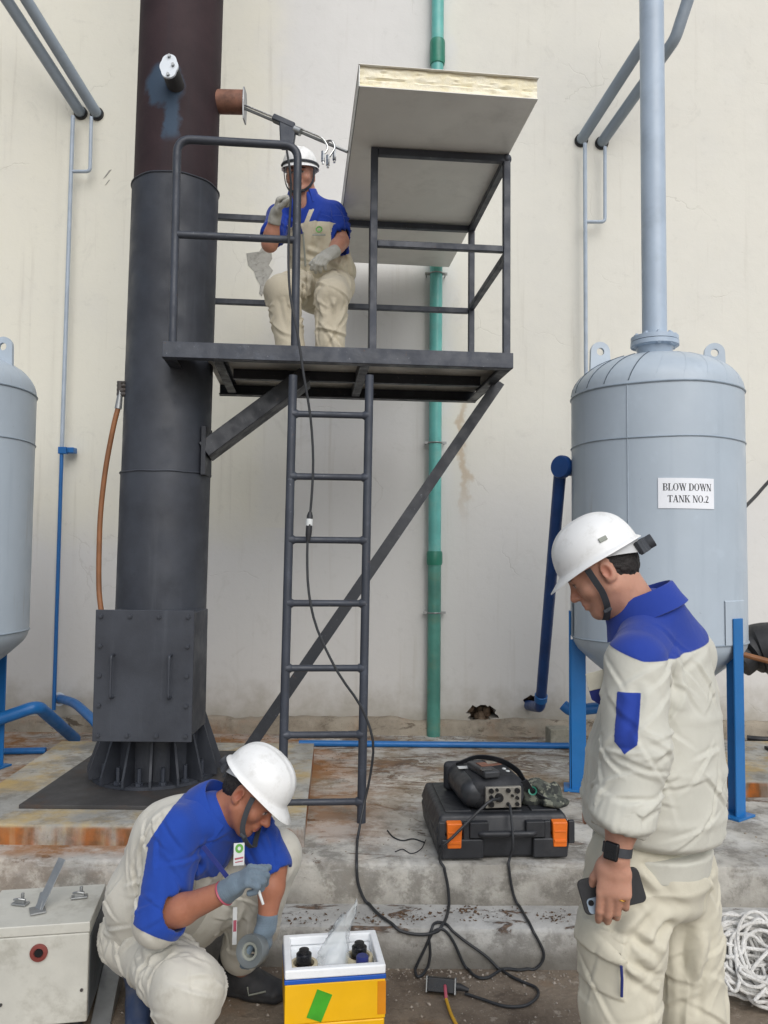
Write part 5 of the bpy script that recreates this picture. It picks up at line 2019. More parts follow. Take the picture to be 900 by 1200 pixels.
# ================================================================ the standing man at the right
def standing_man():
    f = unit((-.883, .469, 0)); rt = np.array((.469, .883, 0)); up = np.array((0, 0, 1.))
    foot = Vector((.68, 2.1, 0))
    T = thing('person', 'man standing at right with head bent, holding a phone by his thigh', 'person', foot, 'workers in white helmets')
    ear = A3(713, 669, 2.035)
    hf = unit((-.966 * .85, .24, -.52))
    H = Fr((0, 0, 0), hf, (-.35, .08, .93))
    H.o = ear - (H.r * -.075 + H.f * -.012 + H.u * -.012)
    neck = A3(754, 714, 2.12)
    sh_n, el_n, cu_n, wr_n = A3(745, 778, 1.965), A3(746, 880, 1.905), A3(729, 955, 1.88), A3(722.5, 1003, 1.872)
    sh_f, el_f, wr_f = A3(806, 768, 2.27), A3(800, 880, 2.33), A3(745, 940, 2.33)
    pel = A3(762, 1005, 2.13)
    hip_n, hip_f = A3(733, 1030, 2.055), A3(793, 1028, 2.2)
    kn_n, kn_f = A3(727, 1175, 2.02), A3(806, 1175, 2.2)
    an_n = np.array((kn_n[0] + .03, 2.06, .09)); an_f = np.array((kn_f[0] + .03, 2.24, .09))
    # ---- the body, one skin
    S = SDF((.28, 1.78, -.0), (1.02, 2.52, 1.86), .004)
    head_sdf(S, H, .95)
    S.cap(H(0, -.022, -.05), neck + np.array((0.00, 0, -.02)), .053, .056, None, .03)
    S.cap(H(0, -.0, -.075), neck + np.array((-.02, 0, -.03)), .042, .048, None, .03)
    S.cap(neck - up * .20 + np.array((.03, 0, 0)), pel + up * .1, (.12, .08), (.13, .09), rt, .05)
    S.cap(pel + up * .1, pel, (.14, .1), (.14, .1), rt, .05)
    for a, b, c in ((sh_n, el_n, wr_n), (sh_f, el_f, wr_f)):
        S.cap(a, b, .048, .042, None, .03)
        S.cap(b, c + (b - c) * .3, .042, .036, None, .02)
        S.cap(c + (b - c) * .3, c, .036, (.0285), None, .02)
    hd = unit(A3(720, 1040, 1.868) - wr_n)
    hn, hs_ = unit((.28, .92, .12)), np.array((-.93, .25, 0))
    hand_sdf(S, wr_n + hd * .004, hd, hn, hs_, (.22, .27, .30, .36), (.45, .4, .3), .0006, 1.0, .006, .2)
    hand_sdf(S, wr_f, unit((-.9, .1, .1)), (0, 0, -1), (0, -1, 0), (.4, .4, .4, .4))
    for a, b, c in ((hip_n, kn_n, an_n), (hip_f, kn_f, an_f)):
        S.cap(pel, a, .09, .08, None, .05)
        S.cap(a, b, .075, .055, None, .03)
        S.cap(b, c, .052, .036, None, .03)
        S.cap(c - up * .03, c - up * .05 + f * .12, .035, .03, None, .02)
    V, Q = S.mesh()
    V = relax(V, Q, 1, .4)
    tone = face_paint(V, H, .95, SKIN_A)
    skin_mesh('body', V, Q, M['skin'], T, cols={'tone': tone})
    hair_mesh(T, H, .0035, -.072, .95)
    ear_l = (-.080, -.002, .012)
    helmet(T, H, (.099, .114, .108), .034, .033, strap_pts=[(-.088, .030, .018), (-.081, .029, -.02), (-.074, .029, -.052), (-.057, .038, -.088), (-.028, .055, -.112), (.0, .062, -.116), (.048, .043, -.095), (.076, .029, -.038), (.088, .029, .015)])
    # small printed mark on the helmet's side
    mk = Vector(H(-.0930, -.043, .064)); mn_ = Vector(unit(H.r * -.93 - H.f * .3 + H.u * .22)); mu = Vector(unit(H.u + H.r * .2))
    ms = mu.cross(mn_)
    MB().box(mk, (.022, .012, .003), Matrix((ms, mn_.cross(ms), mn_)).transposed()).build('helmet_mark', M['greyprint'], T, bevel=.001)
    # ---- jacket
    S = SDF((.22, 1.66, .62), (1.12, 2.56, 1.56), .0042)
    secs = [(762, 728, 2.125, .085, .080), (777, 768, 2.14, .165, .118), (774, 830, 2.14, .192, .150), (768, 890, 2.135, .205, .172), (766, 940, 2.135, .210, .176), (765, 962, 2.135, .206, .174)]
    pts = [A3(*q[:3]) for q in secs]
    for i in range(len(secs) - 1):
        S.cap(pts[i], pts[i + 1], secs[i][3:], secs[i + 1][3:], rt, .008, flat=.05 if i else .07)
    S.cap(A3(764, 985, 2.13), A3(763, 1008, 2.13), (.178, .150), (.172, .144), rt, .008, flat=.012)
    S.cap(neck + np.array((0.02, 0, -.035)), sh_n + up * .0, .058, .072, None, .05)
    S.cap(neck + np.array((0.04, 0, -.025)), sh_f + up * .004, .060, .070, None, .05)
    S.cap(sh_n, el_n, .076, .076, None, .006)
    S.cap(el_n, cu_n, .076, .070, None, .02)
    S.cap(sh_f, el_f, .068, .065, None, .03)
    S.cap(el_f, wr_f, .07, .055, None, .03)
    cd = unit(cu_n - el_n)
    # rolled cuff
    for k in range(26):
        a = 2 * PI * k / 26
        x_, y_, _z = frame(Vector(cd))
        ring = cu_n + (np.array(x_) * math.cos(a) + np.array(y_) * math.sin(a)) * .062
        sh_ = cd * (.010 * math.sin(a * 2 + 1))
        S.cap(ring - cd * .030 + sh_, ring + cd * .014 + sh_, .015, .016, None, .005)
    g = np.meshgrid(*S.ax, indexing='ij', sparse=True)
    # open end of the sleeve and hem
    S.cap(cu_n + cd * .004, cu_n + cd * .12, .052, .06, None, .008, 'cut')
    V, Q = S.mesh()
    N = normals(V, Q)
    C = lambda *a: A3(*a)
    V = folds(V, N,
              creases=[(C(776, 772, 1.98), C(786, 845, 2.0), .012, -.014), (C(786, 845, 2.0), C(777, 945, 1.99), .012, -.014),
                       (C(713, 800, 1.99), C(711, 900, 1.98), .012, -.012), (C(711, 900, 1.98), C(700, 965, 2.0), .014, -.012),
                       (C(789, 775, 2.02), C(793, 860, 2.02), .009, .009), (C(797, 778, 2.04), C(802, 900, 2.04), .010, -.007), (C(808, 775, 2.08), C(812, 930, 2.08), .011, .008), (C(822, 790, 2.1), C(828, 950, 2.1), .012, -.006), (C(838, 790, 2.15), C(842, 940, 2.15), .012, .007),
                       (C(745, 800, 1.88), C(735, 870, 1.86), .012, -.004), (C(757, 860, 1.87), C(722, 890, 1.86), .010, .006), (C(765, 885, 1.88), C(725, 925, 1.86), .010, -.007), (C(768, 915, 1.88), C(735, 945, 1.86), .009, .007),
                       (C(785, 930, 2.0), C(822, 968, 2.02), .012, -.009), (C(800, 925, 2.0), C(850, 952, 2.1), .011, .009),
                       (C(730, 900, 1.86), C(765, 925, 1.88), .010, .008), (C(718, 915, 1.87), C(745, 940, 1.86), .009, -.007),
                       (C(735, 870, 1.86), C(772, 880, 1.9), .010, -.006), (C(690, 850, 2.0), C(700, 960, 2.0), .014, .009),
                       (C(755, 790, 1.9), C(770, 850, 1.92), .012, .006)],
              rough=.0012, rscale=5, stretch=(1, 1, .3))
    N = normals(V, Q)
    V = strokes(V, N, sh_n, el_n, 12, (.72, 1.1), (.45, .25, 1), (.06, .12), (.009, .015), (.002, .005), .11, 1, -rt)
    V = strokes(V, N, el_n, cu_n, 22, (.1, .85), (.40, .3, 1), (.05, .11), (.008, .013), (.002, .0055), .11, 2, -rt)
    V = strokes(V, N, sh_n, el_n, 7, (.1, .7), (.9, .3, 1), (.08, .16), (.010, .016), (.002, .004), .11, 3, -rt)
    V = strokes(V, N, pts[1], pts[5], 14, (.05, .8), (1.45, .12, 1), (.14, .3), (.010, .018), (.003, .006), .3, 4)
    V = strokes(V, N, pts[1], pts[5], 30, (.72, 1.02), (1.25, .3, 1), (.05, .12), (.008, .014), (.002, .005), .3, 5)
    V = strokes(V, N, pts[1], pts[5], 9, (-.5, .02), (.8, .5, 1), (.06, .13), (.010, .016), (.002, .005), .3, 8)
    V = strokes(V, N, pts[1], pts[5], 8, (.0, .45), (.9, .3, 1), (.07, .14), (.008, .013), (.003, .006), .3, 6, near=(A3(785, 800, 2.02), .12))
    V = strokes(V, N, pts[1], pts[5], 10, (.5, 1.), (.5, .3, 1), (.08, .16), (.009, .014), (.003, .006), .3, 7, near=(A3(800, 930, 2.02), .16))
    N = normals(V, Q)
    # hem band and cuff band: stitched lines
    zz = V[:, 2]
    z0 = float(A3(775, 766, 1.99)[2])
    lat = (V - neck) @ (-rt)
    fr_ = (V - neck) @ f
    fs_ = (V - sh_n) @ f
    e = zz - (z0 - .008 + .042 * np.clip((.13 - lat) / .30, 0, 1) + .032 * np.clip((fs_ + .03) / .09, 0, 1) * (lat > .02))
    e = np.where((fr_ > .09) & (lat > -.3), np.minimum(e, .075 - fr_ + .03), e)
    pc_ = C(737, 845, 1.88)
    u, vz = (V - pc_) @ f, V[:, 2] - pc_[2]
    outer = ((V - (sh_n + el_n) / 2) @ (-rt)) > .0
    pent = np.minimum(np.minimum(.027 - np.abs(u), .066 - vz), vz + .066 - np.abs(u) * .85 + .0)
    e = np.where(outer & (np.abs(vz) < .1), np.maximum(e, np.clip(pent, -1, 1)), e)
    V = V + N * (.0018 * (np.clip(e / .002, -1, 1) > 0))[:, None]
    skin_mesh('jacket', V, Q, M['jacket'], T, attrs={'blue': e})
    collar(T, A3(754, 714, 2.12), unit((-.44, .08, .88)), unit(f * 1. + np.array((0, 0, -.4))), (.072, .086), .046, M['bluecloth_a'], 18, .020)
    # breast pocket flap standing off the chest
    c = Vector(C(699, 800, 2.0))
    b = MB().prism([(-.028, .02), (.02, .035), (.028, -.008), (-.018, -.022)], c, Vector((.8, -.5, 0)), Vector((0, 0, 1)), Vector((-.004, -.006, 0)))
    b.build('pocket_flap', M['trouser'], T, bevel=.002)
    b = MB().prism([(-.02, .0), (.022, .006), (.022, -.045), (-.010, -.03)], c + Vector((-.001, .0, -.012)), Vector((.8, -.5, 0)), Vector((0, 0, 1)), Vector((-.003, -.004, 0)))
    b.build('pocket_lining', M['bluecloth_dk'], T)
    # ---- trousers
    S = SDF((.30, 1.78, .03), (1.06, 2.56, 1.0), .0046)
    S.cap(A3(763, 985, 2.13), A3(762, 1015, 2.13), (.150, .122), (.168, .138), rt, .03, flat=.02)
    S.cap(A3(762, 1015, 2.13), A3(758, 1045, 2.12), (.168, .138), (.16, .138), rt, .04, flat=.06)
    S.cap(hip_n + up * .03, hip_n + (kn_n - hip_n) * .5, .100, .102, None, .03)
    S.cap(hip_n + (kn_n - hip_n) * .5, kn_n, .104, .092, None, .02)
    S.cap(hip_f + up * .03, hip_f + (kn_f - hip_f) * .5, .102, .098, None, .03)
    S.cap(hip_f + (kn_f - hip_f) * .5, kn_f, .100, .092, None, .02)
    S.cap(kn_n, an_n + up * .0, .092, .085, None, .02)
    S.cap(kn_f, an_f + up * .0, .092, .085, None, .02)
    S.cut((0, 0, .05), (0, 0, -1))
    V, Q = S.mesh()
    N = normals(V, Q)
    V = folds(V, N,
              creases=[(C(770, 1040, 2.0), C(720, 1100, 1.93), .014, .010), (C(785, 1050, 2.02), C(760, 1110, 1.95), .014, -.012), (C(800, 1030, 2.05), C(840, 1010, 2.1), .012, .008),
                       (C(745, 1020, 1.95), C(790, 1060, 2.0), .012, .009), (C(700, 1000, 1.98), C(684, 1060, 1.95), .010, -.012), (C(795, 1060, 2.1), C(775, 1150, 2.1), .014, .010),
                       (C(810, 1090, 2.1), C(790, 1180, 2.1), .014, -.008), (C(825, 1100, 2.1), C(810, 1190, 2.1), .014, .009), (C(735, 1130, 1.93), C(770, 1160, 1.95), .012, .009),
                       (C(740, 1090, 1.93), C(768, 1120, 1.95), .012, -.008)],
              rough=.0012, rscale=5, stretch=(1, 1, .35))
    N = normals(V, Q)
    V = strokes(V, N, hip_n, kn_n, 9, (-.1, .45), (.55, .25, 1), (.08, .18), (.010, .017), (.002, .005), .16, 11)
    V = strokes(V, N, hip_f, kn_f, 13, (-.1, .5), (.6, .25, 1), (.09, .2), (.011, .018), (.003, .006), .16, 12)
    V = strokes(V, N, hip_n, kn_n, 11, (.5, 1.15), (.6, .3, 1), (.08, .17), (.010, .016), (.002, .005), .16, 13)
    V = strokes(V, N, hip_f, kn_f, 13, (.5, 1.15), (.6, .3, 1), (.09, .2), (.011, .018), (.003, .006), .16, 14)
    V = strokes(V, N, hip_f, kn_f, 6, (.0, 1.1), (1.4, .15, 1), (.15, .3), (.012, .018), (.004, .007), .16, 15)
    N = normals(V, Q)
    # cargo pocket with its flap on the outside of the near leg
    u = -(V @ f); u = u - float(-(C(702, 1130, 1.93) @ f)); z_ = V[:, 2]
    zt, zf, zb = float(C(702, 1097, 1.93)[2]), float(C(702, 1126, 1.93)[2]), float(C(702, 1170, 1.93)[2])
    outer = ((V - (hip_n + kn_n) / 2) @ (-rt)) > -.03
    fl_ = sd_box(u, z_ + u * .12, -.075, .058, zf, zt)
    bd_ = sd_box(u, z_ + u * .12, -.068, .052, zb, zt)
    ss = lambda x: np.clip(x / .004 + .5, 0, 1)
    disp = outer * (ss(bd_) * .007 + ss(fl_) * (.006 + .06 * np.clip(zt - z_, 0, .07) * 1.3))
    V = V + N * disp[:, None]
    skin_mesh('trousers', V, Q, M['trouser'], T)
    # dark piping down the pocket's rear edge
    pp_ = [C(728, 1132, 1.915), C(729, 1148, 1.915), C(728.5, 1168, 1.918)]
    MB().tube(pp_, .0035, 6).build('pocket_piping', M['bluecloth_dk'], T)
    for a_ in (an_n, an_f):
        h = np.array((a_[0] + .05, a_[1] - .01, 0.002))
        shoe(T, h, h + f * .28, up, M['shoe'])
    # watch
    ax = Vector(unit(wr_n - cu_n))
    wc = Vector(wr_n) - ax * .014
    x_, y_, a_ = frame(ax, (0, 1, 0))
    ring = MB()
    ring.lathe([(.0305, -.010), (.0335, -.010), (.0335, .010), (.0305, .010), (.0305, -.010)], wc, axis=ax, n=32)
    wt_ = ring.build('watch', M['strap'], T)
    dirw = Vector(unit((-.62, -.78, 0)))
    dirw = (dirw - ax * dirw.dot(ax)).normalized()
    Rw = Matrix((dirw.cross(ax), ax, dirw)).transposed()
    MB().box(wc + dirw * .036, (.034, .040, .012), Rw).build('watch_case', M['black'], wt_, bevel=.005, seg=3)
    # ring on a finger
    rc = Vector(C(728, 1054, 1.862)) 
    MB().tube([rc + (x_ * math.cos(t) + y_ * math.sin(t)) * .0098 for t in [2 * PI * k / 20 for k in range(20)]], .0016, 6, closed=True).build('finger_ring', M['gold'], T)
    # ---- the phone, held in the hand
    c = Vector(C(716.5, 1044, 1.905))
    n_ = Vector(unit((-.10, -.97, .12)))
    e1 = Vector((math.cos(math.radians(15)), 0, math.sin(math.radians(15))))
    e1 = (e1 - n_ * e1.dot(n_)).normalized(); e2 = n_.cross(e1)
    if e2.z < 0: e2 = -e2
    R_ = Matrix((e1, e2, n_)).transposed()
    PH_ = thing('phone', 'black phone with camera lenses in the standing man\'s hand', 'phone', c)
    def rrect(w_, h_, r_, k_=6):
        o_ = []
        for cx, cy, a0_ in ((w_ / 2 - r_, h_ / 2 - r_, 0), (-w_ / 2 + r_, h_ / 2 - r_, 90), (-w_ / 2 + r_, -h_ / 2 + r_, 180), (w_ / 2 - r_, -h_ / 2 + r_, 270)):
            for j in range(k_ + 1):
                a__ = math.radians(a0_ + 90 * j / k_)
                o_.append((cx + r_ * math.cos(a__), cy + r_ * math.sin(a__)))
        return o_
    MB().prism(rrect(.146, .078, .013), c - n_ * .006, e1, e2, n_ * .011).build('phone_case', M['rubber'], PH_, bevel=.002)
    cc = c + e1 * -.046 + e2 * -.020
    cm = MB().prism(rrect(.034, .034, .009), cc + n_ * .005, e1, e2, n_ * .0022).build('camera_plate', M['lensp'], PH_)
    for dx, dy in ((-.0075, .0075), (.0075, -.0075)):
        q = cc + e1 * dx + e2 * dy + n_ * .007
        MB().cyl(q, q + n_ * .0022, .0066, n=18).build('camera_lens', M['lens'], cm)
    return T


standing_man()


# ================================================================ the crouching man at the left
def crouching_man():
    f = unit((.68, -.73, 0)); up = np.array((0, 0, 1.)); rt = np.cross(f, up)
    T = thing('person', 'man crouching on one knee in white helmet, writing or marking beside the yellow cooler', 'person', Vector((-.72, 2.75, 0)), 'workers in white helmets')
    ear = A3(279, 931, 2.64)
    H = Fr((0, 0, 0), (.71, -.26, -.60), (.60, .04, .76))
    H.o = ear - (H.r * .079 + H.f * -.012 + H.u * -.012)
    pel, chest, neck = A3(166, 1096, 2.86), A3(212, 1005, 2.78), A3(250, 953, 2.73)
    shR, elR, wrR = A3(204, 975, 2.62), A3(186, 1078, 2.53), A3(268, 1043, 2.46)
    shL, elL, wrL = A3(290, 960, 2.84), A3(320, 1018, 2.76), A3(313, 1078, 2.72)
    hipR, hipL = A3(166, 1112, 2.80), A3(188, 1102, 2.93)
    knR, knL = A3(220, 1158, 2.50), A3(322, 1003, 2.86)
    anR = np.array(PZ(170, 1190, .07)); anR = np.array((-.76, 3.0, .085))
    anL = A3(283, 1132, 2.97)
    S = SDF((-1.25, 2.25, -.02), (-.1, 3.2, 1.05), .004)
    head_sdf(S, H)
    S.cap(H(0, -.022, -.05), neck, .053, .054, None, .03)
    S.cap(H(0, -.0, -.07), neck + np.array((.0, 0, -.02)), .043, .048, None, .03)
    S.cap(neck + (chest - neck) * .4, chest, (.1, .06), (.14, .09), rt, .05)
    S.cap(chest, pel, (.14, .09), (.13, .09), rt, .05)
    hdR = unit(A3(297, 1022, 2.44) - wrR)
    hdL = unit(A3(311, 1110, 2.71) - wrL)
    hands = ((wrR, hdR, unit((.35, .35, -.85)), np.array((-.1, .9, .4)), (.72, .78, .8, .84), (.6, .6, .6)),
             (wrL, hdL, unit((-.75, .2, -.1)), np.array((.2, -.9, 0)), (.35, .4, .42, .45), (.5, .5, .4)))
    for a, b, c in ((shR, elR, wrR), (shL, elL, wrL)):
        S.cap(neck - up * .05, a - up * .02, .035, .04, None, .03)
        S.cap(a, b, .05, .044, None, .03)
        S.cap(b, b + (c - b) * .35, .044, .044, None, .02)
        S.cap(b + (c - b) * .35, c, .044, .030, None, .02)
    for h_ in hands:
        hand_sdf(S, *h_, infl=-.0015)
    for a, b, c in ((hipR, knR, anR), (hipL, knL, anL)):
        S.cap(pel, a, .09, .08, None, .05)
        S.cap(a, b, .075, .055, None, .03)
        S.cap(b, c, .052, .036, None, .03)
    V, Q = S.mesh()
    V = relax(V, Q, 1, .4)
    skin_mesh('body', V, Q, M['skin'], T, cols={'tone': face_paint(V, H, 1., SKIN_B)})
    hair_mesh(T, H, .0035, -.075)
    helmet(T, H, (.108, .125, .112), .044, .036, strap_pts=[(.093, .035, .02), (.088, .045, -.02), (.075, .07, -.075), (.05, .105, -.105), (0, .125, -.115), (-.05, .10, -.1), (-.088, .03, .015)])
    for i, h_ in enumerate(hands):
        S = SDF(h_[0] - .2, h_[0] + .22, .0032)
        tips, pf = hand_sdf(S, *h_, infl=.0025)
        S.cap(h_[0] - h_[1] * .010, h_[0] + h_[1] * .02, .035, .0335, None, .012)
        S.cut(h_[0] - h_[1] * .020, -h_[1])
        V, Q = S.mesh(); N = normals(V, Q)
        V = V + N * (.0012 * np.sin((V @ h_[1]) * 900) * .5 + .003 * vnoise(V * 60))[:, None]
        skin_mesh('glove', V, Q, M['glove'], T)
        if i == 0: gripR = tips
    MB().lathe([(.036, -.004), (.0385, 0), (.036, .004)], Vector(wrR - hdR * .018), axis=Vector(hdR), n=24).build('glove_cuff', M['cardr'], T)
    # ---- jacket
    S = SDF((-1.35, 2.15, .02), (-.15, 3.25, 1.02), .005)
    S.cap(neck - up * .012, A3(216, 985, 2.76), (.088, .078), (.180, .145), rt, .05)
    S.cap(A3(216, 985, 2.76), A3(190, 1045, 2.81), (.180, .145), (.18, .15), rt, .05)
    S.cap(A3(190, 1045, 2.81), A3(176, 1095, 2.86), (.18, .15), (.16, .12), rt, .05)
    S.cap(neck - up * .02, shR, .055, .078, None, .05)
    S.cap(neck - up * .02, shL, .055, .074, None, .05)
    S.cap(shR, elR, .078, .075, None, .015)
    S.cap(shL, elL + (shL - elL) * .05, .074, .068, None, .015)
    S.cap(elR + unit(elR - shR) * .0, elR + unit(wrR - elR) * .02, .078, .072, None, .02)
    # open sleeve ends
    fa = unit(wrR - elR)
    S.cap(elR + fa * .045, elR + fa * .2, .055, .055, None, .01, 'cut')
    fb_ = unit(elL - shL)
    S.cap(elL + fb_ * .03, elL + fb_ * .2, .055, .055, None, .01, 'cut')
    V, Q = S.mesh(); N = normals(V, Q)
    C = lambda *a: A3(*a)
    V = folds(V, N, creases=[(C(215, 985, 2.6), C(225, 1050, 2.6), .012, -.012), (C(170, 990, 2.62), C(160, 1060, 2.6), .014, .008), (C(190, 1000, 2.54), C(205, 1060, 2.5), .012, .008),
                             (C(235, 990, 2.6), C(275, 1030, 2.6), .014, .009), (C(225, 1010, 2.62), C(262, 1055, 2.62), .013, -.010), (C(150, 1010, 2.75), C(140, 1090, 2.75), .014, .010),
                             (C(240, 1040, 2.65), C(200, 1090, 2.7), .013, .010), (C(130, 1075, 2.8), C(165, 1095, 2.72), .012, -.010), (C(300, 960, 2.75), C(318, 1010, 2.72), .01, .006)],
              rough=.0015, rscale=5, stretch=(1, 1, .5))
    N = normals(V, Q)
    V = strokes(V, N, shR, elR, 16, (.35, 1.1), (.5, .3, 1), (.06, .13), (.008, .014), (.003, .007), .11, 21)
    V = strokes(V, N, shR, elR, 8, (-.1, .4), (.9, .4, 1), (.07, .15), (.009, .015), (.003, .006), .13, 22)
    V = strokes(V, N, neck, pel, 10, (-.1, .45), (.8, .5, 1), (.07, .15), (.010, .016), (.003, .007), .26, 26)
    V = strokes(V, N, neck, pel, 26, (.2, 1.1), (1.0, .35, 1), (.08, .2), (.009, .016), (.003, .008), .26, 23)
    V = strokes(V, N, neck, pel, 14, (.7, 1.2), (.3, .3, 1), (.06, .13), (.008, .014), (.004, .008), .26, 24)
    V = strokes(V, N, shL, elL, 8, (.2, 1.0), (.5, .3, 1), (.05, .1), (.008, .012), (.003, .005), .11, 25)
    # blue: both upper arms, and over the shoulders; the sleeve's rear strip and the cuff stay pale
    q = V - neck
    L = neck - pel
    ax = unit(L)
    s_ax = q @ ax
    lat = q @ rt
    fw = q @ np.cross(ax, -rt) if False else q @ unit(np.cross(rt, ax))
    fwd_t = unit(np.cross(up, rt)); fw = q @ unit(fwd_t - ax * (fwd_t @ ax))
    yoke = np.minimum(s_ax + .135, .12 - np.abs(fw) * .0 - 0)
    back = -fw
    yoke = np.minimum(s_ax + .150, -((V - A3(223, 917, 2.7)) @ np.array((-.842, 0, .539))))
    t, dist, _ = seg_t(V, shR, elR)
    arm = np.minimum(.10 - dist, .05 + t * .3)
    backdir = unit(np.array((-.93, .25, .1)))
    rear = (V - (shR + (elR - shR) * np.clip(t, 0, 1)[:, None])) @ backdir
    armblue = np.minimum(np.minimum(.098 - dist, (t + .12) * .25), .048 - rear - .0)
    cuffcut = (1.02 - t) * .2 + np.clip(.03 - rear, -.1, .1) * .25
    armblue = np.minimum(armblue, cuffcut + .012)
    tl, dl, _ = seg_t(V, shL, elL)
    armL = np.minimum(.094 - dl, (tl + .15) * .25)
    e = np.maximum(np.where(t > .15, np.minimum(yoke, .0 + (.12 - rear) - .06), yoke), armblue)
    e = np.where((dist < .092) & (t > .2), armblue, yoke)
    e = np.where((dist < .092) & (t <= .2), np.minimum(yoke, .070 - rear), e)
    e = np.where((dl < .088) & (tl > .0), armL, e)
    N = normals(V, Q)
    V = V + N * (.0015 * (e > 0))[:, None]
    skin_mesh('jacket', V, Q, M['jacket_b'], T, attrs={'blue': e})
    collar(T, neck + unit((.6, -.2, .5)) * .012, unit((.66, -.26, .70)), unit((.50, -.45, -.65)), (.068, .084), .046, M['bluecloth'], 34, .026, .014)
    # lanyard and badge on the chest
    bs = Vector(C(280, 1001, 2.60))
    n_ = Vector(unit((.5, -.8, .30)))
    side = Vector(unit((.84, .5, -.12))); upb = n_.cross(side) * -1
    if upb.z < 0: upb = -upb
    R_ = Matrix((side, upb, n_)).transposed()
    bd = MB().box(bs, (.036, .066, .002), R_).build('id_badge', M['cardw'], T)
    MB().lathe([(.006, 0), (.0135, 0), (.0135, .002), (.006, .002), (.006, 0)], bs + upb * .017 + n_ * .001, axis=n_, n=24).build('green_ring', M['cardg'], bd)
    MB().box(bs - upb * .012 + n_ * .0015, (.029, .005, .001), R_ @ Matrix.Rotation(.12, 3, 'Z')).build('red_print', M['cardr'], bd)
    MB().box(bs - upb * .022 + n_ * .0015, (.026, .003, .001), R_ @ Matrix.Rotation(.12, 3, 'Z')).build('red_print', M['cardr'], bd)
    ribbon(smooth_path([C(238, 992, 2.56), C(254, 1012, 2.52), C(268, 1030, 2.50)], 4), .014, .003, Vector((.6, .3, .7))).build('lanyard', M['bluecloth_dk'], T)
    tg = Vector(C(275, 1085, 2.74))
    tb = MB().box(tg, (.015, .112, .002), R_).build('strap_tail', M['cardw'], T)
    MB().box(tg + n_ * .0015, (.011, .034, .001), R_).build('pink_print', M['cardr'], tb)
    # ---- trousers
    S = SDF((-1.35, 2.15, -.01), (-.12, 3.3, .85), .005)
    S.cap(A3(176, 1085, 2.86), pel - up * .0, (.15, .115), (.155, .125), rt, .04)
    S.cap(hipR + up * .02, knR, .104, .098, None, .04)
    S.ell(knR + np.array((.0, -.005, -.01)), (.104, .10, .108), None, .04)
    S.cap(knR - up * .05, anR, .085, .065, None, .03)
    S.cap(hipL, knL, .115, .088, None, .04)
    S.cap(knL, knL + (anL - knL) * .6, .088, .082, None, .03)
    S.cap(knL + (anL - knL) * .6, anL + up * .05, .082, .075, None, .03)
    S.cut((0, 0, .008), (0, 0, -1))
    V, Q = S.mesh(); N = normals(V, Q)
    V = folds(V, N, creases=[(C(165, 1110, 2.6), C(205, 1130, 2.5), .014, .010), (C(160, 1130, 2.6), C(195, 1160, 2.48), .014, -.010), (C(205, 1100, 2.52), C(250, 1120, 2.45), .013, .009),
                             (C(185, 1095, 2.6), C(168, 1180, 2.55), .012, -.014), (C(300, 1020, 2.8), C(262, 1110, 2.85), .013, .009), (C(335, 1010, 2.8), C(300, 1080, 2.82), .012, -.008), (C(130, 1110, 2.8), C(160, 1150, 2.7), .014, .010)],
              rough=.0015, rscale=5, stretch=(1, 1, .6))
    N = normals(V, Q)
    V = strokes(V, N, hipR, knR, 26, (-.2, .7), (.5, .3, 1), (.08, .18), (.009, .016), (.004, .009), .17, 31)
    V = strokes(V, N, hipR, knR, 26, (.6, 1.5), (.7, .5, 1), (.07, .16), (.009, .016), (.004, .009), .19, 32)
    V = strokes(V, N, knL, anL, 16, (.1, 1.), (.6, .3, 1), (.06, .13), (.008, .014), (.003, .007), .14, 33)
    V = strokes(V, N, hipL, knL, 14, (.3, 1.1), (.5, .3, 1), (.06, .13), (.008, .014), (.003, .006), .14, 34)
    V = strokes(V, N, knR, anR, 10, (.0, 1.), (.6, .4, 1), (.06, .13), (.008, .014), (.003, .007), .14, 35)
    skin_mesh('trousers', V, Q, M['trouser_b'], T)
    # shoes: planted left, toe-down right
    h = np.array(PZ(262, 1163, .0)); tt = np.array(PZ(330, 1174, .0))
    d_ = unit(tt - h)
    c0 = np.array((anL[0] - d_[0] * .07, anL[1] - .01, .002))
    hs0 = np.array(PZ(259, 1160, 0)); hs0[2] = .002
    sh_, (d, u, s_) = shoe(T, hs0, hs0 + unit((.96, -.26, 0)) * .265, up, M['shoe'], sc=1.3)
    cp = Vector(hs0 + d * .165 - s_ * -.0 + u * .055)
    sd = Vector(s_) if s_[1] < 0 else Vector(-s_)
    q = Vector(hs0) + Vector(d) * .17 + sd * .060 + Vector((0, 0, .034))
    MB().tube([q + Vector((-.035, 0, .028)), q + Vector((-.03, 0, .0)), q + Vector((.03, -.004, .016))], .003, 6).build('shoe_mark', M['greyprint'], sh_)
    h2 = np.array((-.80, 2.74, .03))
    shoe(T, h2 + np.array((-.0, .12, .12)), h2 + np.array((.03, -.1, -.0)), unit((-.3, -.5, .8)), M['shoe_blue'], sc=1.0)
    # held things
    p0, p1 = Vector(C(297, 1026, 2.45)), Vector(C(308.5, 1060, 2.43))
    tag(MB().cyl(p0, p1, .0065, .004, 12).build('marker_pen', M['cardw'], None, org=p1), 'thin white pen or tube held in the crouching man\'s raised gloved hand', 'pen')
    rc = Vector(C(296, 1114, 2.655))
    ax = Vector(unit((-.35, -.88, .30)))
    RT = thing('tape_roll', 'grey see-through tape roll held low in the crouching man\'s other glove', 'tape roll', rc)
    MB().lathe([(.030, -.020), (.048, -.022), (.050, -.018), (.050, .018), (.048, .022), (.030, .020), (.027, .018), (.027, -.018), (.030, -.020)], rc, axis=ax, n=40).build('tape', M['tape'], RT)
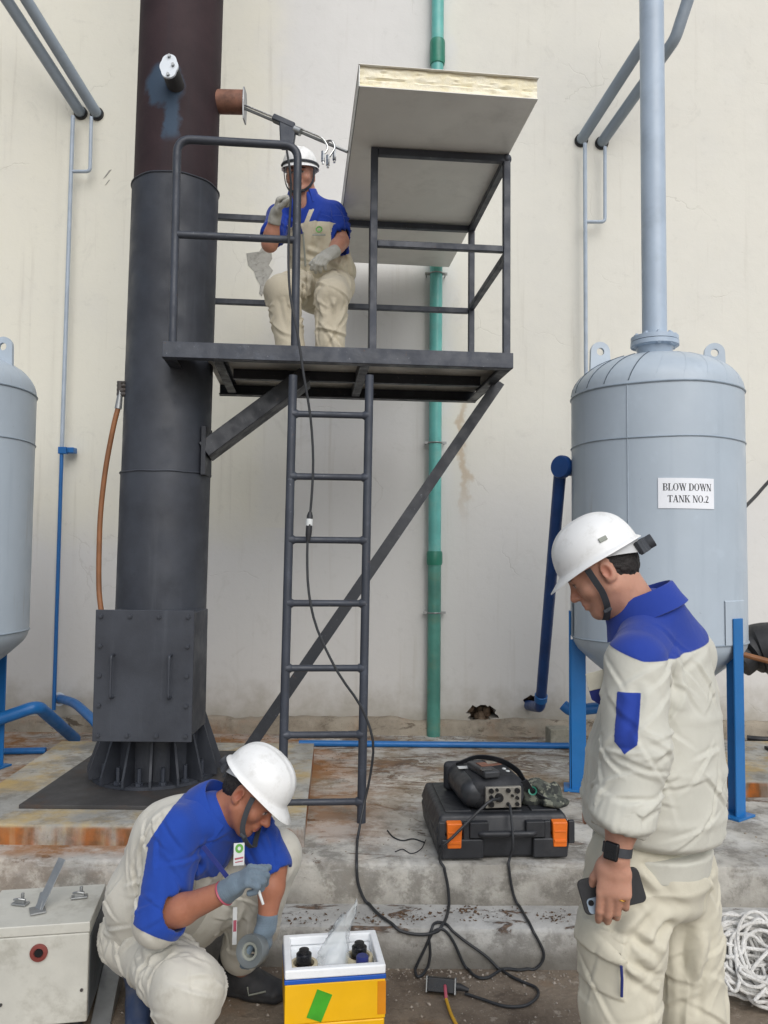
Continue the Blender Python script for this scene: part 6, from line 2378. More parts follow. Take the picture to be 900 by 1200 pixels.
    MB().lathe([(.019, -.019), (.027, -.021), (.027, .021), (.019, .019), (.019, -.019)], rc, axis=ax, n=32).build('core', M['greyprint'], RT)
    return T


t_ = NT('clear_grey_tape')
M['tape'] = t_.done(lin('#7f8688'), .3, 0, t_.bump(t_.noise(90, 3), .2, .002), Transmission_Weight=.35)
crouching_man()


# ================================================================ the man sitting on the platform's rail
def platform_man():
    f = unit((-.10, -.99, 0)); up = np.array((0, 0, 1.)); rt = np.cross(f, up)
    pel, chest, neck = A3(378, 334, 4.74), A3(371, 275, 4.68), A3(355, 236, 4.64)
    deckz = PA.z
    T = thing('person', 'man perched on the platform guardrail with one gloved hand raised to his face', 'person', Vector((pel[0], 4.6, deckz)), 'workers in white helmets')
    H = Fr(A3(352, 205, 4.60), (-.13, -.965, -.20), (-.03, -.15, 1))
    shR, elR, wrR = A3(327, 254, 4.66), A3(316, 286, 4.50), A3(323, 252, 4.41)
    shL, elL, wrL = A3(390, 250, 4.70), A3(400, 283, 4.60), A3(388, 297, 4.44)
    hipR, hipL = A3(360, 334, 4.74), A3(396, 332, 4.75)
    knR, knL = A3(331, 341, 4.38), A3(389, 346, 4.33)
    anR = np.array((knR[0] + .05, 4.42, deckz + .09)); anL = np.array((knL[0] - .01, 4.38, deckz + .09))
    S = SDF((-.8, 4.1, deckz - .02), (-.05, 5.05, 4.15), .0045)
    head_sdf(S, H, 1.0)
    S.cap(H(0, -.022, -.05), neck, .054, .060, None, .03)
    S.cap(neck, chest, (.1, .07), (.15, .1), rt, .05)
    S.cap(chest, pel, (.15, .1), (.14, .1), rt, .05)
    hdR = unit(A3(327, 233, 4.37) - wrR); hdL = unit(A3(381, 301, 4.40) - wrL)
    hands = ((wrR, hdR, unit((.75, -.1, .2)), np.array((.2, -.9, .2)), (.75, .8, .82, .85), (.5, .6, .6)),
             (wrL, hdL, unit((-.3, .5, -.8)), np.array((-.6, .3, .5)), (.35, .45, .5, .55), (.5, .4, .3)))
    for a, b, c in ((shR, elR, wrR), (shL, elL, wrL)):
        S.cap(neck - up * .03, a, .06, .055, None, .04)
        S.cap(a, b, .05, .044, None, .03)
        S.cap(b, b + (c - b) * .35, .044, .042, None, .02)
        S.cap(b + (c - b) * .35, c, .042, .030, None, .02)
    for h_ in hands:
        hand_sdf(S, *h_, infl=-.001)
    for a, b, c in ((hipR, knR, anR), (hipL, knL, anL)):
        S.cap(pel, a, .09, .08, None, .05)
        S.cap(a, b, .075, .055, None, .03)
        S.cap(b, c, .052, .036, None, .03)
    V, Q = S.mesh()
    V = relax(V, Q, 1, .4)
    skin_mesh('body', V, Q, M['skin'], T, cols={'tone': face_paint(V, H, 1., SKIN_C)})
    hair_mesh(T, H, .0045, -.075)
    helmet(T, H, (.102, .120, .112), .042, .034, strap_pts=[(-.09, .03, .02), (-.08, .04, -.05), (-.05, .08, -.10), (0, .1, -.118), (.05, .08, -.10), (.08, .04, -.05), (.09, .03, .02)])
    b = MB()
    b.tube([H(math.cos(a) * .1045, math.sin(a) * .1225 - .006, .052) for a in [2 * PI * k / 48 for k in range(48)]], .008, 6, closed=True)
    b.build('helmet_strap', M['strap'], T)
    for h_ in hands:
        S = SDF(h_[0] - .2, h_[0] + .22, .004)
        hand_sdf(S, *h_, infl=.003)
        S.cap(h_[0] - h_[1] * .04, h_[0] + h_[1] * .01, .037, .035, None, .012)
        S.cut(h_[0] - h_[1] * .05, -h_[1])
        V, Q = S.mesh(); N = normals(V, Q)
        V = V + N * (.003 * vnoise(V * 60))[:, None]
        skin_mesh('glove', V, Q, M['glove_c'], T)
    S = SDF((-.85, 4.15, 2.95), (.0, 5.05, 3.95), .006)
    S.cap(neck - up * .02, chest, (.10, .085), (.165, .13), rt, .05)
    S.cap(chest, A3(377, 318, 4.72), (.170, .135), (.198, .158), rt, .05)
    S.cap(A3(377, 318, 4.72), A3(378, 326, 4.72), (.198, .158), (.185, .15), rt, .03, flat=.03)
    for a, b_, k_ in ((shR, elR, .68), (shL, elL, .66)):
        S.cap(neck - up * .035, a, .068, .066, None, .06)
        S.cap(a, a + (b_ - a) * k_, .067, .070, None, .03)
        S.cap(a + (b_ - a) * (k_ + .08), a + (b_ - a) * 1.5, .056, .058, None, .008, 'cut')
    # open neck
    S.cap(H(0, .03, -.12), A3(352, 250, 4.47), .05, .02, None, .01, 'cut')
    V, Q = S.mesh(); N = normals(V, Q)
    C = lambda *a: A3(*a)
    V = folds(V, N, creases=[(C(380, 255, 4.58), C(372, 300, 4.56), .016, .010), (C(395, 270, 4.6), C(385, 320, 4.58), .016, -.010), (C(360, 290, 4.55), C(395, 312, 4.58), .014, .010), (C(340, 260, 4.58), C(345, 320, 4.58), .015, -.008),
                             (C(405, 290, 4.62), C(412, 325, 4.65), .016, .01)], rough=.002, rscale=6)
    N = normals(V, Q)
    V = strokes(V, N, shL, elL, 12, (.1, .8), (.5, .3, 1), (.07, .13), (.011, .016), (.005, .009), .11, 41)
    V = strokes(V, N, shR, elR, 10, (.1, .8), (.5, .3, 1), (.07, .13), (.011, .016), (.005, .009), .11, 42)
    V = strokes(V, N, neck, pel, 34, (.25, 1.05), (1.0, .5, 1), (.08, .2), (.012, .018), (.006, .012), .28, 43)
    zb = float(C(372, 263, 4.56)[2])
    e = V[:, 2] - (zb + .010 * np.sin(V[:, 0] * 12))
    for a, b_ in ((shR, elR), (shL, elL)):
        t, dist, _ = seg_t(V, a, b_)
        e = np.where(dist < .082, np.maximum(e, np.minimum((t - .0) * .2 + .02, .09 - dist)), e)
    # pale placket strip
    s_ = (V - C(352, 262, 4.5)) @ np.array(rt)
    strip = .014 - np.abs((V[:, 0] - C(358, 262, 4.5)[0]) - (V[:, 2] - zb) * .35)
    e = np.where(((V - chest) @ f > .02) & (strip > -.02) & (V[:, 2] < zb + .09), np.minimum(e, -strip), e)
    N = normals(V, Q)
    V = V + N * (.0015 * (e > 0))[:, None]
    skin_mesh('jacket', V, Q, M['jacket_c'], T, attrs={'blue': e})
    collar(T, neck + np.array((0, -.01, .022)), unit((-.05, -.25, .95)), unit((-.10, -.95, -.3)), (.070, .080), .044, M['bluecloth_c'], 42, .026)
    # emblem and dark printed bar on the chest, lanyard, zip
    chest_front = lambda px, py, dd: Vector(C(px, py, dd))
    c = chest_front(374, 269, 4.515)
    em = MB().lathe([(.012, 0), (.020, 0), (.020, .003), (.012, .003), (.012, 0)], c + Vector((0, 0, .0)), axis=(-.05, -1, .1), n=24)
    em.build('green_emblem', M['cardg'], T)
    MB().box(c + Vector((.0, -.002, -.032)), (.075, .004, .010)).build('printed_bar', M['greyprint'], T)
    MB().tube(smooth_path([C(355, 272, 4.525), C(356.5, 290, 4.535), C(358, 312, 4.55)], 4), .006, 6).build('zip', M['greyprint'], T)
    ribbon(smooth_path([C(344, 246, 4.50), C(350, 262, 4.50), C(354, 274, 4.51)], 4), .014, .003, Vector((1, 0, 0))).build('lanyard', M['bluecloth_dk'], T)
    S = SDF((-.85, 4.1, deckz), (.05, 5.05, 3.45), .006)
    S.cap(A3(377, 322, 4.73), pel - up * .03, (.17, .13), (.185, .15), rt, .04)
    S.cap(hipR, knR, .100, .088, None, .03)
    S.cap(hipL, knL, .102, .090, None, .03)
    S.cap(knR, anR, .084, .080, None, .03)
    S.cap(knL, anL, .086, .080, None, .03)
    S.cut((0, 0, deckz + .05), (0, 0, -1))
    V, Q = S.mesh(); N = normals(V, Q)
    V = folds(V, N, creases=[(C(335, 330, 4.4), C(360, 325, 4.5), .015, .010), (C(350, 340, 4.4), C(375, 335, 4.5), .014, -.010), (C(385, 330, 4.4), C(405, 340, 4.45), .015, .010), (C(330, 350, 4.3), C(340, 395, 4.3), .015, .010), (C(392, 350, 4.25), C(388, 400, 4.27), .015, .011), (C(380, 355, 4.25), C(376, 400, 4.28), .015, -.010)],
              rough=.002, rscale=5, stretch=(1, 1, .4))
    N = normals(V, Q)
    for k_, (a_, b_, t_) in enumerate(((hipR, knR, (.2, 1.1)), (hipL, knL, (.2, 1.1)), (knR, anR, (.0, 1.)), (knL, anL, (.0, 1.)))):
        V = strokes(V, N, a_, b_, 20, t_, (.6 if k_ < 2 else .9, .4, 1), (.08, .2), (.012, .019), (.006, .012), .16, 51 + k_)
    skin_mesh('trousers', V, Q, M['trouser_c'], T)
    for a_ in (anR, anL):
        h = np.array((a_[0] + .0, a_[1] + .06, deckz + .002))
        shoe(T, h, h + unit((-.05, -1, 0)) * .27, up, M['shoe'])
    return T


M['bluecloth_c'] = cloth_material('bright_blue_cloth', lin('#1F3FA0'), None, 0)
platform_man()

# ------------------------------------------------------------------ instrument case on the terrace edge
cA, cB = PZ(511, 1009, Z2), PZ(670, 1006, Z2)
ex = (cB - cA); CW = ex.length; ex.normalize(); ey = UZ.cross(ex)
CD = .54
CH = P(513, 957, cA.y).z - Z2
CC = lambda x, y, z: cA + ex * x + ey * y + UZ * z
Rc = Matrix((ex, ey, UZ)).transposed()
CS = thing('instrument_case', 'black hard plastic carry case with two orange latches on the terrace edge', 'case', CC(CW / 2, CD / 2, 0))
b = MB()
b.hexa([CC(.012, .012, .004), CC(CW - .012, .012, .004), CC(CW - .012, CD - .01, .004), CC(.012, CD - .01, .004), CC(0, 0, CH * .56), CC(CW, 0, CH * .56), CC(CW, CD, CH * .56), CC(0, CD, CH * .56)])
b.build('lower_shell', M['blackp'], CS, bevel=.016, seg=3)
b = MB()
b.hexa([CC(-.002, -.002, CH * .575), CC(CW + .002, -.002, CH * .575), CC(CW + .002, CD + .002, CH * .575), CC(-.002, CD + .002, CH * .575), CC(.02, .022, CH), CC(CW - .02, .022, CH), CC(CW - .02, CD - .02, CH), CC(.02, CD - .02, CH)])
lid = b.build('lid', M['blackp'], CS, bevel=.016, seg=3)
for x0, x1 in ((.045, .16), (.2, .38), (.42, .535)):
    MB().box(CC((x0 + x1) / 2, CD / 2, CH + .002), (x1 - x0, CD * .8, .009), Rc).build('lid_rib', M['blackp'], lid, bevel=.004)
for x in (.075, CW - .055):
    b = MB()
    w2 = .033
    b.hexa([CC(x - w2 + .004, -.020, CH * .30), CC(x + w2 - .004, -.020, CH * .30), CC(x + w2 - .004, .004, CH * .30), CC(x - w2 + .004, .004, CH * .30),
            CC(x - w2, -.020, CH * .86), CC(x + w2, -.020, CH * .86), CC(x + w2, .012, CH * .9), CC(x - w2, .012, CH * .9)])
    lt = b.build('latch', M['orange'], CS, bevel=.005)
    MB().box(CC(x, -.021, CH * .44), (.05, .006, .012), Rc).build('latch_grip', M['orange'], lt, bevel=.002)
    MB().box(CC(x, -.021, CH * .66), (.05, .004, .006), Rc).build('latch_grip', M['orange'], lt, bevel=.002)
    for sgn in (-1, 1):
        MB().box(CC(x + sgn * .052, .0, CH * .62), (.028, .022, CH * .52), Rc).build('lug', M['blackp'], CS, bevel=.005)
for x0, x1, zz0, zz1 in ((.02, .20, .01, CH * .5), (CW - .17, CW - .02, .01, CH * .5)):
    MB().box(CC((x0 + x1) / 2, .0, (zz0 + zz1) / 2), (x1 - x0, .03, zz1 - zz0), Rc).build('foot_block', M['blackp'], CS, bevel=.008)
hx0, hx1 = .19, CW - .17
b = MB().tube(round_corner([CC(hx0 - .02, .01, CH * .62), CC(hx0, -.022, CH * .62), CC(hx1, -.022, CH * .62), CC(hx1 + .02, .01, CH * .62)], .02), .013, 10)
b.box(CC(hx0 - .01, 0, CH * .7), (.08, .035, CH * .36), Rc).box(CC(hx1 + .01, 0, CH * .7), (.08, .035, CH * .36), Rc)
b.build('carry_handle', M['blackp'], CS, bevel=.005)

# ------------------------------------------------------------------ gas analyser in its bag on the case
gx, gy = .125 + .09, .10
ya = math.radians(4)
GE = ex * math.cos(ya) + ey * math.sin(ya); GF = -ex * math.sin(ya) + ey * math.cos(ya)
Rg = Matrix((GE, GF, UZ)).transposed()
g0_ = CC(.255, .045, CH + .004)
GG = lambda x, y, z: g0_ + GE * x + GF * y + UZ * z
AN = thing('gas_analyser', 'portable gas analyser in black carry bag lying on the orange-latched case', 'analyser', GG(0, .15, 0))
M['bag'] = paint('black_bag_cloth', lin('#202226'), .75, 0, .2, 12, .4, 160, dirt=lin('#55565a'), dirt_amt=.4, dirt_scale=9)
M['greymetal'] = paint('dull_grey_shell', lin('#3b3d40'), .45, .3, .12, 10, .1, 100)
M['panel'] = paint('connector_panel', lin('#8d8a82'), .45, .3, .12, 15, .15, 140)
M['camo'] = None
b = MB().box(GG(-.040, .185, .066), (.19, .36, .125), Rg)
b.build('metal_shell', M['greymetal'], AN, bevel=.055, seg=5)
b = MB().box(GG(.02, .145, .068), (.255, .28, .138), Rg)
b.build('bag', M['bag'], AN, bevel=.05, seg=5)
b = MB().box(GG(-.045, .32, .069), (.21, .05, .134), Rg)
b.build('bag_strap', M['bag'], AN, bevel=.024, seg=3)
pn = MB().box(GG(.04, -.0, .060), (.158, .02, .088), Rg).build('connector_panel', M['panel'], AN, bevel=.003)
for u, v, r in ((-.055, .028, .011), (-.03, .032, .007), (-.055, .0, .010), (-.055, -.028, .013), (-.02, -.002, .020), (.02, .028, .010), (.02, -.03, .009), (.06, .026, .012), (.06, -.004, .008), (.06, -.03, .009), (.038, .006, .006)):
    c = GG(.04 + u, -.010, .062 + v)
    MB().cyl(c, c - GF * .012, r, r * .85, 14).build('connector', M['black'], pn)
tp = MB().box(GG(-.02, .10, .152), (.075, .19, .03), Rg @ Matrix.Rotation(math.radians(10), 3, 'Z')).build('control_unit', M['greymetal'], AN, bevel=.008, seg=3)
MB().box(GG(-.015, .12, .168), (.045, .06, .004), Rg @ Matrix.Rotation(math.radians(10), 3, 'Z')).build('keypad', M['rust'], tp, bevel=.001)
MB().box(GG(-.025, .035, .166), (.05, .03, .006), Rg @ Matrix.Rotation(math.radians(10), 3, 'Z')).build('screen', M['black'], tp, bevel=.001)
MB().box(GG(-.085, .20, .1365), (.05, .035, .003), Rg).build('white_label', M['cardw'], AN)
MB().box(GG(.07, .23, .1375), (.06, .03, .003), Rg @ Matrix.Rotation(.4, 3, 'Z')).build('pink_label', M['rust'], AN)
for u, v in ((.09, .15), (.095, .11)):
    MB().cyl(GG(u, v, .135), GG(u, v, .141), .009, n=10).build('stud', M['cardw'], AN)
sp = smooth_path([GG(-.10, .28, .13), GG(.0, .28, .16), GG(.10, .25, .15), GG(.16, .18, .12), GG(.17, .08, .09), GG(.24, .10, .05), GG(.30, .17, .03)], 6)
ribbon(sp, .032, .004, Vector((.2, -.6, .7))).build('shoulder_strap', M['bag'], AN)
sp = smooth_path([GG(.14, .02, .12), GG(.19, .05, .06), GG(.27, .02, .02), GG(.33, .08, .015)], 6)
ribbon(sp, .03, .004, Vector((0, -.5, .8))).build('strap_end', M['bag'], AN)


def camo_material():
    t = NT('mottled_green_cloth')
    c = t.mix(t.sm(t.noise(22, 4, .6), .45, .55), lin('#2f3230'), lin('#4c5048'))
    c = t.mix(t.sm(t.noise(31, 3), .56, .6), c, lin('#77796c'))
    return t.done(c, .85, 0, t.bump(t.noise(70, 5), .5, .006))


M['camo'] = camo_material()
pc2 = np.array(CC(.490, .15, CH + .045))
S = SDF(pc2 - .16, pc2 + .16, .005)
S.cap(pc2 + np.array((-.06, -.01, -.01)), pc2 + np.array((.07, .03, -.015)), (.05, .04), (.055, .03), (0, 0, 1), .03)
S.ell(pc2 + np.array((-.02, .0, .03)), (.05, .045, .03), None, .03)
S.ell(pc2 + np.array((.05, -.05, -.02)), (.06, .05, .022), None, .03)
S.cap(pc2 + np.array((-.045, -.05, .028)), pc2 + np.array((-.02, .02, .02)), .018, None, None, .004, 'cut')
S.cut(pc2 - np.array((0, 0, .041)), (0, 0, -1))
V, Q = S.mesh(); N = normals(V, Q)
V = folds(V, N, rough=.006, rscale=16, stretch=(1, 1, 1))
PU = thing('cloth_pouch', 'mottled green-grey cloth pouch with dark round opening, lying on the case beside the analyser', 'pouch', Vector(pc2) - Vector((0, 0, .041)))
skin_mesh('pouch', V, Q, M['camo'], PU)
MB().lathe([(.013, 0), (.019, .002), (.019, .008), (.013, .006)], Vector(pc2 + np.array((-.047, -.054, .027))), axis=Vector((-.25, -.75, .3)), n=20).build('green_rim', M['greenk'], PU)


# ------------------------------------------------------------------ cables
def gpath(px, off, n=9):
    """a line drawn on the stepped ground: follows treads and risers closely"""
    fl = smooth_path([Vector((x, y, 0)) for x, y in px], n)
    q = [G(v.x, v.y, off) for v in fl]
    for _ in range(2):
        q = [q[0]] + [q[i - 1] * .25 + q[i] * .5 + q[i + 1] * .25 for i in range(1, len(q) - 1)] + [q[-1]]
    return q


def cable(name, label, pts, r, cat='cable', mat='cable', n=8, extra=None):
    pth = smooth_path(pts, 3)
    root = thing(name, label, cat, pts[-1])
    MB().tube(pth, r, n).build('cable_run', M[mat], root)
    return root


r_ = .0062
conn = GG(.02, -.022, .06)
conn2 = GG(.062, -.022, .032)
ladderd = 3.84
hang = [PROBE_H + Vector((-.005, -.01, -.12))] + [P(x, y, d) for x, y, d in ((341, 215, 4.02), (338, 290, 3.88), (340, 345, 3.83), (349, 392, 3.80), (356, 440, 3.80), (364, 490, 3.82), (367, 540, 3.83), (365, 585, 3.83), (362, 615, 3.83), (360, 650, 3.82), (362, 695, 3.8), (372, 738, 3.79), (396, 788, 3.77), (423, 828, 3.77), (437, 868, 3.76), (434, 908, 3.77), (426, 945, 3.76))]
gr = gpath(((419, 985), (418, 1008), (420, 1035), (430, 1058), (446, 1076), (470, 1090), (497, 1094), (516, 1088), (523, 1078), (526, 1062), (525, 1040), (520, 1015)), r_ + .003)
gr2 = [CC(.01, -.03, .02), CC(.02, -.055, .08), CC(.06, -.055, .115), conn + Vector((-.06, -.05, -.005)), conn + Vector((-.01, -.012, 0)), conn + Vector((0, .012, 0))]
cb = cable('sampling_cable', 'long black cable hanging from the probe down the ladder to the analyser', hang + gr + gr2, r_)
cp = [P(363.5, 600, 3.83), P(362.3, 615, 3.83), P(361, 634, 3.825)]
MB().tube([cp[0], cp[0].lerp(cp[1], .3), cp[1].lerp(cp[2], .6), cp[2]], [.009, .015, .015, .009], 12).build('plug_coupling', M['rubber'], cb)
MB().tube([P(362.8, 608, 3.83), P(362.2, 616, 3.83)], .0165, 12).build('white_sleeve', M['cardw'], cb)
g2 = [conn2 + Vector((0, .012, 0)), conn2 + Vector((.0, -.03, -.01)), CC(.315, -.055, .09), CC(.305, -.045, .03)] + gpath(((596, 1013), (598, 1030), (603, 1052), (615, 1075), (630, 1100), (637, 1118), (630, 1132), (612, 1139), (590, 1138), (572, 1148), (556, 1146), (543, 1128), (531, 1102), (519, 1088), (507, 1092), (497, 1112), (487, 1134), (489, 1147), (498, 1141), (504, 1118), (503, 1096), (510, 1084), (524, 1086), (545, 1102), (570, 1120), (592, 1142), (612, 1153), (628, 1160), (630, 1170), (616, 1181), (592, 1182), (566, 1174), (545, 1167)), .008)
cable('power_cable', 'black cable looped over the steps from the analyser to the small power adapter', g2, .0055)
# adapter
ac = G(517, 1164, 0)
e1 = Vector((.97, -.16, 0)).normalized()
AD = thing('power_adapter', 'small black power adapter with silver ends lying on the ground', 'adapter', ac)
e2 = UZ.cross(e1)
Ra = Matrix((e1, e2, UZ)).transposed() @ Matrix.Rotation(math.radians(-22), 3, 'X')
MB().box(ac + Vector((0, 0, .030)), (.10, .04, .048), Ra).build('housing', M['black'], AD, bevel=.004)
for s in (-1, 1):
    MB().box(ac + e1 * (.052 * s) + Vector((0, 0, .030)), (.006, .046, .054), Ra).build('end_plate', M['galv'], AD, bevel=.002)
MB().tube([ac + e1 * .054 + UZ * .028, ac + e1 * .07 + UZ * .028, ac + e1 * .10 + UZ * .02], [.013, .012, .007], 12).build('plug', M['rubber'], AD)
M['yellowwire'] = paint('yellow_wire', lin('#C79A2B'), .5, 0, .08)
MB().tube(smooth_path([ac + Vector((.012, -.024, .04)), ac + Vector((.012, -.04, .034)), ac + Vector((.013, -.06, .012))], 5), .006, 8).build('red_lead', M['cardr'], AD)
tag(MB().tube(smooth_path([ac + Vector((.013, -.058, .012)), G(529, 1192, .008), G(540, 1215, .008), G(548, 1245, .008)], 6), .006, 8).build('yellow_wire', M['yellowwire'], None, org=G(529, 1192, 0)), 'yellow wire running from the adapter towards the viewer', 'wire')
# loose wire ends and cut cable ties by the case
b = MB()
tag(b.tube(smooth_path([G(x, y, .004) for x, y in ((454, 974), (461, 982), (472, 986), (484, 984), (497, 988))], 5), .003, 6).build('wire_scrap', M['rubber'], None, org=G(472, 986)), 'thick dark wire scrap lying nearest the case on the terrace', 'wire', 'wire scraps beside the case')
tag(MB().tube(smooth_path([G(x, y, .003) for x, y in ((463, 999), (472, 996), (482, 1001), (493, 996), (499, 985))], 5), .002, 6).build('wire_scrap', M['rubber'], None, org=G(482, 1001)), 'thin curly dark wire scrap lying nearer the step edge', 'wire', 'wire scraps beside the case')

# ------------------------------------------------------------------ yellow cooler
ZT = .315
k0, k1, k2, k3 = PZ(334, 1138, ZT), PZ(452, 1130, ZT), PZ(441.5, 1089, ZT), PZ(332, 1095, ZT)
exk = (k1 - k0); KW = exk.length; exk.normalize(); eyk = UZ.cross(exk)
KD = ((k2 - k1).length + (k3 - k0).length) / 2
KK = lambda x, y, z: Vector((k0.x, k0.y, 0)) + exk * x + eyk * y + UZ * z
Rk = Matrix((exk, eyk, UZ)).transposed()
CO = thing('cooler_box', 'open yellow cooler box with white foam rim, blue stripe and green tape', 'cooler', KK(KW / 2, KD / 2, 0))
M['yellow'] = paint('yellow_card', lin('#EFB70E'), .45, 0, .06, 5, .08, 40, dirt=lin('#c8931a'), dirt_amt=.3, dirt_scale=4)
M['styro'] = paint('white_foam', lin('#ECEFF1'), .7, 0, .03, 30, .4, 220)
M['bluestripe'] = paint('blue_stripe', lin('#1E56B0'), .45, 0, .05)
M['greentape'] = paint('green_tape', lin('#43A02A'), .4, 0, .12, 20, .1)
M['orangetape'] = paint('orange_tape', lin('#D98A17'), .4, 0, .08)
tpz = .012
zf1 = ZT - .030


def shell(b, x0, x1, y0, y1, z0, z1, ix):
    o = [(x0, y0), (x1, y0), (x1, y1), (x0, y1)]
    i_ = [(x0 + ix, y0 + ix), (x1 - ix, y0 + ix), (x1 - ix, y1 - ix), (x0 + ix, y1 - ix)]
    vs_ = [KK(*p_, z0) for p_ in o] + [KK(*p_, z1) for p_ in o] + [KK(*p_, z1) for p_ in i_] + [KK(*p_, z0) for p_ in i_]
    fs = []
    for k in range(4):
        n_ = (k + 1) % 4
        fs += [(k, n_, 4 + n_, 4 + k), (4 + k, 4 + n_, 8 + n_, 8 + k), (8 + k, 8 + n_, 12 + n_, 12 + k), (12 + k, 12 + n_, n_, k)]
    b.add(vs_, fs)
    return b


b = MB()
t5 = .009
b.hexa([KK(t5, t5, .0), KK(KW - t5, t5, .0), KK(KW - t5, KD - t5, .0), KK(t5, KD - t5, .0), KK(.001, .001, .15), KK(KW - .001, .001, .15), KK(KW - .001, KD - .001, .15), KK(.001, KD - .001, .15)])
b.build('lower_body', M['yellow'], CO, bevel=.006)
b = shell(MB(), 0, KW, 0, KD, .152, zf1 - .014, .012)
b.build('upper_body', M['yellow'], CO, bevel=.003)
shell(MB(), -.0015, KW + .0015, -.0015, KD + .0015, zf1 - .013, zf1, .012).build('stripe', M['bluestripe'], CO, bevel=.002)
shell(MB(), -.001, KW + .001, -.001, KD + .001, zf1 + .0005, ZT, .024).build('foam_rim', M['styro'], CO, bevel=.006)
shell(MB(), .0125, KW - .0125, .0125, KD - .0125, ZT - .1, zf1 - .0005, .0115).build('liner', M['styro'], CO)
MB().box(KK(KW / 2, KD / 2, ZT - .050), (KW - .05, KD - .05, .02), Rk).build('foam_insert', M['styro'], CO, bevel=.003)
Rt = Rk @ Matrix.Rotation(math.radians(-20), 3, 'Y')
MB().prism([(-.026, -.042), (.022, -.046), (.032, .040), (-.018, .046)], KK(.105, -.0025, .205), (exk * .96 - UZ * .28).normalized(), (UZ * .96 + exk * .28).normalized(), eyk * .002).build('green_tape', M['greentape'], CO, smooth=False)
MB().box(KK(KW - .012, -.0012, .215), (.026, .002, .1), Rk).build('orange_tape', M['orangetape'], CO)
M['bottleglass'] = paint('amber_bottle', lin('#3a2c1e'), .15, 0, .1)
M['jarrim'] = paint('beige_rim', lin('#C9BFA3'), .6, 0, .08)


BZ = ZT - .0395


def bottle(x, y, label, s=1.):
    c = KK(x, y, BZ)
    B = thing('sample_bottle', label, 'bottle', c, 'bottles in the cooler')
    MB().lathe([(.0, .002), (.033 * s, .002), (.033 * s, .010), (.020 * s, .022), (.020 * s, .026)], c, n=28).build('glass', M['bottleglass'], B)
    b = MB().lathe([(.0225 * s, .022), (.0245 * s, .024), (.0245 * s, .052), (.021 * s, .055), (.017 * s, .055), (.016 * s, .066), (0, .067)], c, n=28)
    b.build('cap', M['black'], B)
    MB().lathe([(.034 * s, .001), (.044 * s, .001), (.044 * s, .024), (.034 * s, .024), (.034 * s, .001)], c, n=28).build('collar', M['jarrim'], B)


bottle(.062, .075, 'black capped bottle at the left end inside the yellow cooler')
bottle(KW - .072, .098, 'black capped bottle at the right end inside the yellow cooler, beside the blue cap')
c = KK(KW - .068, .048, BZ)
B2 = thing('small_bottle', 'small bottle with dark blue cap in front of the right-hand bottle in the cooler', 'bottle', c)
MB().lathe([(0, .001), (.015, .001), (.015, .025)], c, n=20).build('glass', M['bottleglass'], B2)
MB().lathe([(.018, .020), (.020, .022), (.020, .044), (.017, .048), (0, .048)], c, n=24).build('cap', M['bluecloth_dk'], B2)


def plastic():
    t = NT('clear_polythene')
    return t.done(lin('#dfe6e8'), .18, 0, t.bump(t.noise(40, 5, .7), .6, .004), Alpha=.34, Specular_IOR_Level=.7)


M['poly'] = plastic()
vs_, fs = [], []
nu, nv_ = 22, 22
bc = KK(KW * .50, .10, ZT - .040)
for i in range(nu + 1):
    for j in range(nv_):
        a = 2 * PI * j / nv_
        h = i / nu
        w_ = (1 - .82 * h) ** .8
        crumple = .020 * (vnoise1(math.sin(a) * 3 + h * 6, 2) + .8 * vnoise1(math.cos(a) * 6 + h * 11, 6)) * (1 - .3 * h)
        x = .055 * w_ * math.cos(a) + .055 * h * h + crumple + .008 * h * math.cos(a)
        y = .055 * w_ * math.sin(a) * (1 - .5 * h) + crumple * .6
        vs_.append(bc + exk * (x + .0) + eyk * y + UZ * (.165 * h * (1 + .14 * math.cos(a) + .35 * vnoise1(math.sin(a) * 4 + 2 * math.cos(a), 9))))
for i in range(nu):
    for j in range(nv_):
        j2 = (j + 1) % nv_
        fs.append((i * nv_ + j, i * nv_ + j2, (i + 1) * nv_ + j2, (i + 1) * nv_ + j))
o = MB().add(vs_, fs).build('plastic_bag', M['poly'], None, org=bc, fix=False, angle=180)
tag(o, 'crumpled clear plastic bag sticking up out of the yellow cooler', 'plastic bag')

# ------------------------------------------------------------------ white metal box at the left
ZM = .37
m1, m2, m3 = PZ(105, 1080, ZM), PZ(119, 1036, ZM), PZ(18, 1042, ZM)
exm = (m2 - m3).normalized(); eym = UZ.cross(exm)
m0 = Vector((m1.x, m1.y, 0))
MW, MD = .36, (m2 - m1).dot(eym)
MM = lambda x, y, z: m0 + exm * (x - MW) + eym * y + UZ * z
Rm_ = Matrix((exm, eym, UZ)).transposed()
BX = thing('metal_box', 'worn off-white metal equipment box with a dark red socket on its front', 'box', MM(MW / 2, MD / 2, 0))
M['boxw'] = paint('worn_white_enamel', lin('#BEBDB4'), .5, 0, .08, 5, .2, 60, dirt=lin('#7f7a6d'), dirt_amt=.5, dirt_scale=7)
M['boxd'] = paint('dark_side', lin('#5b5f62'), .55, .2, .15, 6, .2)
MB().box(MM(MW / 2, MD / 2, .19), (MW, MD, .29), Rm_).build('body', M['boxw'], BX, bevel=.006)
MB().box(MM(MW / 2, MD / 2, .353), (MW + .004, MD + .004, .034), Rm_).build('lid', M['boxw'], BX, bevel=.004)
MB().box(MM(MW + .0015, MD / 2, .19), (.002, MD - .03, .26), Rm_).build('side_panel', M['boxd'], BX)
b = MB()
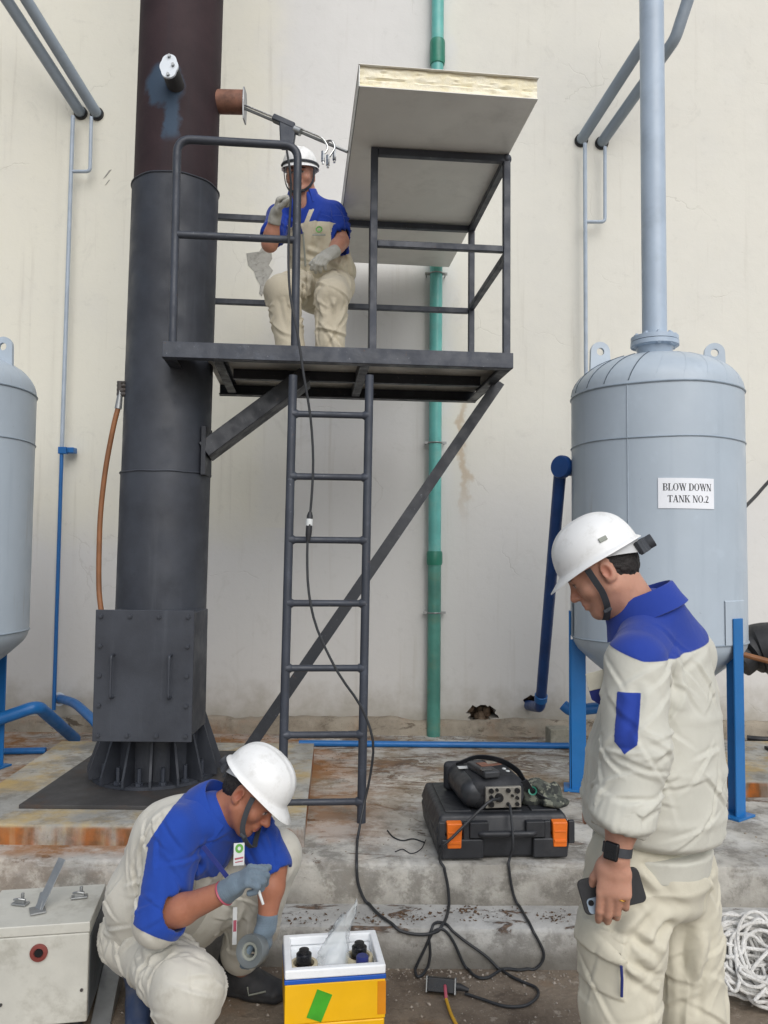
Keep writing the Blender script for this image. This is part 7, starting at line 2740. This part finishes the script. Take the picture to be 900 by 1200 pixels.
b.hexa([MM(MW + .004, .02, .0), MM(MW + .07, .02, .0), MM(MW + .07, MD, .0), MM(MW + .004, MD, .0), MM(MW + .004, .04, .012), MM(MW + .07, .04, .012), MM(MW + .07, MD, .10), MM(MW + .004, MD, .10)])
b.build('side_bracket', M['galv'], BX, smooth=False, bevel=.003)
for x, y in ((.04, .04), (MW - .04, .04), (.04, MD - .04), (MW - .04, MD - .04)):
    MB().cyl(MM(x, y, 0), MM(x, y, .046), .02, n=12).build('foot', M['rubber'], BX)
sc_ = P(48, 1116, m1.y)
q = MM(0, 0, 0); sx = (sc_ - m0).dot(exm) + MW
so_ = MM(sx, -.001, P(48, 1116, MM(sx, 0, 0).y).z)
so = MB().lathe([(0, -.001), (.028, -.001), (.028, .006), (.016, .008), (.015, .003), (.0, .003)], so_, axis=-eym, n=28).build('socket', paint('dark_red_socket', lin('#7a3a34'), .5), BX)
MB().cyl(so_ - eym * .003, so_ - eym * .006, .0135, n=20).build('socket_hole', M['black'], so)
for px, py in ((96, 1159), (6, 1168)):
    c = P(px, py, m1.y)
    sx = (c - m0).dot(exm) + MW
    c = MM(sx, -.001, c.z)
    MB().cyl(c, c - eym * .005, .005, n=10).build('screw', M['plate'], BX)
# toggle latches on the lid
for px, py, yaw in ((93, 1052, .3), (24, 1060, -.2)):
    c = PZ(px, py, ZM + .002)
    R_ = Matrix.Rotation(yaw, 3, 'Z')
    b = MB().box(c + UZ * .004, (.055, .030, .006), R_).box(c + UZ * .013, (.032, .014, .013), R_)
    b.tube([c + Vector((-.02, -.01, .02)), c + Vector((0, -.016, .026)), c + Vector((.02, -.01, .02))], .004, 6)
    b.cyl(c + Vector((0.005, .004, .018)), c + Vector((.005, .004, .038)), .006, n=10)
    b.build('toggle_latch', M['galv'], BX, bevel=.0015)
# flat metal blade standing on the lid
bt, bb = P(73, 1006, m1.y + .14), PZ(44, 1068, ZM + .002)
dvb = (bt - bb).normalized()
b = MB()
b.bar(bb, bt, .036, .003, ref=Vector((.5, .86, 0)))
b.box(bb + Vector((.0, 0, .004)), (.05, .06, .005), Matrix.Rotation(.5, 3, 'Z'))
b.bar(bb, bb + Vector((.0, .04, .05)), .03, .003, ref=Vector((.5, .86, 0)))
tag(b.build('metal_strap', M['galv'], None, org=bb, bevel=.001), 'bent flat metal strap standing up from the white box lid', 'strap')

# ------------------------------------------------------------------ rope heap at the right
rs = random.Random(5)
pts = []
rc0 = PZ(880, 1172, .0)
for k in range(30):
    cx, cy = rc0.x + rs.uniform(-.055, .07), rc0.y + rs.uniform(-.03, .04)
    ra, rb = rs.uniform(.05, .17), rs.uniform(.06, .15)
    ph, lean = rs.uniform(0, 6.28), rs.uniform(.5, 1.25)
    zb_ = rs.uniform(.02, .06) + k * .0030
    for j in range(9):
        a = ph + 2 * PI * j / 9 * (1 if k % 3 else -1)
        x = cx + ra * math.cos(a)
        y = cy + rb * math.sin(a) * math.cos(lean)
        z = max(.012, zb_ + rb * math.sin(a) * math.sin(lean) + rb * .8 + rs.uniform(-.012, .012))
        if y > Y1 - .02: y = Y1 - .02 + (y - Y1 + .02) * .2 if z < Z1 else y
        pts.append(Vector((x, y - .004 * (k % 5), z * .86)))


def rope_material():
    t = NT('white_braided_rope')
    c = t.mix(t.sm(t.noise(18, 5, .6), .3, .7), lin('#BDBBB6'), lin('#D9D8D4'))
    c = t.mix(t.math('MULTIPLY', t.sm(t.noise(7, 6, .7), .5, .65), .35), c, lin('#88857d'))
    v = t.voro(120)
    return t.done(c, .85, 0, t.bump(v, .7, .004))


M['rope'] = rope_material()
for px, py in ((905, 1190), (925, 1210), (960, 1240)):
    pts.append(G(px, py, .012))
o = MB().tube(smooth_path(pts, 6), .0066, 8).build('rope_coil', M['rope'], None, org=rc0)
tag(o, 'tangled heap of white rope against the step behind the standing man', 'rope')

# ------------------------------------------------------------------ litter: leaf flakes on the step, grit on the ground
M['leaf'] = paint('dry_leaf', lin('#5b4530'), .8, 0, .3, 30, .3, 200)
M['grit'] = paint('grit_stone', lin('#9a9186'), .85, 0, .3, 40, .3, 200)


def scatter(name, mat, n, fn, seed):
    rs = random.Random(seed)
    b = MB()
    for _ in range(n):
        p_, s, flat = fn(rs)
        R_ = Euler((rs.uniform(-.5, .5), rs.uniform(-.5, .5), rs.uniform(0, 6.3))).to_matrix()
        v = [R_ @ Vector((x * s, y * s * rs.uniform(.4, 1), z * s * flat)) for x, y, z in ((1, 0, 0), (0, 1, 0), (-1, 0, 0), (0, -1, 0), (0, 0, 1), (0, 0, -1))]
        b.add([p_ + q_ for q_ in v], [(0, 1, 4), (1, 2, 4), (2, 3, 4), (3, 0, 4), (1, 0, 5), (2, 1, 5), (3, 2, 5), (0, 3, 5)])
    return tag(b.build(name, mat, None, org=(0, 0, 0), smooth=False, fix=False), kind='stuff')


clumps = [(PZ(px, 1074, Z1).x, PZ(px, 1074 + dy_, Z1).y, sx_) for px, dy_, sx_ in ((345, 4, .08), (370, 2, .07), (425, 0, .11), (440, 5, .06), (470, 2, .1), (490, 0, .06), (535, -5, .09), (548, -2, .08), (590, -3, .06), (643, 2, .06), (655, 0, .05), (880, 4, .08))]


def leaf_at(rs):
    cx, cy, sx_ = rs.choice(clumps)
    y = min(max(rs.gauss(cy, .034), Y1 + .02), Y2 - .012)
    return Vector((rs.gauss(cx, sx_ * .6), y, Z1 + .003)), .0025 + .008 * rs.random() ** 3, .2


scatter('leaf_litter', M['leaf'], 420, leaf_at, 3)


def grit_at(rs):
    x = rs.uniform(-1.3, 1.9)
    y = rs.uniform(2.2, Y1 - .01) if rs.random() < .55 else Y1 - abs(rs.gauss(0, .06)) - .01
    return Vector((x, y, .002)), rs.choice((.003, .004, .004, .006, .009)), .7


scatter('grit', M['grit'], 1100, grit_at, 4)


def grit_top(rs):
    x, y = rs.uniform(-2.4, 2.2), rs.uniform(Y2 + .05, WALL_Y - .07)
    if rs.random() < .5: y = WALL_Y - .08 - abs(rs.gauss(0, .12))
    return Vector((x, y, Z2 + .001)), rs.choice((.003, .004, .006, .008)), .6


scatter('terrace_crumbs', M['footing'], 900, grit_top, 6)
